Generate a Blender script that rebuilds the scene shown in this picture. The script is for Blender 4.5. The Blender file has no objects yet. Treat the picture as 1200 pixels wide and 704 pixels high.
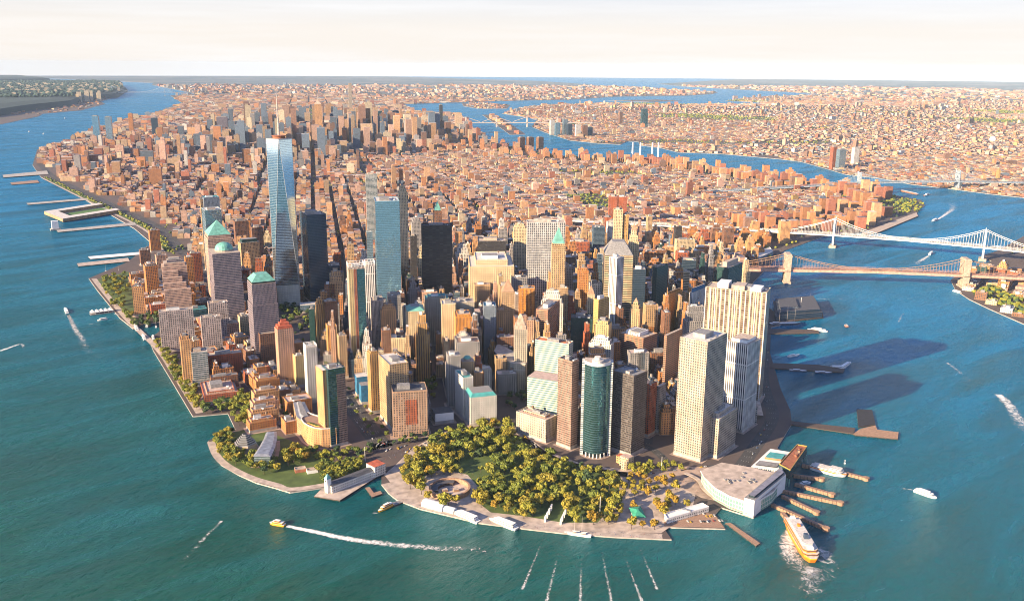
import bpy, math, random
import numpy as np
from mathutils import Vector, Matrix
from mathutils.geometry import tessellate_polygon
R = math.radians
rnd = random.Random(7)
nrs = np.random.RandomState(11)
scene = bpy.context.scene
COL = scene.collection

# ------------------------------------------------------------------ camera
CAM = np.array([-1047.16, -907.08, 596.1]); YAW, PIT, ROL, FOC = 0.72127, 0.25465, -0.006174, 1059.9
FW = np.array([math.sin(YAW)*math.cos(PIT), math.cos(YAW)*math.cos(PIT), -math.sin(PIT)])
RT = np.array([math.cos(YAW), -math.sin(YAW), 0.0]); UP = np.cross(RT, FW)
cr_, sr_ = math.cos(ROL), math.sin(ROL)
RT2, UP2 = cr_*RT - sr_*UP, sr_*RT + cr_*UP
cd = bpy.data.cameras.new("camera"); cam = bpy.data.objects.new("camera", cd); COL.objects.link(cam)
cd.sensor_width = 36; cd.lens = 36*FOC/1200; cd.clip_start = 5; cd.clip_end = 120000
cam.matrix_world = Matrix(((RT2[0], UP2[0], -FW[0], CAM[0]), (RT2[1], UP2[1], -FW[1], CAM[1]), (RT2[2], UP2[2], -FW[2], CAM[2]), (0, 0, 0, 1)))
scene.camera = cam

# ------------------------------------------------------------------ light, sky, exposure
SUN_AZ, SUN_EL = 277.0, 19.0
sd = bpy.data.lights.new("sun", 'SUN'); sd.energy = 5.0; sd.angle = R(0.5); sd.color = (1.0, 0.77, 0.49)
so = bpy.data.objects.new("sun", sd); COL.objects.link(so)
sv = Vector((math.sin(R(SUN_AZ))*math.cos(R(SUN_EL)), math.cos(R(SUN_AZ))*math.cos(R(SUN_EL)), math.sin(R(SUN_EL))))
so.rotation_euler = sv.to_track_quat('Z', 'Y').to_euler(); so.location = (0, 0, 3000)
w = bpy.data.worlds.new("World"); scene.world = w; w.use_nodes = True
nt = w.node_tree; nt.nodes.clear()
sky = nt.nodes.new('ShaderNodeTexSky'); sky.sky_type = 'NISHITA'; sky.sun_disc = False
sky.sun_elevation = R(SUN_EL); sky.sun_rotation = R(SUN_AZ); sky.altitude = 600; sky.air_density = 1.0; sky.dust_density = 1.5; sky.ozone_density = 1.5
tc = nt.nodes.new('ShaderNodeTexCoord'); mp = nt.nodes.new('ShaderNodeMapping'); mp.inputs['Scale'].default_value = (1.2, 1.2, 22)
nz = nt.nodes.new('ShaderNodeTexNoise'); nz.inputs['Scale'].default_value = 2.2; nz.inputs['Detail'].default_value = 6; nz.inputs['Roughness'].default_value = .6
rp = nt.nodes.new('ShaderNodeMapRange'); rp.inputs[1].default_value = .42; rp.inputs[2].default_value = .7; rp.inputs[3].default_value = 0; rp.inputs[4].default_value = .55
mx = nt.nodes.new('ShaderNodeMixRGB'); mx.blend_type = 'MIX'; mx.inputs[2].default_value = (7.6, 7.6, 7.7, 1)
bg = nt.nodes.new('ShaderNodeBackground'); bg.inputs[1].default_value = 0.05
ow = nt.nodes.new('ShaderNodeOutputWorld')
L_ = nt.links.new
L_(tc.outputs['Generated'], mp.inputs[0]); L_(mp.outputs[0], nz.inputs['Vector']); L_(nz.outputs['Fac'], rp.inputs[0]); L_(rp.outputs[0], mx.inputs[0])
sx = nt.nodes.new('ShaderNodeSeparateXYZ'); L_(tc.outputs['Generated'], sx.inputs[0])
hr = nt.nodes.new('ShaderNodeMapRange'); hr.inputs[1].default_value = 0.035; hr.inputs[2].default_value = .22; hr.inputs[3].default_value = .95; hr.inputs[4].default_value = 0.0; L_(sx.outputs[2], hr.inputs[0])
hz_ = nt.nodes.new('ShaderNodeMixRGB'); L_(hr.outputs[0], hz_.inputs[0]); tn = nt.nodes.new('ShaderNodeMixRGB'); tn.blend_type = 'MULTIPLY'; tn.inputs[0].default_value = 1; tn.inputs[2].default_value = (.50, .90, 1.70, 1); L_(sky.outputs[0], tn.inputs[1]); L_(tn.outputs[0], hz_.inputs[1])
vd = nt.nodes.new('ShaderNodeVectorMath'); vd.operation = 'DOT_PRODUCT'; L_(tc.outputs['Generated'], vd.inputs[0]); vd.inputs[1].default_value = (math.sin(R(SUN_AZ)), math.cos(R(SUN_AZ)), 0)
gl = nt.nodes.new('ShaderNodeMapRange'); gl.inputs[1].default_value = .1; gl.inputs[2].default_value = 1; gl.inputs[3].default_value = 1.0; gl.inputs[4].default_value = 4.2; L_(vd.outputs['Value'], gl.inputs[0])
gm = nt.nodes.new('ShaderNodeMixRGB'); gm.blend_type = 'MULTIPLY'; gm.inputs[0].default_value = 1; gm.inputs[1].default_value = (7.4, 6.85, 6.3, 1); L_(gl.outputs[0], gm.inputs[2]); L_(gm.outputs[0], hz_.inputs[2])
L_(hz_.outputs[0], mx.inputs[1]); L_(mx.outputs[0], bg.inputs[0]); L_(bg.outputs[0], ow.inputs[0])
scene.view_settings.view_transform = 'Standard'; scene.view_settings.look = 'None'
scene.view_settings.exposure = 1.47; scene.view_settings.gamma = 1.0
scene.cycles.max_bounces = 5; scene.cycles.diffuse_bounces = 1; scene.cycles.glossy_bounces = 3; scene.cycles.transparent_max_bounces = 6
scene.cycles.volume_bounces = 0; scene.cycles.caustics_reflective = False; scene.cycles.caustics_refractive = False
scene.cycles.use_denoising = True; scene.cycles.denoising_prefilter = 'ACCURATE'; scene.cycles.use_adaptive_sampling = False; scene.cycles.filter_width = 1.0
scene.cycles.sample_clamp_indirect = 4

# ------------------------------------------------------------------ geometry helpers
def G(px, py, z=0.0):
    """point of the height z seen at photo position px, py (used to survey the site, z up, x east, y north)"""
    X, Y = (px-600)/FOC, -(py-352)/FOC
    x, y = cr_*X + sr_*Y, -sr_*X + cr_*Y
    d = FW + x*RT + y*UP
    return CAM + (z-CAM[2])/d[2]*d
def PJ(P):
    d = np.asarray(P, float) - CAM
    x, y, z = d@RT, d@UP, d@FW
    return np.stack([600+FOC*(cr_*x-sr_*y)/z, 352-FOC*(sr_*x+cr_*y)/z, z], -1)
def ll(a, o): return ((o+74.013)*84380, (a-40.703)*111050)
def G2(px, py, z=2.0):
    p = G(px, py, z); return (float(p[0]), float(p[1]))
def dirv(az): return np.array([math.sin(R(az)), math.cos(R(az))])
def solve_h(x, y, py):
    lo, hi = 0.0, 560.0
    for _ in range(40):
        m = (lo+hi)/2
        if PJ([x, y, m])[1] > py: lo = m
        else: hi = m
    return lo
def inside(poly, X, Y):
    X = np.asarray(X, float); Y = np.asarray(Y, float); c = np.zeros(X.shape, bool)
    n = len(poly)
    for i in range(n):
        x0, y0 = poly[i]; x1, y1 = poly[(i+1) % n]
        if y0 == y1: continue
        t = (y0 > Y) != (y1 > Y)
        c ^= t & (X < (x1-x0)*(Y-y0)/(y1-y0)+x0)
    return c
def edge_dist(poly, X, Y, closed=True):
    X = np.asarray(X, float); Y = np.asarray(Y, float); D = np.full(X.shape, 1e9)
    n = len(poly)
    for i in range(n if closed else n-1):
        x0, y0 = poly[i]; x1, y1 = poly[(i+1) % n]
        dx, dy = x1-x0, y1-y0; q = dx*dx+dy*dy
        if q == 0: continue
        t = np.clip(((X-x0)*dx+(Y-y0)*dy)/q, 0, 1)
        D = np.minimum(D, np.hypot(X-x0-t*dx, Y-y0-t*dy))
    return D

class MB:
    """collects faces with metre UVs; build() links them as one mesh object"""
    def __init__(s): s.V = []; s.F = []; s.U = []; s.M = []; s.mats = []
    def mi(s, m):
        if m not in s.mats: s.mats.append(m)
        return s.mats.index(m)
    def face(s, pts, m, uv=None):
        i = len(s.V); s.V += [tuple(float(c) for c in p) for p in pts]; s.F.append(tuple(range(i, i+len(pts))))
        s.U.append(uv or [(p[0], p[1]) for p in pts]); s.M.append(s.mi(m)); return s
    def prism(s, poly, z0, z1, m, mt=None, top=True, poly2=None, u0=0.0):
        """vertical walls round poly (counter-clockwise) and a cap; poly2 = outline at the top"""
        p2 = poly2 or poly; n = len(poly); u = u0
        for i in range(n):
            a, b = poly[i], poly[(i+1) % n]; c, d = p2[(i+1) % n], p2[i]
            l = math.hypot(b[0]-a[0], b[1]-a[1])
            s.face([(a[0], a[1], z0), (b[0], b[1], z0), (c[0], c[1], z1), (d[0], d[1], z1)], m, [(u, z0), (u+l, z0), (u+l, z1), (u, z1)]); u += l
        if top: s.cap(p2, z1, mt or m)
        return s
    def cap(s, poly, z, m):
        if len(poly) <= 4: return s.face([(p[0], p[1], z) for p in poly], m)
        for t in tessellate_polygon([[Vector((p[0], p[1], 0)) for p in poly]]):
            q = [poly[k] for k in t]
            ar = (q[1][0]-q[0][0])*(q[2][1]-q[0][1])-(q[2][0]-q[0][0])*(q[1][1]-q[0][1])
            if ar < 0: q = q[::-1]
            s.face([(p[0], p[1], z) for p in q], m)
        return s
    def box(s, c, dx, dy, az, z0, z1, m, mt=None): return s.prism(rect(c, dx, dy, az), z0, z1, m, mt)
    def bar(s, a, b, r, m, n=5):
        a = np.array(a, float); b = np.array(b, float); d = b-a; L = np.linalg.norm(d)
        if L < 1e-6: return s
        d /= L; t = np.array([0, 0, 1.0]) if abs(d[2]) < .9 else np.array([1.0, 0, 0])
        e = np.cross(d, t); e /= np.linalg.norm(e); f = np.cross(d, e)
        ra, rb = (r if isinstance(r, tuple) else (r, r))
        A = [a+ra*(e*math.cos(k*2*math.pi/n)+f*math.sin(k*2*math.pi/n)) for k in range(n)]
        B = [b+rb*(e*math.cos(k*2*math.pi/n)+f*math.sin(k*2*math.pi/n)) for k in range(n)]
        for k in range(n):
            j = (k+1) % n; s.face([A[k], A[j], B[j], B[k]], m, [(k, 0), (k+1, 0), (k+1, L), (k, L)])
        s.face(A[::-1], m); s.face(B, m); return s
    def lathe(s, c, prof, m, n=16):
        for (r0, z0), (r1, z1) in zip(prof[:-1], prof[1:]):
            for k in range(n):
                a, b = k*2*math.pi/n, (k+1)*2*math.pi/n
                q = [(c[0]+r0*math.cos(a), c[1]+r0*math.sin(a), z0), (c[0]+r0*math.cos(b), c[1]+r0*math.sin(b), z0),
                     (c[0]+r1*math.cos(b), c[1]+r1*math.sin(b), z1), (c[0]+r1*math.cos(a), c[1]+r1*math.sin(a), z1)]
                uv = [(a*r0, z0), (b*r0, z0), (b*r0, z1), (a*r0, z1)]
                if r1 < 1e-6: q = q[:3]; uv = uv[:3]
                s.face(q, m, uv)
        return s
    def build(s, name, parent=None, origin=None):
        o = origin if origin is not None else (tuple(parent.location) if parent else (0, 0, 0))
        me = bpy.data.meshes.new(name)
        me.from_pydata([(x-o[0], y-o[1], z-o[2]) for x, y, z in s.V], [], s.F)
        for m in s.mats: me.materials.append(m)
        me.polygons.foreach_set('material_index', s.M)
        uv = me.uv_layers.new(name='UVMap'); flat = [c for f in s.U for p in f for c in p]
        uv.data.foreach_set('uv', flat); me.update()
        ob = bpy.data.objects.new(name, me); COL.objects.link(ob)
        if parent: ob.parent = parent
        elif origin is not None: ob.location = origin
        return ob
def rect(c, dx, dy, az):
    """dx along az+90 (right of az), dy along az, counter-clockwise"""
    r, f = dirv(az+90)*dx/2, dirv(az)*dy/2; c = np.array(c[:2], float)
    return [tuple(c-r-f), tuple(c+r-f), tuple(c+r+f), tuple(c-r+f)]
def inset(poly, d):
    n = len(poly); out = []
    for i in range(n):
        p0, p1, p2 = (np.array(poly[(i+k) % n], float) for k in (-1, 0, 1))
        a = p1-p0; b = p2-p1; a /= np.linalg.norm(a)+1e-9; b /= np.linalg.norm(b)+1e-9
        na, nb = np.array([-a[1], a[0]]), np.array([-b[1], b[0]]); m = na+nb; q = m@m
        out.append(tuple(p1 + m*(2*d/q if q > .2 else d)))
    return out
def area(poly): return .5*sum(poly[i][0]*poly[(i+1) % len(poly)][1]-poly[(i+1) % len(poly)][0]*poly[i][1] for i in range(len(poly)))
def ccw(poly): return poly if area(poly) > 0 else poly[::-1]
def thing(name, label, cat, loc=(0, 0, 0), group=None):
    o = bpy.data.objects.new(name, None); COL.objects.link(o); o.location = [float(c) for c in loc]; o.empty_display_size = 5
    o['label'] = label; o['category'] = cat
    if group: o['group'] = group
    return o
def tag(o, label, cat, group=None):
    o['label'] = label; o['category'] = cat
    if group: o['group'] = group
    return o
def struct(o): o['kind'] = 'structure'; return o
def stuff(o, label, cat): o['kind'] = 'stuff'; o['label'] = label; o['category'] = cat; return o
def copy_tree(root, loc, rz=0.0, label=None, group=None, scale=None, swap=None):
    r = root.copy(); COL.objects.link(r); r.location = loc; r.rotation_euler = (0, 0, rz)
    if scale: r.scale = scale
    if label: r['label'] = label
    if group: r['group'] = group
    for ch in KIDS[root.name]:
        c = ch.copy(); COL.objects.link(c); c.parent = r
        if swap and ch.name.split('.')[0] in swap: c.material_slots[0].link = 'OBJECT'; c.material_slots[0].material = swap[ch.name.split('.')[0]]
    return r
KIDS = {}

# ------------------------------------------------------------------ materials
def nmat(name):
    m = bpy.data.materials.new(name); m.use_nodes = True; t = m.node_tree; t.nodes.clear()
    o = t.nodes.new('ShaderNodeOutputMaterial'); b = t.nodes.new('ShaderNodeBsdfPrincipled'); t.links.new(b.outputs[0], o.inputs[0])
    return m, t, b
def N(t, ty, **kw):
    n = t.nodes.new(ty)
    for k, v in kw.items():
        if k.startswith('i'): n.inputs[int(k[1:])].default_value = v
        else: setattr(n, k, v)
    return n
def math_(t, op, a, b=None, c=None):
    n = t.nodes.new('ShaderNodeMath'); n.operation = op
    for i, v in enumerate((a, b, c)):
        if v is None: continue
        if isinstance(v, (int, float)): n.inputs[i].default_value = v
        else: t.links.new(v, n.inputs[i])
    return n.outputs[0]
def mixc(t, f, a, b, mode='MIX'):
    n = t.nodes.new('ShaderNodeMixRGB'); n.blend_type = mode
    for i, v in enumerate((f, a, b)):
        if isinstance(v, (int, float)): n.inputs[i].default_value = v
        elif isinstance(v, tuple): n.inputs[i].default_value = v if len(v) == 4 else (*v, 1)
        else: t.links.new(v, n.inputs[i])
    return n.outputs[0]
def plain(name, col, rough=.8, metal=0.0, var=.25, scale=.15, col2=None):
    m, t, b = nmat(name)
    g = N(t, 'ShaderNodeNewGeometry'); nz = N(t, 'ShaderNodeTexNoise'); nz.inputs['Scale'].default_value = scale; nz.inputs['Detail'].default_value = 5
    t.links.new(g.outputs['Position'], nz.inputs['Vector'])
    mr = N(t, 'ShaderNodeMapRange', i1=.3, i2=.7); t.links.new(nz.outputs['Fac'], mr.inputs[0])
    c2 = col2 or tuple(c*(1-var*1.6) for c in col)
    t.links.new(mixc(t, mr.outputs[0], c2, tuple(min(c*(1+var*.4), .9) for c in col)), b.inputs['Base Color'])
    b.inputs['Roughness'].default_value = rough; b.inputs['Metallic'].default_value = metal
    return m
def sat(c, k=.38):
    l = .3*c[0]+.55*c[1]+.15*c[2]; return tuple(max(.01, min(.85, v+(v-l)*k)) for v in c)
def facade(name, wall, glass=(.018, .026, .038), bw=4.2, fh=4.0, ww=.52, wh=.58, rough=.12, metal=0.0, var=.3, bands=None, wallrough=.75, blinds=.35, tilt=.05):
    """metre-grid facade: wall with recessed windows, each pane its own tone"""
    wall = sat(wall)
    m, t, b = nmat(name); lk = t.links.new
    uv = N(t, 'ShaderNodeUVMap'); sp = N(t, 'ShaderNodeSeparateXYZ'); lk(uv.outputs[0], sp.inputs[0])
    u = math_(t, 'DIVIDE', sp.outputs[0], bw); v = math_(t, 'DIVIDE', sp.outputs[1], fh)
    fu = math_(t, 'ABSOLUTE', math_(t, 'SUBTRACT', math_(t, 'FRACT', u), .5)); fv = math_(t, 'ABSOLUTE', math_(t, 'SUBTRACT', math_(t, 'FRACT', v), .5))
    mk = math_(t, 'MULTIPLY', math_(t, 'LESS_THAN', fu, ww/2), math_(t, 'LESS_THAN', fv, wh/2))
    cb = N(t, 'ShaderNodeCombineXYZ'); lk(math_(t, 'FLOOR', u), cb.inputs[0]); lk(math_(t, 'FLOOR', v), cb.inputs[1])
    wn = N(t, 'ShaderNodeTexWhiteNoise', noise_dimensions='2D'); lk(cb.outputs[0], wn.inputs['Vector'])
    g = N(t, 'ShaderNodeNewGeometry'); nz = N(t, 'ShaderNodeTexNoise'); nz.inputs['Scale'].default_value = .06; nz.inputs['Detail'].default_value = 6
    lk(g.outputs['Position'], nz.inputs['Vector'])
    mr = N(t, 'ShaderNodeMapRange', i1=.3, i2=.7, i3=1-var, i4=1.08); lk(nz.outputs['Fac'], mr.inputs[0])
    wc = mixc(t, 1.0, wall, mr.outputs[0], 'MULTIPLY')
    st_ = N(t, 'ShaderNodeMapping'); st_.inputs['Scale'].default_value = (.35, .35, .03); lk(g.outputs['Position'], st_.inputs[0])     # rain streaks
    ns = N(t, 'ShaderNodeTexNoise'); ns.inputs['Scale'].default_value = 1.0; ns.inputs['Detail'].default_value = 4; lk(st_.outputs[0], ns.inputs['Vector'])
    ms = N(t, 'ShaderNodeMapRange', i1=.35, i2=.65, i3=.78, i4=1.08); lk(ns.outputs['Fac'], ms.inputs[0]); wc = mixc(t, 1.0, wc, ms.outputs[0], 'MULTIPLY')
    if bands:                     # a second wall colour every so many floors
        every, bc = bands
        wc = mixc(t, math_(t, 'LESS_THAN', math_(t, 'FRACT', math_(t, 'DIVIDE', v, every)), 1.0/every), wc, bc)
    bl = math_(t, 'MULTIPLY', math_(t, 'POWER', wn.outputs['Value'], 3.0), blinds)
    gc = mixc(t, bl, glass, tuple(min(1, .35+c*.4) for c in wall))
    lk(mixc(t, mk, wc, gc), b.inputs['Base Color'])
    rr = math_(t, 'ADD', math_(t, 'MULTIPLY', mk, rough-wallrough), wallrough); lk(rr, b.inputs['Roughness'])
    if metal: lk(math_(t, 'MULTIPLY', mk, metal), b.inputs['Metallic'])
    bp = N(t, 'ShaderNodeBump'); bp.inputs['Strength'].default_value = .6; bp.inputs['Distance'].default_value = .4; bp.invert = True
    lk(mk, bp.inputs['Height'])
    # every pane sits at its own slight tilt, so reflections break up
    v1 = N(t, 'ShaderNodeVectorMath', operation='SUBTRACT'); lk(wn.outputs['Color'], v1.inputs[0]); v1.inputs[1].default_value = (.5, .5, .5)
    v2 = N(t, 'ShaderNodeVectorMath', operation='SCALE'); lk(v1.outputs[0], v2.inputs[0]); lk(math_(t, 'MULTIPLY', mk, tilt), v2.inputs['Scale'])
    v3 = N(t, 'ShaderNodeVectorMath', operation='ADD'); lk(bp.outputs[0], v3.inputs[0]); lk(v2.outputs[0], v3.inputs[1])
    v4 = N(t, 'ShaderNodeVectorMath', operation='NORMALIZE'); lk(v3.outputs[0], v4.inputs[0]); lk(v4.outputs[0], b.inputs['Normal'])
    return m
F_ = {}
def fac(k, *a, **kw): F_[k] = facade('facade_'+k, *a, **kw)
fac('orange', (.50, .25, .13)); fac('red', (.36, .13, .08)); fac('brown', (.22, .12, .08)); fac('tan', (.52, .37, .24)); fac('cream', (.66, .54, .38), ww=.42)
fac('peach', (.60, .37, .22), ww=.42); fac('pink', (.56, .37, .28)); fac('grey', (.34, .32, .31)); fac('white', (.74, .70, .64), ww=.45); fac('gold', (.54, .34, .18), ww=.4, wh=.8)
fac('wide', (.40, .28, .21), ww=.5, blinds=.5); fac('lilac', (.46, .39, .37), bw=4.2, ww=.55, wh=.62, blinds=.6); fac('yellow', (.56, .44, .27), ww=.45); fac('stone', (.48, .43, .36), ww=.42, bw=3.8, fh=4.2, wh=.6)
fac('white_grid', (.47, .40, .33), (.07, .068, .07), bw=3.9, fh=4.1, ww=.54, wh=.58, blinds=.15)
fac('piers_cream', (.52, .43, .33), (.07, .045, .035), bw=7.2, fh=3.9, ww=.66, wh=.8, blinds=.25)
fac('piers_white', (.78, .74, .70), (.03, .035, .05), bw=3.6, fh=60, ww=.45, wh=.97, blinds=.1)
fac('piers_steel', (.60, .58, .56), (.04, .05, .07), bw=4.6, fh=4.0, ww=.66, wh=.72, blinds=.25)
fac('black', (.022, .022, .026), (.03, .035, .045), bw=8.6, fh=3.7, ww=.9, wh=.62, rough=.2, blinds=.12)
fac('black_fine', (.03, .028, .03), (.045, .04, .045), bw=3.0, fh=3.8, ww=.8, wh=.5, blinds=.2)
fac('dark_green', (.02, .045, .045), (.02, .06, .06), bw=1.6, fh=3.8, ww=.9, wh=.8, rough=.08, blinds=.08)
fac('teal_glass', (.05, .09, .10), (.07, .20, .22), bw=1.5, fh=3.8, ww=.94, wh=.78, rough=.05, metal=.85, blinds=.12)
fac('blue_glass', (.20, .32, .40), (.22, .40, .50), bw=1.5, fh=4.0, ww=.96, wh=.9, rough=.04, metal=.75, blinds=.04, var=.1)
fac('pale_glass', (.34, .40, .42), (.28, .38, .42), bw=1.6, fh=4.0, ww=.95, wh=.9, rough=.06, metal=.75, blinds=.05, var=.1)
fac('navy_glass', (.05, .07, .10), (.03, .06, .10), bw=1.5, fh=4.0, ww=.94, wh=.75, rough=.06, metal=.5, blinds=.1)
fac('green_white', (.66, .66, .56), (.08, .17, .15), bw=30, fh=3.9, ww=.99, wh=.45, blinds=0)
fac('brown_ribbon', (.42, .25, .18), (.05, .045, .05), bw=14, fh=3.8, ww=.98, wh=.42, blinds=0)
fac('pink_ribbon', (.34, .235, .19), (.04, .035, .04), bw=2.4, fh=3.7, ww=.8, wh=.5, blinds=.3)
fac('dark_ribbon', (.13, .11, .10), (.03, .03, .035), bw=2.2, fh=3.6, ww=.95, wh=.55, blinds=.3)
fac('stripe_tan', (.62, .50, .36), (.05, .045, .04), bw=40, fh=4.0, ww=.99, wh=.5, blinds=0)
fac('wfc', (.56, .40, .33), (.035, .04, .06), bw=2.6, fh=3.9, ww=.6, wh=.6, blinds=.15)
fac('wfc_dark', (.30, .25, .26), (.03, .04, .07), bw=2.6, fh=3.9, ww=.8, wh=.62, blinds=.15)
fac('verticals', (.58, .50, .44), (.05, .05, .06), bw=2.6, fh=3.6, ww=.45, wh=.86, blinds=.4)
fac('verticals_orange', (.60, .30, .13), (.06, .045, .04), bw=2.8, fh=3.6, ww=.45, wh=.8, blinds=.4)
fac('yellow_fac', (.50, .36, .19), (.10, .08, .04), bw=2.6, fh=3.4, ww=.5, wh=.55)
fac('balcony', (.50, .50, .48), (.06, .09, .10), bw=5, fh=3.8, ww=.92, wh=.62, blinds=.4)
fac('slate', (.22, .25, .29), (.03, .05, .07), ww=.5)
M_ = {}
def pm(k, *a, **kw): M_[k] = plain(k, *a, **kw)
pm('roof_tan', (.50, .40, .32), scale=.3); pm('roof_grey', (.26, .25, .25), scale=.3); pm('roof_white', (.66, .61, .56), scale=.3); pm('roof_dark', (.09, .09, .10), scale=.3)
pm('roof_pink', (.56, .41, .35), scale=.3); pm('copper', (.16, .42, .35), rough=.6); pm('teal_roof', (.08, .36, .36), rough=.6); pm('steel', (.45, .46, .48), rough=.4, metal=.6)
pm('white_paint', (.80, .78, .75), rough=.5, var=.08); pm('concrete', (.44, .40, .36)); pm('wood_deck', (.36, .22, .15), scale=.6); pm('dark_timber', (.10, .07, .055), scale=.5)
pm('granite', (.50, .39, .30), scale=.2); pm('bridge_steel', (.42, .50, .56), rough=.5); pm('bridge_red', (.66, .36, .27), rough=.7); pm('asphalt', (.06, .058, .06), scale=.05)
pm('paving', (.42, .31, .25), scale=.08); pm('pale_paving', (.52, .42, .35), scale=.1); pm('lawn', (.09, .13, .03), scale=.06, col2=(.05, .08, .02)); pm('soil', (.16, .12, .07), scale=.1)
pm('marking', (.34, .33, .31), var=.1); pm('orange_paint', (.80, .22, .015), rough=.45, var=.1); pm('yellow_paint', (.84, .38, .02), rough=.45, var=.1); pm('red_roof', (.50, .12, .06)); pm('orange_roof', (.6, .2, .08))
pm('green_roof', (.05, .36, .22)); pm('blue_wall', (.03, .16, .30)); pm('dark', (.03, .03, .035)); pm('navy_hull', (.05, .08, .14)); pm('bark', (.10, .07, .05)); pm('gold_leaf', (.55, .32, .06), rough=.5)
pm('brick_red', (.38, .14, .08)); pm('tank_wood', (.22, .14, .09)); pm('glass_dark', (.03, .05, .06), rough=.08); pm('sandstone', (.40, .24, .15), scale=.3); pm('tarp', (.8, .78, .76), rough=.6, var=.05)
pm('rust', (.34, .12, .06)); pm('cable', (.50, .44, .40)); pm('field', (.10, .20, .05))

# ------------------------------------------------------------------ water
def water_mat():
    m, t, b = nmat('water'); lk = t.links.new
    g = N(t, 'ShaderNodeNewGeometry'); pos = g.outputs['Position']
    sp = N(t, 'ShaderNodeSeparateXYZ'); lk(pos, sp.inputs[0])
    # harbour water is green with silt, the rivers bluer
    s = math_(t, 'ADD', math_(t, 'MULTIPLY', sp.outputs[0], .95), math_(t, 'MULTIPLY', sp.outputs[1], .30))
    nz = N(t, 'ShaderNodeTexNoise'); nz.inputs['Scale'].default_value = .0022; nz.inputs['Detail'].default_value = 7; nz.inputs['Roughness'].default_value = .6; lk(pos, nz.inputs['Vector'])
    s2 = math_(t, 'ADD', s, math_(t, 'MULTIPLY', math_(t, 'SUBTRACT', nz.outputs['Fac'], .5), 1100))
    mr = N(t, 'ShaderNodeMapRange', i1=-700, i2=1100); lk(s2, mr.inputs[0])
    c = mixc(t, mr.outputs[0], (.004, .072, .046), (.0, .125, .25))
    lk(c, b.inputs['Base Color'])
    wp = N(t, 'ShaderNodeMapping'); wp.inputs['Rotation'].default_value = (0, 0, R(-20)); wp.inputs['Scale'].default_value = (.4, 1.6, 1); lk(pos, wp.inputs[0])
    n3 = N(t, 'ShaderNodeTexNoise'); n3.inputs['Scale'].default_value = .006; n3.inputs['Detail'].default_value = 6; n3.inputs['Distortion'].default_value = 1.0; lk(wp.outputs[0], n3.inputs['Vector'])
    r3 = N(t, 'ShaderNodeMapRange', i1=.35, i2=.65, i3=.10, i4=.34); lk(n3.outputs['Fac'], r3.inputs[0]); lk(r3.outputs[0], b.inputs['Roughness'])
    c3 = N(t, 'ShaderNodeMapRange', i1=.3, i2=.7, i3=.72, i4=1.3); lk(n3.outputs['Fac'], c3.inputs[0]); lk(mixc(t, 1.0, c, c3.outputs[0], 'MULTIPLY'), b.inputs['Base Color'])
    b.inputs['IOR'].default_value = 1.33; b.inputs['Specular IOR Level'].default_value = .14; b.inputs['Specular Tint'].default_value = (.50, .85, 1.0, 1)
    mp = N(t, 'ShaderNodeMapping'); mp.inputs['Rotation'].default_value = (0, 0, R(-25)); mp.inputs['Scale'].default_value = (1, 2.2, 1); lk(pos, mp.inputs[0])
    n1 = N(t, 'ShaderNodeTexNoise'); n1.inputs['Scale'].default_value = .045; n1.inputs['Detail'].default_value = 9; n1.inputs['Roughness'].default_value = .68; n1.inputs['Distortion'].default_value = .6; lk(mp.outputs[0], n1.inputs['Vector'])
    n2 = N(t, 'ShaderNodeTexNoise'); n2.inputs['Scale'].default_value = .008; n2.inputs['Detail'].default_value = 4; lk(mp.outputs[0], n2.inputs['Vector'])
    h = math_(t, 'ADD', n1.outputs['Fac'], math_(t, 'MULTIPLY', n2.outputs['Fac'], 1.2))
    bp = N(t, 'ShaderNodeBump'); bp.inputs['Strength'].default_value = 1.0; bp.inputs['Distance'].default_value = 7.0; lk(h, bp.inputs['Height'])
    df = N(t, 'ShaderNodeBsdfDiffuse'); gs = N(t, 'ShaderNodeBsdfGlossy'); gs.inputs['Color'].default_value = (.55, .86, 1.0, 1); fr = N(t, 'ShaderNodeFresnel'); fr.inputs['IOR'].default_value = 1.33
    for n_ in (df, gs, fr): lk(bp.outputs[0], n_.inputs['Normal'])
    lk(mixc(t, 1.0, c, c3.outputs[0], 'MULTIPLY'), df.inputs['Color']); lk(r3.outputs[0], gs.inputs['Roughness'])
    ms = N(t, 'ShaderNodeMixShader'); lk(math_(t, 'MULTIPLY', fr.outputs[0], .62), ms.inputs[0]); lk(df.outputs[0], ms.inputs[1]); lk(gs.outputs[0], ms.inputs[2])
    lk(ms.outputs[0], [n_ for n_ in t.nodes if n_.type == 'OUTPUT_MATERIAL'][0].inputs[0])
    return m
WATER = water_mat()
HOR = 46500.0
mb = MB(); mb.cap([(CAM[0]+HOR*math.cos(a*math.pi/90), CAM[1]+HOR*math.sin(a*math.pi/90)) for a in range(180)], 0.0, WATER)
struct(mb.build('harbour_water'))

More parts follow.
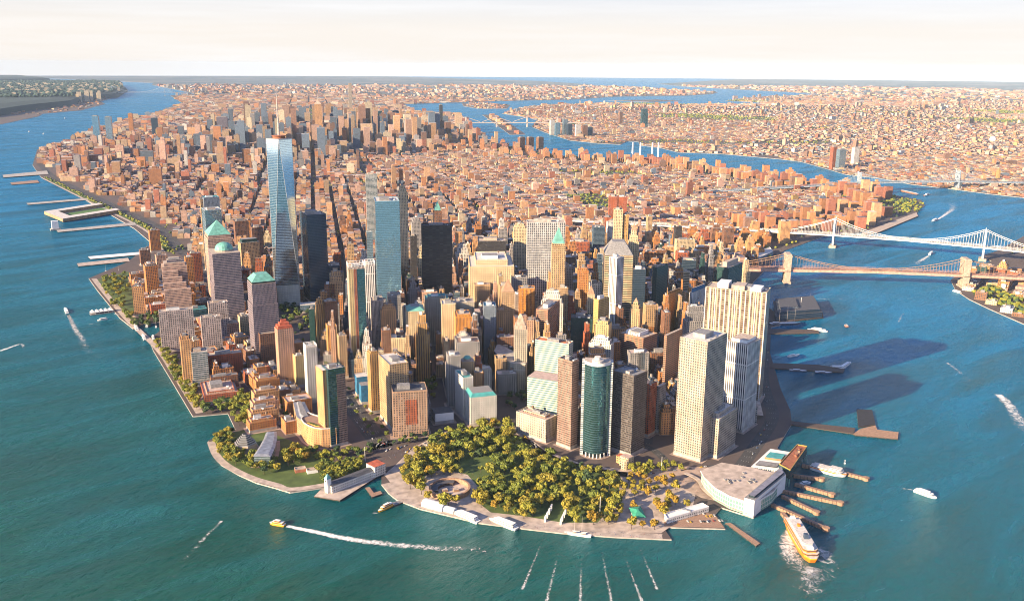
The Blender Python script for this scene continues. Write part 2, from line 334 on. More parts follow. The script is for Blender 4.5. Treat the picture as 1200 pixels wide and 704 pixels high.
# ------------------------------------------------------------------ land
def land_mat():
    m, t, b = nmat('city_ground'); lk = t.links.new
    g = N(t, 'ShaderNodeNewGeometry'); pos = g.outputs['Position']
    def noise(sc, d=6, ro=.6):
        n = N(t, 'ShaderNodeTexNoise'); n.inputs['Scale'].default_value = sc; n.inputs['Detail'].default_value = d; n.inputs['Roughness'].default_value = ro; lk(pos, n.inputs['Vector']); return n.outputs['Fac']
    c = mixc(t, noise(.012, 8, .8), (.04, .036, .04), (.15, .105, .09))
    g2 = N(t, 'ShaderNodeMapRange', i1=.56, i2=.62); lk(noise(.0016, 9, .72), g2.inputs[0])
    dist = N(t, 'ShaderNodeVectorMath', operation='DISTANCE'); lk(pos, dist.inputs[0]); dist.inputs[1].default_value = (-300, 300, 0)
    far = N(t, 'ShaderNodeMapRange', i1=5500, i2=9000); lk(dist.outputs['Value'], far.inputs[0])
    c = mixc(t, math_(t, 'MULTIPLY', g2.outputs[0], far.outputs[0]), c, (.045, .075, .035))
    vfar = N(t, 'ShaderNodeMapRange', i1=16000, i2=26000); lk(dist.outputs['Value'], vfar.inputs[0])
    lf = N(t, 'ShaderNodeMapRange', i1=.42, i2=.6); lk(noise(.0005, 10, .75), lf.inputs[0]); c = mixc(t, math_(t, 'MULTIPLY', vfar.outputs[0], .9), c, mixc(t, lf.outputs[0], (.02, .065, .085), (.16, .17, .17)))  # distant ground turns bluish with range, haze put into its colour
    lk(c, b.inputs['Base Color']); b.inputs['Roughness'].default_value = .9
    return m
LAND = land_mat()
px = lambda *a: [G2(x, y) for x, y in a]
def arc(a0, a1, r=46000, n=14):
    return [(CAM[0]+r*math.sin(R(a0+(a1-a0)*k/n)), CAM[1]+r*math.cos(R(a0+(a1-a0)*k/n))) for k in range(n+1)]
MAN_S = px((244, 516), (250, 533), (259, 544), (280, 556), (300, 565), (322, 571), (340, 576.5), (364, 573), (384, 570), (410, 562), (447, 551), (447, 567), (455, 577), (465, 585), (492, 595.5), (528, 604), (561, 612),
           (612, 618.5), (660, 624), (720, 628.5), (787, 631.5), (777, 617), (850, 619), (838, 602), (845, 594), (883, 606), (917, 562), (925, 545), (911, 524), (928, 496), (926, 480), (915, 456), (899, 402), (893, 386))
MAN_E = [ll(40.7050, -74.0032), (985, 420), (1120, 520)] + px((919, 293.5), (966, 276.5), (1000, 273), (1028, 269.5), (1074, 251.5), (1077, 245), (1084, 241), (1079, 234), (1050, 229)) + \
    [ll(40.7150, -73.9745), ll(40.7200, -73.9728), ll(40.7250, -73.9715), ll(40.7280, -73.9712), ll(40.7345, -73.9740), ll(40.7385, -73.9728), ll(40.7432, -73.9710), ll(40.7480, -73.9675), ll(40.7585, -73.9585),
     ll(40.7695, -73.9478), ll(40.7765, -73.9415), ll(40.7830, -73.9430), ll(40.790, -73.9380), ll(40.8010, -73.9290)]
BRONX = px((563, 119.5), (610, 118), (640, 117.5), (668, 117), (700, 115), (720, 113.5), (760, 113), (800, 112.5), (835, 110.5), (842, 108), (760, 103.5), (700, 99.8), (660, 97), (630, 95))
MAN_N = arc(34, 12)
MAN_W = px((180, 97.5), (178, 99.5), (188, 102), (210, 106), (227, 110)) + [ll(40.850, -73.947), ll(40.818, -73.961), ll(40.797, -73.976), ll(40.782, -73.9885), ll(40.7715, -73.9955), ll(40.7630, -74.0010), ll(40.7580, -74.0050),
         ll(40.7485, -74.0085), ll(40.7425, -74.0100), ll(40.7330, -74.0110), ll(40.7255, -74.0120)] + px((178, 285), (149, 307), (104, 326), (114, 340), (140, 372), (156, 385), (168, 379), (186, 378), (187, 388), (174, 397), (180, 411), (200, 444), (226, 487.5), (267, 484), (276, 503), (262, 507))
MANHATTAN = MAN_S + MAN_E + BRONX + MAN_N + MAN_W
LONGI = px((1330, 430), (1250, 400), (1199, 379), (1160, 362), (1136, 350.5), (1120, 340), (1114, 328), (1130, 316), (1162, 306), (1150, 300), (1168, 294), (1199, 277)) + [(3038, 278), (3400, 330)] + \
    px((1300, 245), (1199, 231.5), (1162, 227.5), (1116, 221.5), (1068, 216), (1028, 208.5), (1005, 206), (991, 204.5), (971, 198.5), (939, 189.5), (914, 186.5), (848, 180.5), (794, 178.5), (773, 173), (750, 170.5), (748, 166),
       (736, 165.5), (727, 169.5), (700, 168), (668, 164.5), (639, 155.5), (623, 148.5)) + [ll(40.7640, -73.9410), ll(40.7740, -73.936), ll(40.7830, -73.9220)] + \
    px((640, 123.4), (665, 123), (690, 122), (702, 121.3), (760, 121.5), (790, 123), (830, 122.3), (860, 123), (905, 122.3), (880, 119.5), (850, 118.4), (870, 116), (900, 114), (930, 111.5), (960, 110.8), (930, 108.5), (870, 105.5), (800, 101.5), (770, 98.5)) + \
    arc(55, 80, n=10) + [(6000, -1500), (2600, -1500)]
JERSEY = px((-80, 172), (0, 146), (45, 136.5), (50, 133.5), (95, 129.5), (123, 122), (118, 119), (137, 113.5), (150, 105.5), (140, 99.5), (128, 96)) + arc(10.5, -2, n=6) + px((-80, 110))
ROOSEVELT = [(4346+dx, 5164+dy) for dx, dy in ((-90, 0), (40, -60), (130, 60))] + [(6160+110, 7718), (6160-60, 7800), (6160-190, 7600)]
lands = {}
ISL1 = px((541, 120.8), (575, 120.8), (598, 123), (594, 127.5), (560, 127.5), (543, 124.5)); ISL2 = px((712, 117.8), (770, 116.8), (800, 118.2), (760, 119.6))
for nm, poly in (('gate_island', ISL1), ('bay_island', ISL2), ('manhattan', MANHATTAN), ('long_island', LONGI), ('jersey', JERSEY), ('river_island', ROOSEVELT)):
    poly = ccw([tuple(p) for p in poly]); lands[nm] = poly
    mb = MB(); mb.prism(poly, -1.0, 2.0, M_['concrete'], LAND)
    struct(mb.build('land_of_' + nm))
MANHATTAN, LONGI, JERSEY, ROOSEVELT = (lands[k] for k in ('manhattan', 'long_island', 'jersey', 'river_island'))

def forest_mat():
    m, t, b = nmat('forest'); g = N(t, 'ShaderNodeNewGeometry'); nz = N(t, 'ShaderNodeTexNoise'); nz.inputs['Scale'].default_value = .0025; nz.inputs['Detail'].default_value = 12; nz.inputs['Roughness'].default_value = .8
    t.links.new(g.outputs['Position'], nz.inputs['Vector']); t.links.new(mixc(t, nz.outputs['Fac'], (.004, .022, .026), (.035, .065, .055)), b.inputs['Base Color']); b.inputs['Roughness'].default_value = .95
    return m
FOREST = forest_mat()
def hill(name, base, h, back=None):
    mb = MB(); base = ccw(base); inn = inset(base, 60); mb.prism(base, 1.9, h*.75, FOREST, top=False, poly2=inset(base, 35)); mb.prism(inset(base, 35), h*.75, h, FOREST, poly2=inset(base, 260))
    return struct(mb.build(name))
hill('palisades_hill', px((150, 107), (138, 114.5), (120, 116.5), (100, 118), (86, 124), (35, 130), (0, 136), (-70, 144), (-70, 104), (0, 101), (60, 98.5), (125, 99), (142, 101)), 100)
hill('far_hill', px((60, 96.5), (-70, 99), (-70, 93), (30, 93)), 150)
# ------------------------------------------------------------------ flat sheets on the land: streets, paths, grass
Z1, Z2, Z3 = 2.03, 2.06, 2.09
def sheet(name, poly, z, m):
    mb = MB(); mb.cap(ccw([tuple(p) for p in poly]), z, m); return struct(mb.build(name))
def strip_pts(path, wd):
    path = [np.array(p, float) for p in path]; L, Rr = [], []
    for i, p in enumerate(path):
        d = (path[min(i+1, len(path)-1)]-path[max(i-1, 0)]); d /= np.linalg.norm(d); n = np.array([-d[1], d[0]])*wd/2
        L.append(tuple(p+n)); Rr.append(tuple(p-n))
    return L, Rr
def smooth(path, k=6):
    P = [np.array(p, float) for p in path]; P = [2*P[0]-P[1]] + P + [2*P[-1]-P[-2]]; out = []
    for i in range(1, len(P)-2):
        for j in range(k):
            s = j/k; out.append(.5*((2*P[i])+(-P[i-1]+P[i+1])*s+(2*P[i-1]-5*P[i]+4*P[i+1]-P[i+2])*s*s+(-P[i-1]+3*P[i]-3*P[i+1]+P[i+2])*s**3))
    out.append(P[-2]); return [tuple(p) for p in out]
def strip(name, path, wd, z, m, thick=0.0, mb=None):
    L, Rr = strip_pts(path, wd); own = mb is None; mb = mb or MB()
    for i in range(len(L)-1):
        mb.face([(*Rr[i], z), (*Rr[i+1], z), (*L[i+1], z), (*L[i], z)], m)
        if thick:
            mb.face([(*Rr[i], z-thick), (*Rr[i+1], z-thick), (*Rr[i+1], z), (*Rr[i], z)], m); mb.face([(*L[i+1], z-thick), (*L[i], z-thick), (*L[i], z), (*L[i+1], z)], m)
    return struct(mb.build(name)) if own else mb
ROADS = []
def road(name, path, wd, lanes=4, z=Z1):
    path = smooth(path); ROADS.append((path, wd)); strip(name, path, wd, z, M_['asphalt'])
    mb = MB(); L = 0
    for i in range(len(path)-1):
        a, b = np.array(path[i]), np.array(path[i+1]); d = b-a; l = np.linalg.norm(d); d /= l; n = np.array([-d[1], d[0]])
        for k in range(1, lanes):
            off = (k/lanes-.5)*wd*.86; s = 0
            while s < l-4:
                p = a+d*s+n*off; q = p+d*min(5, l-s); e = n*.16
                if k*2 == lanes: q = a+d*min(l, s+14)+n*off
                mb.face([(*(p-e), z+.02), (*(q-e), z+.02), (*(q+e), z+.02), (*(p+e), z+.02)], M_['marking']); s += 26
    o = mb.build(name+'_markings'); struct(o)
WEST = [(-315, 235), (-253, 444), (-165, 780), (-88, 1110), (-30, 1500), (60, 2000), (160, 2450), (225, 3300), (300, 4300), (430, 5100)]
road('west_street', WEST, 34, 8)
road('battery_place', [(-330, 250), (-260, 236), (-190, 205), (-120, 165)], 20, 4)
road('state_street', [G2(604, 505), G2(640, 533), G2(690, 549), G2(745, 556), G2(800, 552), G2(850, 545)], 16, 4)
road('broadway', [(-140, 190), (-95, 290), (-40, 400), (20, 500), (110, 650), (190, 790), (300, 960)], 15, 3)
road('whitehall_street', [(-30, -130), (10, -40), (-20, 60), (-70, 130)], 14, 3)
road('water_street', [(20, -30), (130, 60), (260, 190), (430, 330), (640, 480)], 15, 3)
SOUTH = [G2(858, 560), G2(880, 530), G2(905, 490), (370, -20), (450, 40), (560, 110), (700, 200), (850, 300), (1000, 430)]
road('south_street', SOUTH, 22, 5)
strip('elevated_highway', smooth([np.array(p)+np.array([-22, 16]) for p in SOUTH[2:]]), 20, 9.0, M_['concrete'], thick=1.6)
# Battery park grass, promenade and plazas
PARK = [G2(*p) for p in ((450, 556), (463, 545), (484, 524), (520, 506), (560, 497), (600, 497), (640, 528), (690, 546), (735, 549), (800, 560), (815, 580), (810, 600), (775, 624), (720, 623), (660, 619), (612, 613), (561, 606), (528, 598), (492, 590), (470, 580))]
sheet('park_paving', PARK, Z1, M_['pale_paving'])
sheet('park_soil', [G2(*p) for p in ((468, 553), (488, 530), (520, 513), (560, 504), (596, 504), (634, 532), (688, 551), (728, 560), (722, 590), (700, 612), (660, 612), (612, 604), (575, 600), (560, 588), (562, 572), (548, 556), (515, 548), (500, 556), (488, 572))], Z2, M_['lawn'])
sheet('park_lawn', [G2(*p) for p in ((533, 545), (552, 537), (575, 533), (592, 540), (560, 552), (545, 553))], Z3, M_['lawn'])
strip('waterfront_promenade', smooth([G2(*p) for p in ((452, 566), (468, 582), (494, 592), (530, 601), (562, 609), (612, 615.5), (660, 621), (720, 625.5), (776, 628))]), 14, Z3, M_['pale_paving'])
sheet('terminal_plaza', [G2(*p) for p in ((735, 552), (800, 546), (850, 548), (880, 556), (855, 590), (822, 583), (790, 566), (735, 562))], Z2, M_['paving'])
sheet('slip_parking', [G2(*p) for p in ((778, 616.5), (849, 618), (838, 603), (826, 600), (778, 611))], Z2, M_['wood_deck'])
BPCW = smooth([G2(*p) for p in ((106, 327), (116, 340), (142, 372), (158, 388), (182, 412), (202, 443), (228, 485))])
strip('esplanade', [np.array(p)+np.array([9, -1]) for p in BPCW], 13, Z2, M_['pale_paving'])
sheet('esplanade_lawn', [G2(*p) for p in ((112, 328), (150, 318), (156, 335), (160, 372), (150, 376), (124, 346))], Z1, M_['lawn'])
sheet('cove_garden', [G2(*p) for p in ((247, 517), (262, 509), (300, 500), (330, 512), (372, 528), (398, 545), (440, 540), (440, 551), (410, 559), (384, 567), (340, 573), (300, 561), (264, 543))], Z1, M_['lawn'])
strip('garden_promenade', smooth([G2(*p) for p in ((247, 517), (253, 532), (263, 543), (282, 554), (302, 562), (324, 568), (341, 573), (384, 567), (410, 559), (440, 551))]), 12, Z2, M_['pale_paving'])
sheet('wagner_lawn', [G2(*p) for p in ((340, 557), (372, 557), (367, 566), (338, 566))], Z2, M_['lawn'])
strip('river_greenway', [(x-38, y) for x, y in smooth(WEST[5:9])], 22, Z1, M_['lawn'])
strip('river_path', [(x-56, y) for x, y in smooth(WEST[5:9])], 10, Z2, M_['pale_paving'])

# ------------------------------------------------------------------ buildings one can point to
FOOT = []       # outline, height, root name, label, reference pixel
def wsolve(P, d, h, X):
    lo, hi = 0.5, 400.0
    f = lambda t: PJ([P[0]+d[0]*t, P[1]+d[1]*t, h])[0]
    inc = f(40) > f(0)
    for _ in range(40):
        m = (lo+hi)/2
        if (f(m) < X) == inc: lo = m
        else: hi = m
    return lo
FPLOG = []
def footprint(F, Lx, Rx, a, h=None, base=None):
    if base is not None:
        b = G(base[0], base[1], 2.0); h = solve_h(b[0], b[1], F[1])
        P = G(F[0], F[1], h)[:2]
    else: P = G(F[0], F[1], h)[:2]
    v = math.degrees(math.atan2(P[0]-CAM[0], P[1]-CAM[1]))
    dl = a + 90*math.floor((v-a)/90.0)
    if Lx < 0 <= Rx: dl = a + 90*round((v-a)/90.0)
    elif Rx < 0 <= Lx: dl = a + 90*round((v-a)/90.0) - 90
    dL, dR = dirv(dl), dirv(dl+90)
    wl = -Lx if Lx < 0 else wsolve(P, dL, h, Lx); wr = -Rx if Rx < 0 else wsolve(P, dR, h, Rx)
    if v-dl < 12 and wl > 1.5*wr: wl = 1.25*wr
    if v-dl > 78 and wr > 1.5*wl and Rx > 0: wr = 1.25*wl
    FPLOG.append((round(P[0]), round(P[1]), round(h), round(wl), round(wr), round(v-dl)))
    return [tuple(P), tuple(P+dR*wr), tuple(P+dR*wr+dL*wl), tuple(P+dL*wl)], h
def lerp2(p, q, t): return (p[0]+(q[0]-p[0])*t, p[1]+(q[1]-p[1])*t)
def sub(poly, u0, u1, v0, v1):
    """part of a four-sided footprint; u along the right-hand face, v along the left-hand face"""
    a, b, c, d = poly
    def at(u, v): return lerp2(lerp2(a, b, u), lerp2(d, c, u), v)
    return [at(u0, v0), at(u1, v0), at(u1, v1), at(u0, v1)]
def cen(poly): return (sum(p[0] for p in poly)/len(poly), sum(p[1] for p in poly)/len(poly))
def size(poly):
    return math.dist(poly[0], poly[1]), math.dist(poly[1], poly[2])
def parapet(poly, z, m, root, th=.7, hh=1.3):
    mb = MB(); inn = inset(poly, th); n = len(poly)
    for i in range(n):
        j = (i+1) % n
        mb.face([(*poly[i], z), (*poly[j], z), (*poly[j], z+hh), (*poly[i], z+hh)], m, [(0, 0), (.01, 0), (.01, .01), (0, .01)])
        mb.face([(*inn[j], z), (*inn[i], z), (*inn[i], z+hh), (*inn[j], z+hh)], m, [(0, 0), (.01, 0), (.01, .01), (0, .01)])
        mb.face([(*poly[i], z+hh), (*poly[j], z+hh), (*inn[j], z+hh), (*inn[i], z+hh)], m, [(0, 0), (.01, 0), (.01, .01), (0, .01)])
    return mb.build('parapet', root)
def roofkit(poly, z, root, wallm, seed, roofm, masonry=False, big=True):
    r = random.Random(seed)
    w, d = size(poly[:4])
    if min(w, d) < 6: return
    parapet(poly, z, wallm, root)
    if len(poly) != 4: poly = [poly[0], poly[1], poly[len(poly)//2], poly[len(poly)//2+1]] if False else rect(cen(poly), w*.6, w*.6, 0)
    if big:
        u0, v0 = r.uniform(.15, .3), r.uniform(.2, .35); q = sub(poly, u0, u0+r.uniform(.3, .5), v0, v0+r.uniform(.3, .45))
        mb = MB(); mb.prism(q, z+.05, z+r.uniform(4, 7.5), r.choice([M_['roof_tan'], M_['concrete'], M_['white_paint'], M_['roof_grey']]), M_['roof_grey']); mb.build('mechanical_penthouse', root)
    for k in range(r.randint(2, 4) if min(w, d) > 12 else 1):
        u, v = r.choice([(r.uniform(.08, .85), r.uniform(.03, .14)), (r.uniform(.72, .86), r.uniform(.1, .85))])
        s = r.uniform(1.5, 3.2); c = cen(sub(poly, u, u+.02, v, v+.02)); mb = MB()
        mb.box(c, s*1.4, s, 30, z+.05, z+r.uniform(1.4, 3), r.choice([M_['white_paint'], M_['roof_grey'], M_['steel']])); mb.build('rooftop_unit', root)
    if masonry:
        c = cen(sub(poly, .74, .8, .7, .76)); mb = MB()
        for k in range(4): mb.bar((c[0]+1.3*math.cos(k*1.571), c[1]+1.3*math.sin(k*1.571), z), (c[0]+1.3*math.cos(k*1.571), c[1]+1.3*math.sin(k*1.571), z+4), .15, M_['dark_timber'], 4)
        mb.lathe(c, [(2, z+3.6), (2, z+7), (.01, z+8.6)], M_['tank_wood'], 9); mb.build('water_tank', root)
def shaft(poly, z0, z1, st, root, roof='roof_tan', name='tower', top=True):
    mb = MB(); mb.prism(poly, z0, z1, F_[st] if isinstance(st, str) else st, M_[roof], top=top); return mb.build(name, root)
HER = {}
def hero(key, kind, cat, label, st, F, Lx, Rx, a, h=None, base=None, tiers=(), crown=None, roof='roof_tan', kit=True, masonry=None, group=None, wing=None, podium=None, name='tower'):
    poly, h = footprint(F, Lx, Rx, a, h, base); c = cen(poly); FPLOG[-1] = (key,)+FPLOG[-1]
    root = thing(kind, label, cat, (c[0], c[1], 2.0), group)
    if masonry is None: masonry = isinstance(st, str) and st in ('orange', 'red', 'brown', 'tan', 'cream', 'peach', 'pink', 'stone', 'yellow', 'gold')
    shaft(poly, 2.0, h, st, root, roof, name)
    mb = MB(); pm_ = {'black': 'dark', 'navy_glass': 'glass_dark'}.get(st if isinstance(st, str) else '', 'concrete')
    mb.prism(inset(poly, -.35), 2.0, 7.0, M_[pm_]); mb.build('ground_floor', root)
    cur, z = poly, h
    for t in tiers:
        yt, ins = t[0], t[1]; s2 = t[2] if len(t) > 2 else st
        nz_ = z + yt if yt < 60 else solve_h(*G(F[0], F[1], h)[:2], yt)
        w_, d_ = size(cur); ins = min(ins, min(w_, d_)*.42)
        if kit: parapet(cur, z, F_[st] if isinstance(st, str) else st, root)
        cur = inset(cur, ins); shaft(cur, z+.02, nz_, s2, root, roof, 'setback_tier'); z = nz_
    if crown: crown(root, cur, z)
    elif kit: roofkit(cur, z, root, F_[st] if isinstance(st, str) else st, hash(key) % 1 + sum(map(ord, key)), roof, masonry)
    if podium:
        e, ph = podium; mb = MB(); mb.prism(inset(poly, -e), 2.0, ph, F_[st] if isinstance(st, str) else st, M_[roof]); mb.build('podium', root)
        FOOT.append((inset(poly, -e), ph, root, label, c))
    FOOT.append((poly, z, root, label, c)); HER[key] = (root, poly, z, c)
    return root, poly, z
def pyramid(m, hh, spire=0, base_in=0.0, sr=.5, name='pyramid_roof'):
    def f(root, poly, z):
        q = inset(poly, base_in) if base_in else poly; c = cen(q); mb = MB()
        mb.prism(q, z+.02, z+hh, M_[m], top=False, poly2=[lerp2(p, c, .985) for p in q]); mb.build(name, root)
        if spire: s = MB(); s.bar((*c, z+hh-1), (*c, z+hh+spire), (sr, .15), M_['cable'], 6); s.build('spire', root)
    return f
def hip(m, hh, k=.45, name='hipped_roof', kitn=None):
    def f(root, poly, z):
        c = cen(poly); mb = MB(); q = [lerp2(p, c, k) for p in poly]; mb.prism(poly, z+.02, z+hh, M_[m], M_['roof_grey'], poly2=q); mb.build(name, root)
    return f
def dome(m, r, hh, n=20, drum=3):
    def f(root, poly, z):
        c = cen(poly); mb = MB(); mb.lathe(c, [(r, z), (r, z+drum), (r*1.04, z+drum)], M_['roof_tan'], n); mb.build('drum', root)
        mb = MB(); mb.lathe(c, [(r*math.cos(t*math.pi/14), z+drum+hh*math.sin(t*math.pi/14)) for t in range(8)], M_[m], n); mb.build('dome', root)
    return f
def cap_frustum(m, hh, k, skirt=None):
    def f(root, poly, z):
        c = cen(poly); q = inset(poly, 1.5); mb = MB(); mb.prism(q, z+.02, z+4, M_['glass_dark'], M_[m]); mb.build('attic_storey', root)
        mb = MB(); mb.prism(inset(q, -.8), z+4.02, z+4+hh, M_[m], M_[m], poly2=[lerp2(p, c, k) for p in q]); mb.build('copper_roof', root)
    return f
def frame_crown(hh, m='white_paint', step=6.0):
    def f(root, poly, z):
        mb = MB(); q = inset(poly, .4); mb2 = MB(); mb2.prism(sub(poly, .3, .7, .3, .7), z, z+hh*.6, M_['steel'], M_['roof_white']); mb2.build('mechanical_penthouse', root)
        for i in range(4):
            a, b = q[i], q[(i+1) % 4]; n = max(2, int(math.dist(a, b)/step))
            for k in range(n): p = lerp2(a, b, k/n); mb.bar((*p, z), (*p, z+hh), .35, M_[m], 4)
            for zz in (z+hh*.5, z+hh): mb.bar((*a, zz), (*b, zz), .5, M_[m], 4)
        mb.build('open_crown', root)
    return f

T_ = 'office tower'; A_ = 'apartment tower'
# --- west: the landfill neighbourhood along the esplanade
hero('gateA', 'apartment_tower', A_, 'broad grey concrete apartment tower beside the small yacht harbour, leftmost of three alike', 'lilac', (186, 366), -20, 226, 18, base=(190, 413), roof='roof_tan')
hero('gateB', 'apartment_tower', A_, 'middle grey concrete apartment tower with a thin bright west edge, in front of its twin', 'lilac', (235.3, 373), -20, 258.6, 18, h=88)
hero('gateC', 'apartment_tower', A_, 'grey concrete apartment tower hiding behind a nearer twin, under the domed office tower', 'lilac', (244, 356), -20, 267, 18, h=88)
hero('river_orange', 'apartment_tower', A_, 'slim orange brick riverside apartment tower with roof garden, right of the broad grey slab', 'peach', (211, 399), -26, 223.5, 18, base=(222.7, 452), tiers=((6, 3),))
hero('river_blue', 'apartment_tower', A_, 'grey balconied apartment tower with a red brick base next to the orange riverside tower', 'balcony', (224, 414), -26, 243, 18, base=(224, 453), podium=(2, 14))
hero('brickrowN', 'apartment_block', 'apartment block', 'long dark red brick apartment block shaded behind the riverside towers', 'red', (243.5, 418), -26, 284, 18, h=46)
hero('brickU', 'apartment_block', 'apartment block', 'low red brick block with cream rooftop terraces at the corner of the south cove', 'red', (239.2, 464), 233.5, 279.5, 18, base=(237, 474), roof='roof_pink', tiers=((3.5, 6, 'pink'),))
hero('brickU2', 'apartment_block', 'apartment block', 'low shaded brick block directly behind the terraced red corner block', 'brown', (247, 443), -18, 279, 18, h=30, roof='roof_grey')
for i, (F, Rx, b, lab) in enumerate((((292.5, 497), 324, (293, 508), 'nearest of the column of low brick blocks, orange front facing the garden'), ((294, 485), 326, None, 'low brick block with pink roof, second from the garden in its column'),
        ((296.5, 474), 326.5, None, 'low brick block with dark roof vents, third from the garden in its column'), ((298, 462.5), 327.5, None, 'low brick block with white terraces, fourth from the garden in its column'), ((300, 448), 327.5, None, 'farthest low brick block of the column, at the foot of the red-crowned tower'))):
    hero('col%d' % i, 'apartment_block', 'apartment block', lab, ('orange', 'peach', 'pink', 'peach', 'orange')[i], F, -24, Rx, 12, h=None if b else 26+i*2, base=b, roof='roof_pink', tiers=((3.2, 4, 'peach'),))
hero('redcrown', 'apartment_tower', A_, 'tall pink brick apartment tower with a stepped bright red crown', 'pink', (325, 386), -24, 343.5, 14, base=(328, 452.8), tiers=((5, 2, M_['red_roof']), (5, 4, M_['red_roof']), (5, 4, M_['red_roof'])), roof='red_roof', kit=False)
hero('brownleft', 'apartment_tower', A_, 'dark brown brick apartment house with orange sunlit west wall, left of the red-crowned tower', 'brown', (304.5, 392.5), 298.5, 325, 14, h=72)
hero('yellowslim', 'apartment_tower', A_, 'slim yellow brick tower between the red-crowned tower and the white rounded tower', 'yellow', (346, 418), -20, 356, 14, base=(347.5, 454))
hero('whiteround', 'apartment_tower', A_, 'slender white tower with an open ring on its roof, behind the green glass hotel', 'white', (358.5, 408), -20, 371.5, 14, base=(362, 472), crown=frame_crown(5, step=3))
hero('hotelglass', 'hotel_tower', 'hotel tower', 'green glass waterfront hotel tower with a reddish right half above the curved low wing', 'teal_glass', (384.2, 434), -26, 404, 8, base=(385, 525), roof='roof_white')
# --- financial centre
hero('stepfront', 'office_tower', T_, 'pinkish granite office tower stepping down towards the yacht harbour', 'wfc', (190, 313), -45, 219, 18, h=122, tiers=((7.0, 4), (7, 8, 'wfc_dark'), (4, 4, M_['steel'])), kit=False)
for i, (x0, x1, y) in enumerate(((189, 207.8, 323.5), (189, 212.4, 334), (189, 217.5, 345), (188, 222.6, 356))):
    pass
hero('octa', 'apartment_tower', A_, 'beige eight-sided apartment tower at the harbour edge of the lawn', 'peach', (154.5, 338), -26, 168, 18, base=(156, 371), roof='roof_white', tiers=((2.5, 2.5),))
hero('orangecx', 'apartment_block', 'apartment block', 'orange brick apartment block with a grey penthouse row, behind the eight-sided tower', 'orange', (170, 313), 150, 184.5, 12, base=(174, 352), tiers=((5, 4, 'grey'),))
hero('orangefar', 'apartment_tower', A_, 'plain orange brick slab tower, northernmost on the landfill', 'orange', (175, 271), -24, 187, 10, base=(177, 296))
hero('orangemid', 'apartment_block', 'apartment block', 'brown brick apartment block left of the northernmost orange slab', 'brown', (164, 294), -24, 176, 12, h=48)
hero('pinkN', 'apartment_block', 'apartment block', 'pink apartment block between the yacht-harbour office steps and the northern slab', 'pink', (183, 300), -26, 196, 12, h=46)
hero('redN', 'apartment_tower', A_, 'dark red brick tower right of the stepped granite office tower', 'red', (221, 298), -26, 236, 14, h=86)
hero('redN2', 'apartment_tower', A_, 'tall narrow red brick tower squeezed behind the stepped granite office tower', 'orange', (217, 302), -20, 226.5, 14, h=92)
hero('domet', 'office_tower', T_, 'office tower with a green copper dome', 'wfc_dark', (251, 336), 246, 285, 16, h=92, tiers=((298, 1.5),), crown=lambda r, p, z: (dome('copper', 21, 17)(r, p, z)))
hero('pyr', 'office_tower', T_, 'pinkish office tower topped by a green copper pyramid, behind the domed tower', 'wfc', (243.5, 281), 239, 272, 16, h=172, tiers=((10, 2),), crown=pyramid('copper', 32))
hero('gs', 'office_tower', T_, 'cream office tower with a bright concave glass face, behind the green pyramid', 'pale_glass', (240, 247), 236, 259.5, 14, h=226, roof='roof_white')
hero('slimN', 'office_tower', T_, 'narrow beige tower pressed against the left side of the concave glass tower', 'tan', (234.5, 234), -25, 238, 14, h=212)
hero('slateN', 'office_tower', T_, 'dark slate office block with a teal roof edge, farthest of the riverside office group', 'slate', (238.5, 232), -45, 257, 14, h=160, roof='teal_roof')
hero('beigegrid', 'office_tower', T_, 'beige gridded telephone-company block with a dark green rooftop box', 'tan', (282, 285), 278.5, 304, 10, base=(284, 322), roof='roof_grey', tiers=((9, 5, 'dark_green'),), kit=False)
hero('twinA', 'apartment_tower', A_, 'dark brown twin residential tower with a sunlit left edge, left of the glass spire tower', 'brown', (275, 260), 273, 291, 14, h=112)
hero('twinB', 'apartment_tower', A_, 'second dark brown residential tower, nearer and shorter, left of the glass spire tower', 'brown', (295, 267.5), -22, 308, 14, h=112)
hero('wfc1', 'office_tower', T_, 'granite office tower with a flat-topped green copper roof, left of the tree-filled memorial', 'wfc_dark', (296, 359), 290, 326, 14, base=(297, 430), tiers=((334, 1.5),), crown=cap_frustum('copper', 13, .45))
hero('podium1', 'office_block', 'office block', 'low pink granite block at the foot of the domed office tower', 'pink', (266, 380), -30, 280, 14, h=38)
hero('podium2', 'office_block', 'office block', 'low cream block between the domed tower and the flat-topped copper tower', 'cream', (281, 372), -26, 291, 14, h=42)
hero('teallow', 'office_block', 'office block', 'low teal-roofed glass hall beside the stepped granite tower', 'teal_glass', (224, 364), -40, 243, 14, h=24, roof='teal_roof')
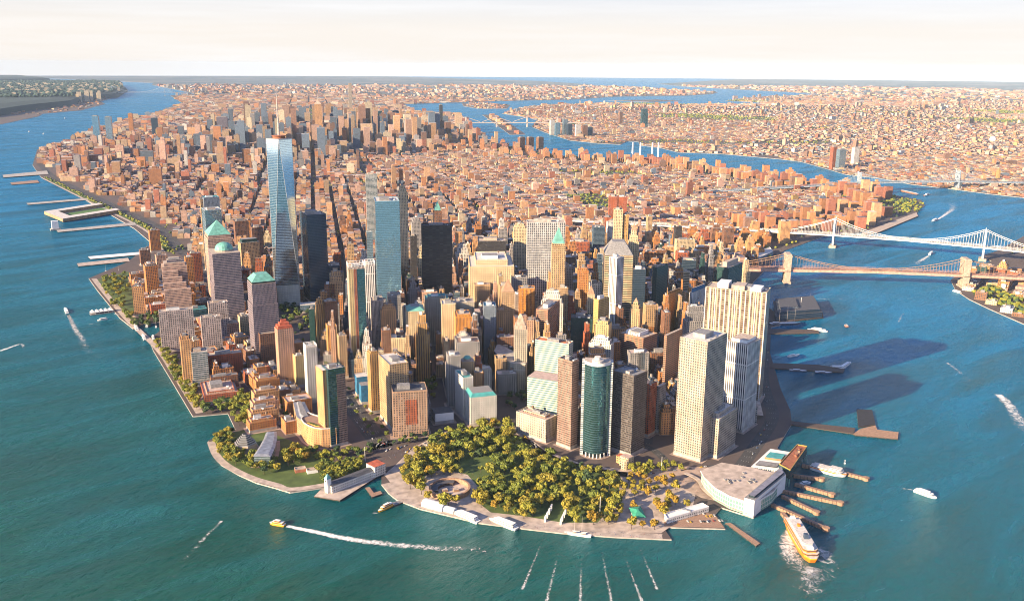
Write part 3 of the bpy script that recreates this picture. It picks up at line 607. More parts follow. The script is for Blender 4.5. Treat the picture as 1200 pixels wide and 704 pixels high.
# --- world trade centre site
def wtc():
    b = G(323.2, 359.5, 2)[:2]; dR = dirv(119); dL = dirv(29); s = 61.0
    P = [tuple(b), tuple(b+dR*s), tuple(b+dR*s+dL*s), tuple(b+dL*s)]; c = cen(P)
    root = thing('glass_skyscraper', 'tallest tower, tapering faceted glass with a mast on its roof', 'skyscraper', (*c, 2.0))
    mb = MB(); mb.prism(P, 2, 57, F_['wtcbase'], M_['roof_grey']); mb.build('podium', root)
    top = [lerp2(P[i], P[(i+1) % 4], .5) for i in range(4)]; z0, z1 = 57, 417
    for i in range(4):
        j = (i+1) % 4; mb = MB(); a, b2 = P[i], P[j]; t = top[i]; t2 = top[j]
        mb.face([(*a, z0), (*b2, z0), (*t, z1)], F_['wtcglass'], [(0, z0), (s, z0), (s/2, z1)]); mb.build('glass_facet', root)
        mb = MB(); mb.face([(*b2, z0), (*t2, z1), (*t, z1)], F_['wtcglass'], [(s/2, z0), (s*.85, z1), (s*.15, z1)]); mb.build('glass_facet', root)
    mb = MB()
    for i in range(4):
        mb.bar((*P[i], z0), (*top[i], z1), .55, M_['steel'], 4); mb.bar((*P[(i+1) % 4], z0), (*top[i], z1), .55, M_['steel'], 4)
    mb.build('steel_edge', root)
    mb = MB(); mb.prism(top, 417, 419, M_['steel'], M_['roof_grey']); mb.build('parapet', root)
    mb = MB(); mb.lathe(c, [(15, 419), (15, 424), (17, 424), (17, 426), (1, 426)], M_['rust'], 18); mb.build('roof_ring', root)
    mb = MB(); mb.bar((*c, 420), (*c, 541), (2.6, .6), M_['cable'], 6)
    for k in range(7): mb.lathe(c, [(.6, 430+k*14), (2.8-k*.25, 431+k*14), (.6, 432+k*14)], M_['steel'], 8)
    mb.build('mast', root)
    FOOT.append((P, 417, root, 'the tapering glass skyscraper', c)); HER['wtc'] = (root, P, 417, c)
fac('wtcglass', (.50, .58, .62), (.50, .62, .68), bw=1.5, fh=4.0, ww=.97, wh=.93, rough=.06, tilt=.0, metal=1.0, blinds=.03, var=.1)
fac('wtcbase', (.55, .56, .50), (.40, .44, .40), bw=2.0, fh=6, ww=.8, wh=.5, rough=.3, blinds=0)
wtc()
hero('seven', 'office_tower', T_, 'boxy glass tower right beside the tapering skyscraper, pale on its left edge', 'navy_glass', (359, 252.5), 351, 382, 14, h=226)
hero('four', 'office_tower', T_, 'smooth sky-blue mirror glass tower', 'blue_glass', (439.5, 236.5), 436, 468, 30, h=297, roof='roof_white')
hero('palesl', 'office_tower', T_, 'pale grey glass slab peeking out left of the sky-blue mirror tower', 'pale_glass', (429.5, 272), -30, 436.5, 30, h=205)
hero('leonard', 'apartment_tower', A_, 'slender tower of jutting stacked balconies, left of the sky-blue mirror tower', 'balcony', (428.5, 205), -28, 441.8, 29, h=250)
hero('park30', 'hotel_tower', 'hotel tower', 'tall slim limestone tower with a turreted top, right of the sky-blue mirror tower', 'cream', (467, 226), -26, 477.3, 29, h=262, tiers=((9, 3), (8, 3)))
hero('wool', 'office_tower', T_, 'dark gothic tower with a pointed green copper roof, behind the black slab', 'brown', (508.5, 249), -24, 518, 29, h=206, tiers=((5, 2),), crown=pyramid('copper', 26, 6))
hero('deco482', 'office_tower', T_, 'wide grey art deco tower, left of the dark gothic tower', 'grey', (483, 262), -40, 494.5, 29, h=140, tiers=((8, 4), (7, 4)))
hero('blackslab', 'office_tower', T_, 'huge black steel slab tower', 'black', (493.5, 265), -32, 529.6, 37, h=226, roof='dark')
hero('blackslim', 'hotel_tower', 'hotel tower', 'thin black slab tower just left of the huge black one', 'black_fine', (481, 277), -38, 488.5, 30, h=176, roof='dark')
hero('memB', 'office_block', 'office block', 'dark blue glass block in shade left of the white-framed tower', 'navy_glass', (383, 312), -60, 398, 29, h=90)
hero('museum', 'museum', 'museum', 'low angular silver pavilion among the memorial trees', 'pale_glass', (352, 358), -30, 384, 24, h=22, roof='roof_white', kit=False)
# --- greenwich street side
hero('goldstep', 'apartment_tower', A_, 'gold and dark stepped corner tower at the near edge of the memorial trees', 'gold', (371, 357), 368, 380, 20, base=(372, 411), tiers=((8, 3), (6, 3)))
hero('darkstep', 'office_tower', T_, 'dark shaded office slab joined to the right of the gold stepped tower', 'brown', (380.5, 354.5), -26, 395.5, 20, base=(381, 411))
hero('gold2', 'office_block', 'office block', 'narrow gold-lit office block below the gold stepped tower', 'gold', (383.5, 382), -20, 394, 20, h=78)
hero('brn397', 'office_block', 'office block', 'buff office block with a bright west wall and dark windows below the white-framed tower', 'tan', (397, 394.5), 388, 406.5, 20, h=88)
hero('fifty', 'apartment_tower', A_, 'very tall slim tower in yellow, red and green vertical bands with a white open crown', 'verticals', (408, 314), -26, 427.5, 24, base=(408.5, 437), crown=frame_crown(8))
hero('whiteframe', 'apartment_tower', A_, 'tall pale tower with a white gridded crown, touching the banded tower', 'piers_white', (428, 312), -26, 439.5, 28, h=196, crown=frame_crown(9, step=3))
hero('greystripe', 'office_tower', T_, 'grey-pink striped office tower with small rooftop tanks, right of the banded tower', 'verticals', (434.5, 353), -30, 449.3, 30, h=136)
hero('peachdeco', 'apartment_tower', A_, 'peach art deco tower with stepped top, right of the grey-pink striped tower', 'peach', (446, 364), -28, 464.4, 30, h=118, tiers=((6, 3), (4, 4)))
hero('grey454', 'office_tower', T_, 'grey office tower with three round rooftop tanks, behind the peach art deco tower', 'grey', (454.5, 347), -30, 470, 30, h=126)
hero('brn444', 'office_tower', T_, 'brown brick tower with orange sunlit flank, in front of the peach art deco tower', 'brown', (447.5, 388), 443.5, 458, 28, h=102)
hero('pink464', 'office_block', 'office block', 'pinkish brick block right of the brown brick tower', 'pink', (464, 390), -22, 473.5, 28, h=88)
hero('creamgreen', 'office_tower', T_, 'cream office tower with a green gabled roof', 'cream', (476.5, 365), 471, 497.5, 32, base=(478, 426), crown=hip('copper', 7, .5))
hero('ornate', 'office_tower', T_, 'wide ornate grey tower with teal roof ridge, facing a dark street', 'stone', (498, 351), -40, 526, 33, base=(498, 404), roof='teal_roof', tiers=((4, 6),))
hero('cream517', 'office_tower', T_, 'tall cream office building with green roof garden, right across the dark street', 'cream', (517.8, 357), 513, 534, 34, h=128, roof='roof_white')
hero('cream540', 'office_tower', T_, 'cream office wing with teal window band behind the orange stepped tower', 'stone', (533, 355), -40, 556, 34, h=124)
hero('orange530', 'office_tower', T_, 'orange stepped office tower with gridded windows', 'verticals_orange', (534, 372), 528.5, 554, 34, h=112, tiers=((4, 4),))
hero('white533', 'office_block', 'office block', 'white stepped ziggurat block in front of the orange gridded tower', 'white', (533.5, 399), -28, 553, 34, h=84, tiers=((5, 4), (5, 4), (5, 3)))
# --- bottom row around the bowling green
hero('goldtower', 'apartment_tower', A_, 'glowing orange and gold art deco tower at the left end of the wide avenue', 'gold', (444, 414), 433.5, -20, 16, base=(444, 483), tiers=((3, 2),))
hero('annexW', 'office_tower', T_, 'tan office slab with white rooftop sheds, behind the wide hotel-like block', 'tan', (456.4, 428), 443.3, 478.5, 16, base=(457, 503), roof='roof_white')
hero('wideW', 'office_block', 'office block', 'wide brown block with a white arcade base and dark rooftop works, facing the park', 'wide', (460, 460), -40, 500.8, 30, base=(463.5, 513), roof='roof_dark', podium=(.8, 14))
hero('teal532', 'office_tower', T_, 'pale blue-grey narrow tower with teal roof edge, left behind the white block', 'white', (542.8, 443.4), 532.6, 554.7, 18, base=(544.5, 491), roof='teal_roof')
hero('onebway', 'office_block', 'office block', 'white limestone block with a teal mansard roof, facing the park', 'white', (551.3, 466), 544.5, 582, 24, base=(553, 499.6), crown=hip('teal_roof', 6, .22, 'mansard_roof'))
hero('small563', 'office_block', 'office block', 'small white stepped building between the white teal-roofed block and the dark canyon', 'white', (563, 434), -22, 576, 28, h=58)
hero('dome541', 'office_block', 'office block', 'tan tower with small green dome, behind the pale blue-grey narrow tower', 'tan', (541.5, 424), -22, 556, 28, h=84, crown=dome('copper', 7, 5))
hero('grey518', 'office_tower', T_, 'broad grey office slab along the shaded street, rising behind the pale narrow tower', 'grey', (525, 418), 517.5, 540, 30, h=100)
hero('brown545', 'office_tower', T_, 'brown-roofed grey office building directly behind the broad grey slab', 'grey', (536, 402), -34, 562, 32, h=92, roof='wood_deck')
hero('whiteshed', 'garage', 'garage', 'plain low white box building on the shaded street', M_['tarp'], (510, 485), -30, 531.5, 24, base=(511, 497), roof='roof_dark', kit=False)
hero('brownlow', 'office_block', 'office block', 'low white-walled block with a brown front, on the shaded street corner', 'brown', (492, 426), -24, 506, 24, h=34, roof='roof_white')
hero('pinklow', 'office_block', 'office block', 'long low pink building right of the tan slab', 'pink', (479, 428), -45, 492, 24, h=36)
hero('blueA', 'office_block', 'office block', 'low building with a solid bright blue wall beside the wide avenue', M_['blue_wall'], (418, 442), 415, 431.5, 20, h=40, roof='roof_white', kit=False)
hero('blueB', 'office_block', 'office block', 'second solid blue-walled building, nearer and smaller, beside the wide avenue', M_['blue_wall'], (423, 452), -20, 433, 20, h=38, roof='roof_grey', kit=False)
hero('custom', 'custom_house', 'custom house', 'ornate low beige custom house with columns, at the park corner', 'stone', (640, 493), 605, 652.5, 80, base=(639, 519), roof='roof_pink', tiers=((3, 8, 'pink'),))
# --- middle cluster
hero('cream550', 'office_tower', T_, 'broad cream tower complex with a raised central block', 'cream', (550.5, 313), 547, 602.5, 37, h=150, tiers=((12, 14),), roof='roof_white')
hero('brownblk', 'office_tower', T_, 'black-brown boxy office tower with a glowing roofline', 'black_fine', (560, 283), -45, 593.5, 38, h=155, roof='roof_tan')
hero('pinkpyr', 'office_tower', T_, 'beige tower with an orange stepped pyramid top and tall arched windows', 'tan', (588, 342), -24, 603, 38, h=150, crown=pyramid('sandstone', 24, 4))
hero('orange607', 'office_tower', T_, 'tall flat-topped orange office tower', 'verticals_orange', (608.5, 338.5), -26, 627, 39, h=142)
hero('greyblue', 'office_tower', T_, 'shaded grey-blue tower with a curved blue roof', 'slate', (567, 359), -34, 581.5, 36, h=128, roof='blue_wall')
hero('beige580', 'office_tower', T_, 'plain beige blank-walled tower right of the grey-blue one', 'tan', (580.5, 367), -26, 598, 37, h=108, tiers=((4, 5),))
hero('stepwhite', 'office_tower', T_, 'pinkish white wedding-cake tower with many setbacks', 'white', (635, 356), -28, 660, 40, h=134, tiers=((9, 3), (8, 3), (7, 3)))
hero('behindstd', 'office_block', 'office block', 'narrow pinkish building behind the curved office block tower', 'pink', (618, 376), -20, 626, 40, h=104)
hero('libwhite', 'office_tower', T_, 'very wide tall white metal-ribbed slab tower', 'piers_steel', (618, 261), -34, 662.7, 39, h=248, roof='roof_tan')
hero('lib_left', 'office_tower', T_, 'cream vertical-ribbed tower left of the wide white ribbed slab', 'cream', (602, 268), -30, 617, 38, h=176, tiers=((6, 3), (5, 3)))
hero('forty', 'office_tower', T_, 'slim tan tower with a steep green copper spire', 'tan', (647, 288.5), -26, 662.8, 40, h=224, tiers=((5, 1.5),), crown=pyramid('copper', 34, 14, sr=1.0))
hero('fortylow', 'office_tower', T_, 'lower tan shoulder building at the base of the copper-spired tower', 'tan', (653, 338), -24, 666, 40, h=134)
hero('redcube', 'office_block', 'office block', 'squat red-brown office cube with overhanging top', 'brick_red' if False else 'red', (671, 284), -45, 690.8, 38, h=86)
hero('confA', 'apartment_tower', A_, 'tall red brick tower, left half of a far pair', 'red', (714, 231), -30, 724, 42, h=118)
hero('confB', 'apartment_tower', A_, 'tall red brick tower, right half of a far pair', 'red', (724.6, 231), -24, 735.3, 42, h=118)
hero('confC', 'apartment_tower', A_, 'shorter red brick tower in front of the far red pair', 'red', (708, 255), -24, 717, 42, h=88)
hero('cream720', 'office_tower', T_, 'tall plain cream tower rising behind the hipped-roof tower', 'cream', (720, 246), -26, 730.3, 43, h=228)
hero('goldgreen', 'office_tower', T_, 'gold and green tower between the plain cream tower and the needle-topped one', 'gold', (730.5, 252), -24, 737, 43, h=214)
hero('seventy', 'office_tower', T_, 'needle-topped stepped stone tower at the right of the tall central cluster', 'cream', (737, 284), -24, 749, 43, h=212, tiers=((14, 3), (12, 2.5)), crown=pyramid('sandstone', 16, 16))
hero('sixty', 'office_tower', T_, 'bulky striped tower with a big grey hipped roof', 'stripe_tan', (709, 299), 706.5, 742, 44, h=196, crown=hip('roof_grey', 26, .55))
hero('whiteslim', 'office_tower', T_, 'slim bright white ribbed tower in front of the hipped-roof tower', 'piers_white', (723.5, 303), 714, 731.2, 88, h=216)
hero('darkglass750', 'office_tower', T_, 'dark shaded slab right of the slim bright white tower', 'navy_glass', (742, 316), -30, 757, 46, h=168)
hero('brick676', 'office_tower', T_, 'reddish brown stepped brick tower behind the little gothic spire', 'orange', (678, 318), -26, 690, 41, h=148, tiers=((6, 3),))
hero('gothic', 'office_tower', T_, 'narrow gothic tower with a sharp little spire', 'cream', (689, 345), -14, 697, 42, h=138, crown=pyramid('sandstone', 18, 7))
hero('darkcube', 'office_tower', T_, 'plain dark grey windowless-looking cube tower with blue rooftop fans', 'dark_green', (669, 373), -32, 694.5, 46, h=118, roof='roof_dark')
hero('scaffold', 'office_tower', T_, 'yellow-wrapped tower top with orange scaffold frame', 'yellow_fac', (701.5, 352), 695.7, 714, 88, h=158, roof='gold_leaf')
hero('goldstepB', 'office_tower', T_, 'gold-lit stepped stone tower below the yellow-wrapped one', 'yellow', (697, 380), -26, 713.5, 60, h=124, tiers=((6, 3),))
hero('whitecl', 'office_block', 'office block', 'cream and white stepped cluster just above the curved glass tower', 'white', (690, 402), -24, 716, 62, h=98, tiers=((6, 4), (5, 4)))
hero('tip744', 'office_tower', T_, 'gold art deco tower with a tapering pointed top, right of the slim white tower', 'tan', (738, 362), -20, 750, 60, h=128, tiers=((7, 3), (6, 2.5)), crown=pyramid('sandstone', 9))
hero('brown2t', 'office_tower', T_, 'brown-orange ribbon-windowed tower with slanted white cooling hoods', 'brown_ribbon', (754, 397), 725.5, 770.5, 83, base=(750.5, 455))
hero('decoorange', 'office_tower', T_, 'orange art deco tower with ribbed crown standing in shade', 'verticals_orange', (783, 346), 780, 799.5, 80, h=126, tiers=((6, 3),))
hero('glassprism', 'office_tower', T_, 'dark green prism glass tower with jagged rooftop', 'dark_green', (770, 314), 765, 783, 80, h=145)
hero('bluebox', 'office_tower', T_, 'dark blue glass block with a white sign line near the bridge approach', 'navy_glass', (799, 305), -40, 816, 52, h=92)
hero('slab800', 'office_tower', T_, 'narrow brown and buff slab right of the shaded orange deco tower', 'stripe_tan', (801, 319), -26, 808.5, 52, h=118)
hero('bluestripe', 'office_tower', T_, 'dark tower with white piers and a blue glass cube on its roof', 'piers_white', (812, 343), 808, 828, 80, h=108, tiers=((9, 3, M_['blue_wall']),), kit=False)
hero('greenbox', 'office_tower', T_, 'dark green mirror glass block with a beige penthouse, before the stone-towered bridge', 'dark_green', (854, 314), 841, 870.5, 78, h=112, tiers=((12, 9, M_['roof_tan']),), kit=False)
hero('water55', 'office_tower', T_, 'massive cream pier-fronted slab tower by the east river', 'piers_cream', (898.4, 344), 827.5, -44, 66, h=209, roof='roof_tan')
hero('brown778', 'office_tower', T_, 'brown office tower with a cream frame, behind the big white gridded tower', 'brown_ribbon', (781.5, 393), 778.5, 800, 80, h=132)
# --- south front
hero('state1', 'office_tower', T_, 'brown-pink tower left of the curved glass tower, dark on its right side', 'pink_ribbon', (670.7, 424.5), 654.2, 678.8, 85, base=(670, 527), roof='roof_dark')
hero('battplz', 'office_tower', T_, 'dark tower with a lit striped corner, right of the curved glass tower', 'dark_ribbon', (743, 441.6), 716.6, 758.8, 84, base=(740, 535), roof='roof_grey')
hero('red765', 'office_block', 'office block', 'dark red block tucked right of the dark striped tower', 'red', (762, 452), 757.6, 770, 80, h=92)
hero('grey775', 'office_tower', T_, 'grey-white shaded tower with slanting roof, between the dark striped and the white gridded towers', 'grey', (773, 453), 769.5, 781, 80, h=84)
hero('bway2', 'office_tower', T_, 'green and white striped upper tower behind its lower wing', 'green_white', (666.6, 404), 627, 671.8, 66, h=128, roof='orange_roof')
hero('stripes628', 'office_tower', T_, 'brown and pink striped box tower behind the green and white tower', 'brown_ribbon', (642, 364), 628, 656, 60, h=150)
hero('nyp1', 'office_tower', T_, 'big square white gridded tower nearest the ferry terminal', 'white_grid', (829.2, 402), 796.8, 852.5, 80, h=195, roof='roof_white')
hero('nyp1annex', 'office_block', 'office block', 'lower white gridded annex attached to the big white gridded tower', 'white_grid', (843, 492), 822.6, 864.4, 80, base=(843.1, 537.4), roof='roof_white', tiers=((6, 5, 'verticals'),))
hero('nyp2', 'office_tower', T_, 'dark-ribbed tower with a plain pale grey right wall, behind the white gridded one', 'piers_white', (877.3, 404.4), 851.5, 891.7, 80, base=(871, 507), roof='roof_tan', tiers=((5, 6, M_['white_paint']),), kit=False)
# lower tiers of the stepped granite tower
rt, pl, zz, cc = HER['stepfront'][0], HER['stepfront'][1], HER['stepfront'][2], HER['stepfront'][3]
for u1, v0, hh in ((.62, -.18, 112), (.76, -.34, 98), (.9, -.5, 86), (1.05, -.66, 72)):
    mb = MB(); q = sub(pl, -.02, u1, v0, .001); mb.prism(q, 2, hh, F_['wfc'], M_['roof_pink']); mb.build('setback_tier', rt); FOOT.append((q, hh, rt, rt['label'], cc))

def special_towers():
    # curved mirror tower: quarter-round glass front between two white-striped flanks
    b0 = np.array(G(697, 537, 2)[:2]); h = solve_h(*b0, 426)
    root = thing('glass_tower', 'curved green mirror-glass tower with white striped edges, facing the park', 'office tower', (*b0, 2.0))
    toc = CAM[:2]-b0; toc /= np.linalg.norm(toc); sd_ = np.array([toc[1], -toc[0]])*-1
    half = 23.0; arcp = []
    for k in range(15):
        t = -1+2*k/14; arcp.append(b0 + sd_*half*.86*t*-1 - toc*(13*t*t))
    if True:
        arcp = [tuple(p) for p in arcp]
    back = [tuple(np.array(arcp[-1])-toc*16), tuple(np.array(arcp[0])-toc*16)]
    full = ccw(arcp+back)
    mb = MB(); mb.prism(full, 9, h-5, F_['teal_glass'], top=False); mb.build('curved_glass_front', root)
    mb = MB(); mb.prism(inset(full, -.3), h-5, h, M_['white_paint'], M_['roof_tan']); mb.build('white_top_band', root)
    for s_ in (0, -1):
        e = np.array(arcp[s_]); o = sd_*3.2*(1 if s_ else -1); e2 = e+(-o if s_ == 0 else -o)*0
        q = ccw([tuple(e+toc*.5), tuple(e+toc*.5+np.sign((e-b0)@sd_)*sd_*4), tuple(e-toc*17+np.sign((e-b0)@sd_)*sd_*4), tuple(e-toc*17)])
        mb = MB(); mb.prism(q, 2, h-2, F_['stripe_white'], M_['roof_white']); mb.build('striped_flank', root)
    for k in range(0, 15, 2): mb = MB(); mb.bar((*arcp[k], 2), (*arcp[k], 9.2), .9, M_['white_paint'], 8); mb.build('column', root)
    c = cen(full); mb = MB(); mb.prism(inset(full, 3), 2, 9, M_['glass_dark']); mb.build('lobby', root)
    mb = MB(); mb.lathe(c, [(9, h), (9, h+4), (5, h+4), (5, h+9), (.01, h+9)], M_['roof_white'], 16); mb.build('mechanical_penthouse', root)
    FOOT.append((full, h, root, root['label'], c)); HER['state17'] = (root, full, h, c)
    # curved limestone office block with a crowned tower
    pts = [G2(x, y, 58) for x, y in ((579.5, 411), (584, 417), (592, 422), (602, 425.5), (615.5, 426))]
    P = [np.array(p) for p in pts]; bk = [tuple(P[-1]+np.array([28, 40])), tuple(P[0]+np.array([34, 30]))]
    full = ccw([tuple(p) for p in P]+bk)
    root = thing('limestone_block', 'curved grey limestone office block following the bent street, with a crowned tower', 'office building', (*cen(full), 2.0))
    mb = MB(); mb.prism(full, 2, 58, F_['stone'], M_['roof_grey']); mb.build('curved_wing', root)
    mb = MB(); mb.prism(inset(full, -.6), 44, 45.2, M_['concrete']); mb.prism(inset(full, -.8), 57, 58.6, M_['concrete']); mb.build('cornice', root)
    tp, th = footprint((603, 386), 597, 618, 39, h=122); 
    mb = MB(); mb.prism(tp, 2, 122, F_['stone'], M_['roof_tan']); mb.build('tower', root)
    z = 122; q = tp
    for ins, dh in ((2.5, 7), (2.5, 6), (2, 5)): q = inset(q, min(ins, min(size(q))*.2)); mb = MB(); mb.prism(q, z, z+dh, M_['granite']); mb.build('setback_tier', root); z += dh
    c2 = cen(q); mb = MB(); mb.prism(q, z, z+9, M_['granite'], top=False, poly2=[lerp2(p, c2, .8) for p in q]); mb.bar((*c2, z+8), (*c2, z+14), .8, M_['rust'], 6); mb.build('crown', root)
    FOOT.append((full, 58, root, root['label'], cen(full))); FOOT.append((tp, 140, root, root['label'], c2)); HER['std'] = (root, tp, 140, c2)
    # curved low wing of the hotel
    pts = [G2(x, y, 34) for x, y in ((352.5, 491), (355.5, 495.5), (361, 499), (368, 501.6), (376.6, 503), (394, 501.8))] + [G2(x, y, 34) for x, y in ((398, 495), (382, 490), (368, 486), (360, 483))]
    full = ccw(pts); root = thing('curved_block', 'curved low peach apartment wing with planted roof terraces, wrapped round the hotel foot', 'apartment block', (*cen(full), 2.0))
    mb = MB(); mb.prism(full, 2, 34, F_['peach'], M_['wood_deck']); mb.build('curved_wing', root); parapet(full, 34, M_['roof_white'], root, 1.2, 1.6)
    for k in range(4): p = lerp2(pts[1], pts[4], .15+k*.22); p = lerp2(p, cen(full), .35); mb = MB(); mb.box(p, 9, 4, 60, 34.05, 35.3, M_['gold_leaf'], M_['lawn']); mb.build('roof_garden', root)
    FOOT.append((full, 34, root, root['label'], cen(full)))
    full = ccw([G2(x, y, 32) for x, y in ((343.5, 471), (357, 470.5), (366.5, 489.5), (353.5, 493), (347.5, 488))])
    root = thing('slant_roof_block', 'low school-like building with sloping grey metal roof, left of the hotel', 'school', (*cen(full), 2.0))
    mb = MB(); mb.prism(full, 2, 32, F_['tan'], M_['steel']); mb.build('wing', root); mb = MB(); mb.prism(inset(full, 5), 32, 36, M_['steel'], M_['roof_grey'], poly2=inset(full, 7)); mb.build('raised_roof', root)
    FOOT.append((full, 32, root, root['label'], cen(full)))
    # stepped hexagonal museum and its metal-roofed wing
    c = G2(288, 526, 2); root = thing('hexagonal_museum', 'small grey six-sided building with a stepped pyramid roof on the point garden', 'museum', (*c, 2.0))
    mb = MB(); hexa = lambda r: [(c[0]+r*math.cos(k*math.pi/3+.3), c[1]+r*math.sin(k*math.pi/3+.3)) for k in range(6)]
    mb.prism(hexa(18.5), 2, 13, M_['granite'], M_['roof_grey']); mb.build('wall', root)
    for k in range(6): mb = MB(); mb.prism(hexa(17-k*2.5), 13+k*2.6, 14.6+k*2.6, M_['steel'], M_['roof_white']); mb.prism(hexa(16-k*2.5), 14.6+k*2.6, 15.6+k*2.6, M_['dark']); mb.build('roof_tier', root)
    FOOT.append((hexa(18.5), 28, root, '', c))
    full = ccw([G2(x, y, 20) for x, y in ((312.5, 506), (323.5, 505.5), (324, 512), (321.5, 523), (316.5, 534), (297.5, 533.5), (305, 522), (310, 513))])
    root = thing('museum_wing', 'low museum wing with a long curved zinc roof, beside the six-sided building', 'museum', (*cen(full), 2.0))
    mb = MB(); mb.prism(full, 2, 19, F_['pale_glass'], M_['steel']); mb.build('wall', root); mb = MB(); mb.prism(inset(full, -1.2), 19, 21.5, M_['steel'], M_['steel'], poly2=inset(full, 3)); mb.build('curved_roof', root)
    FOOT.append((full, 21, root, '', cen(full)))
fac('stripe_white', (.78, .76, .72), (.05, .07, .08), bw=40, fh=3.7, ww=.99, wh=.42, blinds=0)
special_towers()
fp_ = HER['wideW'][1]; fp_z = HER['wideW'][2]; mb = MB(); mb.prism(sub(fp_, .36, .70, -.012, .01), 24, fp_z-14, F_['red'], M_['brick_red']); mb.build('red_netting', HER['wideW'][0])
# white cooling hoods on the brown ribbon tower, dark bulkhead on the gridded tower
rt, pl, zz, cc = HER['brown2t']
for k in range(6):
    q = sub(pl, .15, .75, .25+k*.1, .31+k*.1); mb = MB(); mb.prism(q, zz, zz+7, M_['white_paint'], poly2=[tuple(np.array(p)+np.array([3, 1])) for p in q]); mb.build('cooling_hood', rt)
rt, pl, zz, cc = HER['water55']
for k in range(3): mb = MB(); mb.prism(sub(pl, .1, .8, .1+k*.27, .28+k*.27), zz, zz+6+k*2, (M_['white_paint'], M_['roof_tan'], M_['white_paint'])[k]); mb.build('mechanical_penthouse', rt)
q = pl
for k in range(13):      # real projecting piers on the river slab
    p = lerp2(q[3], q[0], k/12); mb = MB(); mb.box(p, 1.6, 1.6, 66, 2, zz+.6, M_['white_paint'] if False else M_['roof_white']); mb.build('pier', rt)
def wing_of(key, st, F, Lx, Rx, a, h=None, base=None, roof='roof_tan', name='wing'):
    q, hh = footprint(F, Lx, Rx, a, h, base); rt = HER[key][0]
    mb = MB(); mb.prism(q, 2, hh, F_[st], M_[roof]); mb.build(name, rt); FOOT.append((q, hh, rt, rt['label'], cen(q)))
wing_of('hotelglass', 'peach', (378, 434), 369.5, 384, 8, base=(383, 524), name='brick_slab', roof='roof_white')
fp_ = HER['hotelglass'][1]; mb = MB(); mb.prism(inset(sub(fp_, .5, 1.0, 0, 1), -.25), 2, HER['hotelglass'][2]-9, F_['pink_ribbon'], M_['roof_grey']); mb.build('brown_half', HER['hotelglass'][0])
fp_ = HER['fifty'][1]
for u0, u1, st_ in ((.02, .30, 'yellow'), (.34, .48, 'red'), (.52, .98, 'teal_glass')): mb = MB(); mb.prism(sub(fp_, u0, u1, -.03, .2), 2, HER['fifty'][2]-3, F_[st_], M_['roof_grey']); mb.build('colour_band', HER['fifty'][0])
wing_of('bway2', 'green_white', (655, 447), 618, 664, 66, h=92, roof='roof_pink', name='lower_wing')

# ------------------------------------------------------------------ streets of ordinary buildings
PAL = {'orange': (.50, .26, .15), 'red': (.38, .17, .12), 'brown': (.26, .16, .12), 'tan': (.54, .40, .28), 'cream': (.66, .56, .42), 'pink': (.58, .40, .32), 'grey': (.36, .34, .33), 'white': (.72, .68, .62), 'peach': (.60, .39, .25), 'slate': (.16, .20, .25), 'gold': (.58, .40, .20)}
PAL = {k: sat(v, .3) for k, v in PAL.items()}
WT = {'fidi': [('orange', 12), ('tan', 24), ('cream', 14), ('pink', 12), ('brown', 14), ('peach', 12), ('grey', 14), ('white', 7), ('slate', 26), ('red', 5), ('gold', 4)],
     'std': [('orange', 24), ('tan', 15), ('cream', 9), ('pink', 20), ('brown', 16), ('peach', 15), ('grey', 7), ('white', 5), ('slate', 7), ('red', 14), ('gold', 3)],
      'brick': [('orange', 40), ('red', 20), ('peach', 20), ('brown', 6)],
      'mid': [('slate', 42), ('brown', 16), ('tan', 18), ('cream', 14), ('pink', 18), ('brown', 12), ('grey', 12), ('peach', 14), ('orange', 10), ('white', 4)]}
def pick(rs, kind, n):
    ks = [k for k, _ in WT[kind]]; p = np.array([q for _, q in WT[kind]], float); p /= p.sum()
    return np.array(ks)[rs.choice(len(ks), n, p=p)]
westx = lambda y: np.interp(y, [p[1] for p in WEST], [p[0] for p in WEST])
fb_c = np.array([cen(f[0]) for f in FOOT])
FRONT = [G2(x, y) for x, y in ((462, 535), (440, 545), (455, 560), (520, 530), (640, 560), (800, 585), (880, 560), (880, 535), (862, 540), (800, 538), (795, 505), (760, 512), (700, 518), (668, 518), (655, 518), (640, 512), (622, 512), (600, 494), (585, 500), (550, 503), (505, 512), (462, 516))]
GARD = [G2(x, y) for x, y in ((230, 480), (240, 478), (290, 508), (330, 495), (345, 512), (352, 505), (408, 505), (450, 510), (470, 540), (420, 590), (330, 590), (230, 530))]
WAY = [G2(x, y) for x, y in ((405, 445), (434, 445), (436, 480), (462, 514), (470, 530), (408, 530))]
SQ1 = [G2(x, y) for x, y in ((556, 503), (574, 470), (600, 462), (622, 466), (628, 500), (606, 512))]
SQ2 = [G2(x, y) for x, y in ((498, 424), (506, 400), (514, 400), (516, 440), (534, 484), (548, 502), (505, 512), (500, 484), (484, 466), (486, 450), (506, 448))]
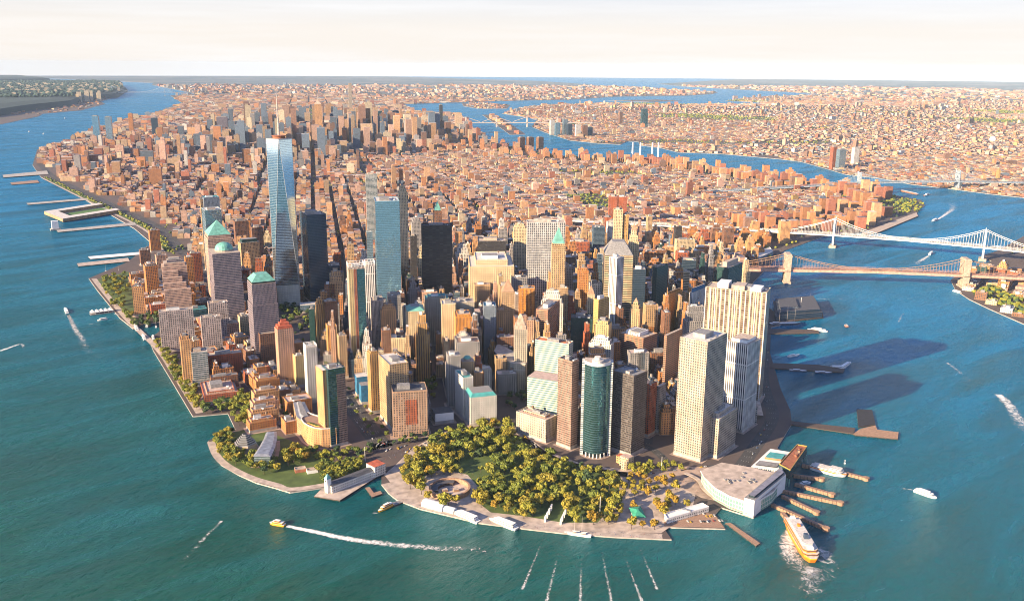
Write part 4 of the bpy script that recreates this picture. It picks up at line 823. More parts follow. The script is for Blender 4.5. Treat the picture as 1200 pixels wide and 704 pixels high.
PARKS = [SQ1, SQ2, FRONT, GARD, WAY, PARK, [G2(x, y) for x, y in ((322, 358), (355, 354), (398, 356), (402, 380), (372, 396), (334, 392))],                                        # memorial grove
         [(485, 1010), (560, 960), (640, 1080), (560, 1130)],                                        # city hall park
         [(1250, 1500), (1420, 1440), (1500, 1560), (1330, 1620)], [G2(655, 230), G2(700, 228), G2(745, 245), G2(725, 252), G2(680, 240)],
         [(3122-60, 6996), (3122+640, 6700), (5021+560, 10330), (5021-150, 10600)],                     # central park
         [ll(40.7268, -73.9838), ll(40.7242, -73.9795), ll(40.7262, -73.9782), ll(40.7288, -73.9822)],  # tompkins
         [ll(40.7312, -73.9995), ll(40.7300, -73.9960), ll(40.7312, -73.9950), ll(40.7325, -73.9985)],
         [G2(1028, 252), G2(1075, 249), G2(1084, 240), G2(1060, 233), G2(1030, 236)], [G2(1140, 345), G2(1260, 400), G2(1260, 380), G2(1160, 335)],
         [G2(108, 326), G2(150, 312), G2(160, 372), G2(150, 378)]]
CORR = [(WEST, 26), (SOUTH, 26), ([p for p in [(-140, 190), (-95, 290), (-40, 400), (20, 500), (110, 650), (190, 790), (300, 960)]], 12)]
def ok_points(x, y, land, coast=28, hero_gap=9):
    m = inside(land, x, y) & (edge_dist(land, x, y) > coast)
    for p in PARKS: m &= ~inside(p, x, y)
    for path, wd in CORR: m &= edge_dist(path, x, y, False) > wd
    for f in FOOT:
        c = cen(f[0]); r_ = max(math.dist(c, p) for p in f[0])+30
        near = m & (np.hypot(x-c[0], y-c[1]) < r_+20)
        if near.any():
            idx = np.where(near)[0]; d = edge_dist(f[0], x[idx], y[idx]); ins = inside(f[0], x[idx], y[idx])
            m[idx[ins | (d < hero_gap)]] = False
    return m
def in_view(x, y, pad=150):
    p = PJ(np.stack([x, y, np.full(x.shape, 10.0)], -1)); return (p[..., 2] > 100) & (p[..., 0] > -pad) & (p[..., 0] < 1200+pad) & (p[..., 1] < 760)
def grid_lots(bbox, ang, bw, bd, street_u, street_v, lot, rs, land, cond=None, coast=28, rows=2, lotfac=None, cross=None, hg=9):
    """city blocks bw x bd (u across, v along ang) cut into rows of lots; returns lot centres, sizes, angle, block id"""
    x0, x1, y0, y1 = bbox; cx, cy = (x0+x1)/2, (y0+y1)/2; R_ = math.hypot(x1-x0, y1-y0)/2
    du, dv = dirv(ang+90), dirv(ang); nu, nv = int(R_/(bw+street_u))+1, int(R_/(bd+street_v))+1
    U, V = np.meshgrid(np.arange(-nu, nu+1)*(bw+street_u), np.arange(-nv, nv+1)*(bd+street_v)); U = U.ravel(); V = V.ravel()
    BX = cx+U*du[0]+V*dv[0]; BY = cy+U*du[1]+V*dv[1]
    k = (BX > x0) & (BX < x1) & (BY > y0) & (BY < y1) & in_view(BX, BY)
    if cond is not None: k &= cond(BX, BY)
    BX, BY = BX[k], BY[k]; out = []
    blocks = []
    for bx, by in zip(BX, BY):
        D = math.hypot(bx-CAM[0], by-CAM[1]); lw = lot if not lotfac else max(lot, D/lotfac)
        blocks.append((bx, by))
        if bw >= bd:
            rdep = bd/rows; u = -bw/2
            while u < bw/2-lw*.4:
                for r in range(rows):
                    w_ = min(lw*rs.choice([.6, .8, 1, 1.3, 1.8, 2.8], p=[.15, .25, .25, .17, .12, .06]), bw/2-u); v = -bd/2+rdep*(r+.5); dd = rdep*rs.uniform(.86, 1.0)
                    out.append((bx+(u+w_/2)*du[0]+(v+(dd-rdep)/2*(1 if r == 0 else -1))*dv[0], by+(u+w_/2)*du[1]+(v+(dd-rdep)/2*(1 if r == 0 else -1))*dv[1], w_, dd, ang))
                u += w_+.0
        else:
            rdep = bw/rows; v = -bd/2
            while v < bd/2-lw*.4:
                for r in range(rows):
                    w_ = min(lw*rs.choice([.6, .8, 1, 1.3, 1.8, 2.8], p=[.15, .25, .25, .17, .12, .06]), bd/2-v); u = -bw/2+rdep*(r+.5); dd = rdep*rs.uniform(.86, 1.0)
                    out.append((bx+u*du[0]+(v+w_/2)*dv[0], by+u*du[1]+(v+w_/2)*dv[1], dd, w_, ang))
                v += w_
    if not out: return np.zeros((0, 5))
    o = np.array(out); m = ok_points(o[:, 0], o[:, 1], land, coast, hg); return o[m]
def field(x, y, s, seed):
    a = np.random.RandomState(seed).uniform(0, 6.28, 12); f = 0
    for k in range(6): f = f + np.sin(x/s*(1+k*.37)*math.cos(a[k])+y/s*(1+k*.37)*math.sin(a[k])+a[k+6])
    return f/6
LOTS = []   # arrays: x y w d ang h palette-key
def add(o, h, keys): LOTS.append((o, np.asarray(h, float), keys))
rs = np.random.RandomState(5)
sel = lambda a, b: None
north = lambda x, y: y > 1180+0*x
# financial district: tight, tall
o = grid_lots((-420, 1300, -100, 1200), 33, 62, 46, 11, 9, 20, rs, MANHATTAN, lambda x, y: (x > westx(y)+10) & (y < 1180), coast=36, hg=6)
D = edge_dist([(-100, 250), (1200, 700)], o[:, 0], o[:, 1], False)
h = rs.lognormal(4.13, .45, len(o)); e = (o[:, 0]-.5*o[:, 1]) > 330
h = np.where(e, h*.62, h); h = np.where((o[:, 1] > 600) & ~e, h*.8, h); h = np.clip(h, 12, 135)
h = np.where(o[:, 1] < 120, np.clip(h, 10, 50), h); add(o, h, pick(rs, 'fidi', len(o)))
# landfill strip
o = grid_lots((-700, 0, 150, 1650), 12, 70, 60, 16, 14, 24, rs, MANHATTAN, lambda x, y: (x < westx(y)-34), coast=62, hg=10)
add(o, np.clip(rs.normal(24, 9, len(o)), 9, 55), pick(rs, 'brick', len(o)))
# tribeca, soho, village (west) and midtown
CONDW = lambda x, y: (y > 1180) & (x > westx(y)+24) & (y < 11500) & ~((x-.35*y > 620) & (y < 4200))
o = grid_lots((-200, 7500, 1100, 3300), 29, 66, 150, 17, 13, 14, rs, MANHATTAN, CONDW, coast=30, rows=3)
h = rs.lognormal(2.86, .30, len(o))*np.exp(.30*field(o[:, 0], o[:, 1], 160, 21)); h = np.where(rs.rand(len(o)) < .06, h*2.5, h); h = np.where(o[:, 1] < 1900, h*1.35, h); add(o, h, pick(rs, 'std', len(o)))
o = grid_lots((-200, 9500, 3300, 11500), 29, 248, 62, 27, 17, 15, rs, MANHATTAN, CONDW, coast=30, lotfac=230)
mid = np.exp(-((o[:, 1]-5900)/1500.0)**2)*np.exp(-((o[:, 0]-2500-.45*(o[:, 1]-5200))/1200.0)**2)
chel = np.exp(-((o[:, 1]-4300)/900.0)**2)
h = rs.lognormal(2.76, .26, len(o))*np.exp(.30*field(o[:, 0], o[:, 1], 220, 22))*(1+.4*chel); tall = rs.rand(len(o)) < (.035+.36*mid); h = np.where(tall, h*rs.uniform(2.6, 1+10.5*mid+2.0, len(o)), h*(1+1.0*mid)); h = np.clip(h, 9, 285); big = tall & (mid > .25); o[big, 2] = np.maximum(o[big, 2], 32*rs.uniform(.75, 1.6, big.sum())); o[big, 3] = np.maximum(o[big, 3], 36)
add(o, h, np.where(mid > .3, pick(rs, 'mid', len(o)), pick(rs, 'std', len(o))))
# chinatown, lower east side, east village: low tenements
CONDE = lambda x, y: (y > 900) & (x-.35*y > 620) & (y < 4200)
o = grid_lots((700, 3800, 500, 4200), 26, 62, 120, 16, 15, 14, rs, MANHATTAN, lambda x, y: CONDE(x, y) & (edge_dist(MANHATTAN, x, y) > 330), coast=60)
h = rs.lognormal(2.74, .22, len(o)); h = np.where(rs.rand(len(o)) < .035, h*2.4, h); add(o, h, pick(rs, 'std', len(o)))
# brick housing estates along the east river and stuyvesant town
o = grid_lots((900, 3800, 500, 4300), 38, 34, 30, 46, 42, 40, rs, MANHATTAN, lambda x, y: ((x-.35*y > 620) | (x > 1000)) & (y > 480) & (edge_dist(MANHATTAN, x, y) < 330), coast=50, rows=1)
add(o, np.clip(rs.normal(48, 14, len(o)), 20, 80), pick(rs, 'brick', len(o)))
STUY = [ll(40.7290, -73.9740), ll(40.7345, -73.9765), ll(40.7325, -73.9835), ll(40.7295, -73.9812)]
# uptown
o = grid_lots((1500, 9500, 8200, 15500), 29, 250, 62, 30, 20, 26, rs, MANHATTAN, lambda x, y: (y >= 11500) & (x < 8600), coast=40, lotfac=230)
add(o, np.clip(rs.lognormal(3.0, .35, len(o)), 9, 80), pick(rs, 'std', len(o)))
# brooklyn and queens: seeded street grids, coarser with distance
seeds = [(rs.uniform(2500, 26000), rs.uniform(-1500, 16000), rs.uniform(-35, 55)) for _ in range(46)] + [(3000, -300, 20), (4200, 1200, 40), (5200, 3800, 30), (7000, 6500, 20)]
SX = np.array([s[0] for s in seeds]); SY = np.array([s[1] for s in seeds])
for i, (sx_, sy_, sa) in enumerate(seeds):
    near = lambda x, y, i=i: (np.argmin((x[..., None]-SX)**2+(y[..., None]-SY)**2, -1) == i) & (np.hypot(x-CAM[0], y-CAM[1]) < 19000) & ((field(x, y, 900, 5)+.25*field(x, y, 240, 9)) > -.36)
    o = grid_lots((sx_-4500, sx_+4500, sy_-4500, sy_+4500), sa, 190, 58, 18, 17, 13, rs, LONGI, near, coast=26, lotfac=330)
    if not len(o): continue
    h = rs.lognormal(2.25, .28, len(o)); ind = field(o[:, 0], o[:, 1], 700, 3) > .25; h = np.where(rs.rand(len(o)) < .02, h*3, h)
    dn = np.hypot(o[:, 0]-CAM[0], o[:, 1]-CAM[1]); h *= np.clip(dn/9000, 1, 1.8)
    add(o, h, pick(rs, 'std', len(o)))
# farther boroughs
def scatter(poly, n, r0, r1, hm, kind, sz):
    a = rs.uniform(-2, 75, n); r = np.sqrt(rs.uniform(r0*r0, r1*r1, n)); x = CAM[0]+r*np.sin(np.radians(a)); y = CAM[1]+r*np.cos(np.radians(a))
    m = inside(poly, x, y) & in_view(x, y) & (edge_dist(poly, x, y) > 60) & (field(x, y, 1500, 8) > -.35); x, y, r = x[m], y[m], r[m]; k = len(x)
    o = np.stack([x, y, r/sz*rs.uniform(.5, 1.6, k), r/sz*rs.uniform(.7, 2.2, k), rs.choice([10, 29, 47], k)], -1); add(o, rs.lognormal(math.log(hm), .35, k)*np.clip(r/15000, .8, 1.5), pick(rs, kind, k))
scatter(LONGI, 9000, 18500, 30000, 14, 'std', 380); scatter(MANHATTAN, 9000, 14500, 27000, 20, 'std', 380); scatter(JERSEY, 9000, 12000, 22000, 13, 'std', 420)
k = 420; a = rs.uniform(9, 18.5, k); r = rs.uniform(15500, 23000, k); x = CAM[0]+r*np.sin(np.radians(a)); y = CAM[1]+r*np.cos(np.radians(a)); m = inside(JERSEY, x, y); x, y = x[m], y[m]; add(np.stack([x, y, rs.uniform(25, 70, len(x)), rs.uniform(25, 40, len(x)), np.full(len(x), 20.)], -1), rs.uniform(112, 165, len(x)), np.full(len(x), 'cream'))
scatter(lands['gate_island'], 9000, 11000, 16000, 12, 'std', 400); scatter(ROOSEVELT, 9000, 7500, 11200, 26, 'brick', 260)

X = np.concatenate([o[:, 0] for o, _, _ in LOTS]); Y = np.concatenate([o[:, 1] for o, _, _ in LOTS]); W = np.concatenate([o[:, 2] for o, _, _ in LOTS]); DP = np.concatenate([o[:, 3] for o, _, _ in LOTS])
AN = np.concatenate([o[:, 4] for o, _, _ in LOTS]); H = np.concatenate([h for _, h, _ in LOTS])+2; KEY = np.concatenate([k for _, _, k in LOTS])
print('lots', len(X))
# ---- which of them the photo shows largest: a coarse depth-sorted identity picture
cand = np.where(np.hypot(X-CAM[0], Y-CAM[1]) < 3300)[0]
IW, IH = 600, 352; ID = np.full((IH, IW), -1, np.int32)
def corners(i):
    r = rect((X[i], Y[i]), W[i], DP[i], AN[i]); return r
items = [(math.hypot(X[i]-CAM[0], Y[i]-CAM[1]), int(i), None) for i in cand] + [(math.hypot(f[4][0]-CAM[0], f[4][1]-CAM[1]) if len(f) > 4 else 0, -2-k, f) for k, f in enumerate(FOOT)]
items.sort(key=lambda t: -t[0])
def fill(poly, val):
    x = poly[:, 0]; y = poly[:, 1]; i0, i1 = max(int(x.min()), 0), min(int(x.max())+1, IW-1); j0, j1 = max(int(y.min()), 0), min(int(y.max())+1, IH-1)
    if i1 < i0 or j1 < j0: return
    gx, gy = np.meshgrid(np.arange(i0, i1+1)+.5, np.arange(j0, j1+1)+.5); m = np.zeros(gx.shape, bool); n = len(poly)
    for a in range(n):
        xa, ya, xb, yb = x[a], y[a], x[(a+1) % n], y[(a+1) % n]
        if ya == yb: continue
        m ^= ((ya > gy) != (yb > gy)) & (gx < (xb-xa)*(gy-ya)/(yb-ya)+xa)
    ID[j0:j1+1, i0:i1+1][m] = val
def hull(p):
    p = p[np.lexsort((p[:, 1], p[:, 0]))]
    def half(q):
        h = []
        for c in q:
            while len(h) > 1 and (h[-1][0]-h[-2][0])*(c[1]-h[-2][1])-(h[-1][1]-h[-2][1])*(c[0]-h[-2][0]) <= 0: h.pop()
            h.append(c)
        return h
    return np.array(half(p)[:-1]+half(p[::-1])[:-1])
for d, i, f in items:
    if f is None: r, hh = corners(i), H[i]
    else: r, hh = f[0], f[1]
    P3 = np.array([(p[0], p[1], z) for p in r for z in (2, hh)]); q = PJ(P3)[:, :2]/2
    fill(hull(q), i)
ids, cnt = np.unique(ID, return_counts=True); vis = {int(a): int(b) for a, b in zip(ids, cnt) if a >= 0}
order = sorted(vis, key=lambda i: -vis[i]); NIND = 330
order = order[:NIND]; indset = set(order)
# ---- the individual ones
LMK = [(k, v[0]['label'], v[3], v[2]) for k, v in HER.items()]
SHORT = {'wtc': 'the tapering glass skyscraper', 'seven': 'the boxy dark glass tower', 'four': 'the sky-blue mirror tower', 'blackslab': 'the huge black slab', 'libwhite': 'the wide white ribbed slab', 'forty': 'the copper-spired tan tower',
         'sixty': 'the hipped-roof striped tower', 'whiteslim': 'the slim bright white tower', 'water55': 'the cream pier-fronted slab', 'nyp1': 'the white gridded tower', 'nyp2': 'the dark-ribbed tower', 'state17': 'the curved mirror tower', 'battplz': 'the dark striped-corner tower',
         'brown2t': 'the slant-hooded brown tower', 'fifty': 'the yellow-red-green banded tower', 'redcrown': 'the red-crowned tower', 'wfc1': 'the flat-topped copper-roofed tower', 'domet': 'the copper-domed tower', 'pyr': 'the green pyramid tower', 'gs': 'the concave glass tower',
         'gateA': 'the leftmost grey concrete tower', 'onebway': 'the white mansard-roofed block', 'custom': 'the custom house', 'wideW': 'the wide arcaded brown block', 'std': 'the curved limestone block', 'cream550': 'the broad cream complex', 'orange607': 'the flat-topped orange tower',
         'bway2': 'the green and white striped tower', 'greenbox': 'the green mirror block', 'creamgreen': 'the green-gabled cream tower', 'ornate': 'the teal-ridged ornate tower', 'brownblk': 'the black-brown boxy tower', 'confA': 'the far red brick pair', 'leonard': 'the stacked-balcony tower',
         'park30': 'the turreted limestone tower', 'wool': 'the gothic copper-roofed tower', 'decoorange': 'the shaded orange deco tower', 'beigegrid': 'the beige gridded block', 'octa': 'the eight-sided tower', 'hotelglass': 'the green glass hotel', 'redcube': 'the squat red-brown cube', 'goldtower': 'the glowing gold tower', 'bluestripe': 'the dark tower with white piers',
         'slateN': 'the slate office block with teal edge', 'seventy': 'the needle-topped stone tower', 'goldstep': 'the gold stepped corner tower', 'orangefar': 'the northernmost orange slab', 'twinA': 'the dark brown twin towers', 'glassprism': 'the dark green prism tower', 'grey518': 'the broad grey office slab'}
LP = {k: PJ([*HER[k][3], HER[k][2]*.6]) for k in SHORT}
def descr(i):
    p = PJ([X[i], Y[i], H[i]*.7]); best = min(SHORT, key=lambda k: math.hypot(LP[k][0]-p[0], (LP[k][1]-p[1])*1.3)+.012*abs(LP[k][2]-p[2])); dx, dz = p[0]-LP[best][0], p[2]-LP[best][2]
    rel = ('left of ' if dx < 0 else 'right of ') if abs(dx) > 16 else ('behind ' if dz > 0 else 'in front of ')
    if abs(dx) > 16 and abs(dz) > 220: rel = ('far behind and ' if dz > 600 else 'behind and ' if dz > 0 else 'in front and ')+rel
    hh = H[i]; fm = 'low' if hh < 24 else 'mid-rise' if hh < 48 else 'tall' if hh < 85 else 'very tall'
    return best, rel, fm
KN = {'slate': ('glass', 'dark glass'), 'gold': ('gold', 'gold-lit stone'), 'tan': ('tan', 'tan stone'), 'cream': ('cream', 'cream stone'), 'white': ('white', 'white'), 'grey': ('grey', 'grey stone'), 'orange': ('orange', 'orange brick'), 'red': ('red', 'dark red brick'), 'brown': ('brown', 'brown brick'), 'pink': ('pink', 'pinkish brick'), 'peach': ('peach', 'peach-coloured')}
feat = {}
for i in order:
    r_ = random.Random(i*7+1); form = r_.random(); f1 = 'stepped' if (H[i] > 34 and form < .62) else 'plain'
    tank = KEY[i] != 'slate' and r_.random() < .45
    feat[i] = (descr(i), f1, tank, r_)
groups = {}
for i in order:
    (b, rel, fm), f1, tank, _ = feat[i]; groups.setdefault((b, rel, fm, KEY[i], f1, tank), []).append(i)
lab = {}
for (b, rel, fm, k, f1, tank), mem in groups.items():
    mem.sort(key=lambda i: math.hypot(X[i]-CAM[0], Y[i]-CAM[1])); n = len(mem)
    ords = ['nearest', 'second nearest', 'third nearest', 'fourth nearest', 'fifth nearest', 'sixth nearest', 'seventh nearest']
    for q, i in enumerate(mem):
        s = '%s %s%s %sbuilding %s%s' % (fm, 'tank-topped ' if tank else '', KN[k][1], 'stepped ' if f1 == 'stepped' else '', rel, SHORT[b])
        if n > 1: s = (ords[q] if q < n-1 else 'farthest') + ' ' + s + (' in line' if False else '')
        lab[i] = s if len(s.split()) <= 16 else s.replace('very tall', 'lofty').replace('far behind', 'beyond')
        if len(lab[i].split()) > 16: print('LONG', lab[i])
ROOFS = ['roof_tan', 'roof_grey', 'roof_white', 'roof_pink', 'roof_dark', 'roof_tan']
fac('slate2', (.12, .16, .20), (.03, .06, .09), bw=1.8, fh=3.8, ww=.9, wh=.62, metal=.3)
for i in order:
    (b, rel, fm), f1, tank, r_ = feat[i]; k = KEY[i]; st = r_.choice(['slate2', 'navy_glass', 'black_fine', 'dark_green', 'slate2']) if k == 'slate' else k
    kind, cat = ('office_tower', 'office tower') if H[i] > 62 else ('city_building', 'building')
    root = thing(kind, lab[i], cat, (X[i], Y[i], 2.0)); poly = corners(i); z = float(H[i]); rf = r_.choice(ROOFS)
    if f1 == 'stepped':
        z1 = z*r_.uniform(.6, .8); shaft(poly, 2, z1, st, root, rf); parapet(poly, z1, F_[st], root)
        q = inset(poly, min(3.5, min(size(poly))*.16)); z2 = z1+(z-z1)*.6; shaft(q, z1+.02, z2, st, root, rf, 'setback_tier')
        q2 = inset(q, min(3, min(size(q))*.16)); shaft(q2, z2+.02, z, st, root, rf, 'setback_tier'); top = q2
    else:
        shaft(poly, 2, z, st, root, rf); top = poly
    roofkit(top, z, root, F_[st], i, rf, tank)

# ---- everything else as one city fabric with per-building colour
def city_mat():
    m, t, b = nmat('city_fabric'); lk = t.links.new
    ca = N(t, 'ShaderNodeAttribute'); ca.attribute_name = 'Col'; uv = N(t, 'ShaderNodeUVMap'); sp = N(t, 'ShaderNodeSeparateXYZ'); lk(uv.outputs[0], sp.inputs[0])
    u = math_(t, 'DIVIDE', sp.outputs[0], 3.1); v = math_(t, 'DIVIDE', sp.outputs[1], 3.8)
    fu = math_(t, 'ABSOLUTE', math_(t, 'SUBTRACT', math_(t, 'FRACT', u), .5)); fv = math_(t, 'ABSOLUTE', math_(t, 'SUBTRACT', math_(t, 'FRACT', v), .5))
    mk = math_(t, 'MULTIPLY', math_(t, 'LESS_THAN', fu, .23), math_(t, 'LESS_THAN', fv, .25))
    mk = math_(t, 'MULTIPLY', mk, math_(t, 'GREATER_THAN', sp.outputs[1], -1))
    g = N(t, 'ShaderNodeNewGeometry'); nz = N(t, 'ShaderNodeTexNoise'); nz.inputs['Scale'].default_value = .11; nz.inputs['Detail'].default_value = 4; lk(g.outputs['Position'], nz.inputs['Vector'])
    mr = N(t, 'ShaderNodeMapRange', i1=.3, i2=.7, i3=.72, i4=1.1); lk(nz.outputs['Fac'], mr.inputs[0])
    c = mixc(t, 1.0, ca.outputs['Color'], mr.outputs[0], 'MULTIPLY'); lk(mixc(t, mk, c, (.035, .04, .055)), b.inputs['Base Color'])
    lk(math_(t, 'SUBTRACT', .8, math_(t, 'MULTIPLY', mk, .6)), b.inputs['Roughness']); return m
CITY = city_mat()
def boxes(name, idx, label, cat, rr=rs):
    n = len(idx); x, y, w_, d_, a, h_ = X[idx], Y[idx], W[idx], DP[idx], np.radians(AN[idx]), H[idx]
    c = np.array([PAL[k] for k in KEY[idx]])*rr.uniform(.6, 1.2, (n, 1)); rc = np.where(rr.rand(n, 1) < .48, np.array([[.44, .31, .26]]), np.where(rr.rand(n, 1) < .30, np.array([[.62, .55, .50]]), np.array([[.14, .12, .14]])))*rr.uniform(.7, 1.15, (n, 1))*np.where(x > 3300+.0*y, .78, 1.0)[:, None]
    # a share of the buildings carry a rooftop bulkhead
    bk = np.where(rr.rand(n) < .45)[0]; bs = rr.uniform(.22, .5, len(bk))
    ox, oy = rr.uniform(-.2, .2, len(bk))*w_[bk], rr.uniform(-.2, .2, len(bk))*d_[bk]
    x2 = x[bk]+ox*np.cos(a[bk])+oy*np.sin(a[bk]); y2 = y[bk]-ox*np.sin(a[bk])+oy*np.cos(a[bk])
    XA = np.concatenate([x, x2]); YA = np.concatenate([y, y2]); WA = np.concatenate([w_, w_[bk]*bs]); DA = np.concatenate([d_, d_[bk]*bs]); AA = np.concatenate([a, a[bk]])
    Z0 = np.concatenate([np.full(n, 1.9), h_[bk]]); Z1 = np.concatenate([h_, h_[bk]+rr.uniform(2.5, 4.5, len(bk))*np.clip(h_[bk]/25, .8, 2.5)]); CA = np.concatenate([c, c[bk]*.9]); RC = np.concatenate([rc, rc[bk]])
    m = len(XA); rx, ry, fx, fy = np.cos(AA), -np.sin(AA), np.sin(AA), np.cos(AA)
    V = np.zeros((m, 8, 3)); S = [(-1, -1), (1, -1), (1, 1), (-1, 1)]
    for k, (s, t) in enumerate(S):
        V[:, k, 0] = V[:, k+4, 0] = XA+(s*WA*rx+t*DA*fx)/2; V[:, k, 1] = V[:, k+4, 1] = YA+(s*WA*ry+t*DA*fy)/2
    V[:, :4, 2] = Z0[:, None]; V[:, 4:, 2] = Z1[:, None]
    FQ = np.array([(0, 1, 5, 4), (1, 2, 6, 5), (2, 3, 7, 6), (3, 0, 4, 7), (4, 5, 6, 7)])
    F = (FQ[None]+8*np.arange(m)[:, None, None]).reshape(-1)
    UV = np.zeros((m, 5, 4, 2)); off = rr.uniform(0, 3, m)
    for k in range(4):
        L = WA if k % 2 == 0 else DA; L = np.maximum(np.round(L/3.1), 1)*3.1
        UV[:, k, 1, 0] = UV[:, k, 2, 0] = L; UV[:, k, 2, 1] = UV[:, k, 3, 1] = (Z1-Z0)
    UV[:, 4, :, 1] = -50
    me = bpy.data.meshes.new(name); me.vertices.add(m*8); me.vertices.foreach_set('co', V.ravel()); me.loops.add(m*20); me.loops.foreach_set('vertex_index', F)
    me.polygons.add(m*5); me.polygons.foreach_set('loop_start', np.arange(0, m*20, 4)); me.polygons.foreach_set('loop_total', np.full(m*5, 4)); me.update(calc_edges=True)
    uvl = me.uv_layers.new(name='UVMap'); uvl.data.foreach_set('uv', UV.ravel())
    at = me.color_attributes.new('Col', 'FLOAT_COLOR', 'CORNER'); CC = np.ones((m, 5, 4, 4)); CC[:, :4, :, :3] = CA[:, None, None]; CC[:, 4, :, :3] = RC[:, None]; at.data.foreach_set('color', CC.ravel())
    me.materials.append(CITY); me.polygons.foreach_set('use_smooth', np.zeros(m*5, bool)); me.validate(); ob = bpy.data.objects.new(name, me); COL.objects.link(ob); return stuff(ob, label, cat)
rest = np.array([i for i in range(len(X)) if i not in indset]); rx_, ry_ = X[rest], Y[rest]
mn = inside(MANHATTAN, rx_, ry_); boxes('manhattan_city_fabric', rest[mn], 'countless lower buildings of the island city, brick and stone, out to its far end', 'city')
boxes('river_side_city_fabric', rest[~mn], 'countless low houses and sheds of the boroughs across the rivers', 'city')
# pavement slabs under the blocks
mb = MB()
for i in range(len(X)):
    if math.hypot(X[i]-CAM[0], Y[i]-CAM[1]) < 2900: mb.cap(rect((X[i], Y[i]), W[i]+4, DP[i]+4, AN[i]), Z2+.1+.0007*(i % 97), M_['paving'])
for k, fo in enumerate(FOOT): mb.cap(inset(fo[0], -5), Z2+.19+.0011*(k % 60), M_['paving'])
struct(mb.build('pavement'))

# ------------------------------------------------------------------ trees
def leaf_mat(name, c1, c2):
    m, t, b = nmat(name); lk = t.links.new
    g = N(t, 'ShaderNodeNewGeometry'); nz = N(t, 'ShaderNodeTexNoise'); nz.inputs['Scale'].default_value = .35; nz.inputs['Detail'].default_value = 3; lk(g.outputs['Position'], nz.inputs['Vector'])
    oi = N(t, 'ShaderNodeObjectInfo'); f = math_(t, 'ADD', math_(t, 'MULTIPLY', nz.outputs['Fac'], .8), math_(t, 'MULTIPLY', oi.outputs['Random'], .6))
    lk(mixc(t, math_(t, 'SUBTRACT', f, .2), c1, c2), b.inputs['Base Color']); b.inputs['Roughness'].default_value = .75
    b.inputs['Subsurface Weight'].default_value = 0.0
    return m
LEAF = {'green': leaf_mat('leaf_green', (.07, .11, .015), (.23, .25, .03)), 'olive': leaf_mat('leaf_olive', (.12, .14, .015), (.34, .31, .03)), 'gold': leaf_mat('leaf_gold', (.16, .14, .015), (.37, .29, .025)), 'amber': leaf_mat('leaf_amber', (.22, .14, .01), (.40, .24, .02)), 'dark': leaf_mat('leaf_dark', (.02, .055, .02), (.07, .11, .035))}
def tree_proto(seed, hgt=11.0, rad=5.2):
    r = random.Random(seed); root = bpy.data.objects.new('shade_tree', None); COL.objects.link(root); root.empty_display_size = 1
    mb = MB(); mb.bar((0, 0, -.2), (0, 0, hgt*.5), (.38, .22), M_['bark'], 6); lumps = []
    for k in range(r.randint(10, 13)):
        a = k*2.4+r.uniform(-.5, .5); q = rad*r.uniform(.2, .75) if k else 0; z = hgt*r.uniform(.48, .9) if k else hgt*.8
        p = (q*math.cos(a), q*math.sin(a), z); lumps.append((p, rad*r.uniform(.26, .5))); mb.bar((0, 0, hgt*.35), p, (.2, .06), M_['bark'], 4)
    tr = mb.build('trunk', root)
    mb = MB()
    for (c, lr) in lumps:
        for k in range(58):
            z = r.uniform(-1, 1); a = r.uniform(0, 6.283); s = math.sqrt(1-z*z); q = lr*r.uniform(.7, 1.3); n = Vector((s*math.cos(a), s*math.sin(a), z*.8))
            p = Vector(c)+n*q; t = n.cross(Vector((r.uniform(-1, 1), r.uniform(-1, 1), r.uniform(-1, 1)))).normalized(); u = n.cross(t).normalized(); n2 = (n+Vector((r.uniform(-.5, .5), r.uniform(-.5, .5), r.uniform(-.5, .5)))).normalized(); t = n2.cross(u).normalized(); u = n2.cross(t)
            w_ = r.uniform(.45, .85); mb.face([p-t*w_-u*w_*.7, p+t*w_-u*w_*.7, p+t*w_*.8+u*w_*.7, p-t*w_*.8+u*w_*.7], LEAF['green'])
        # dense core of the clump
        for i in range(4):
            for j in range(6):
                def sp(ii, jj): th = math.pi*ii/4; ph = 2*math.pi*jj/6; return (c[0]+lr*.7*math.sin(th)*math.cos(ph), c[1]+lr*.7*math.sin(th)*math.sin(ph), c[2]+lr*.58*math.cos(th))
                mb.face([sp(i+1, j), sp(i+1, j+1), sp(i, j+1), sp(i, j)] if i else [sp(1, j), sp(1, j+1), sp(0, 0)], LEAF['green'])
    cr = mb.build('crown', root); KIDS[root.name] = [tr, cr]; return root
PROTO = [tree_proto(s) for s in (1, 2, 3, 4, 5)]
used = set()
def plant(x, y, s, tone, name, label, group, hs=1.0, z=2.0):
    k = rnd.randrange(5); src = PROTO[k]
    if k not in used: used.add(k)
    s *= 1.42; r = copy_tree(src, (x, y, z), rnd.uniform(0, 6.28), label, group, (s, s, s*hs), {'crown': LEAF[tone]}); r.name = name; r['category'] = 'tree'; return r
def bscatter(poly, n, dmin, avoid=(), seed=1, existing=None):
    r = random.Random(seed); xs = [p[0] for p in poly]; ys = [p[1] for p in poly]; out = existing if existing is not None else []; new = []; tries = 0
    while len(new) < n and tries < n*60:
        tries += 1; x, y = r.uniform(min(xs), max(xs)), r.uniform(min(ys), max(ys))
        if not inside(poly, [x], [y])[0]: continue
        if any(inside(a, [x], [y])[0] for a in avoid): continue
        if any(inside(f[0], [x], [y])[0] or edge_dist(f[0], [x], [y])[0] < 3 for f in FOOT if abs(f[4][0]-x) < 90 and abs(f[4][1]-y) < 90): continue
        if any((x-q[0])**2+(y-q[1])**2 < dmin*dmin for q in out): continue
        out.append((x, y)); new.append((x, y))
    return new
P_ = lambda *a: ccw([G2(x, y) for x, y in a])
CLIN = G2(527, 572)
circ = lambda c, r: [(c[0]+r*math.cos(k*.5236), c[1]+r*math.sin(k*.5236)) for k in range(12)]
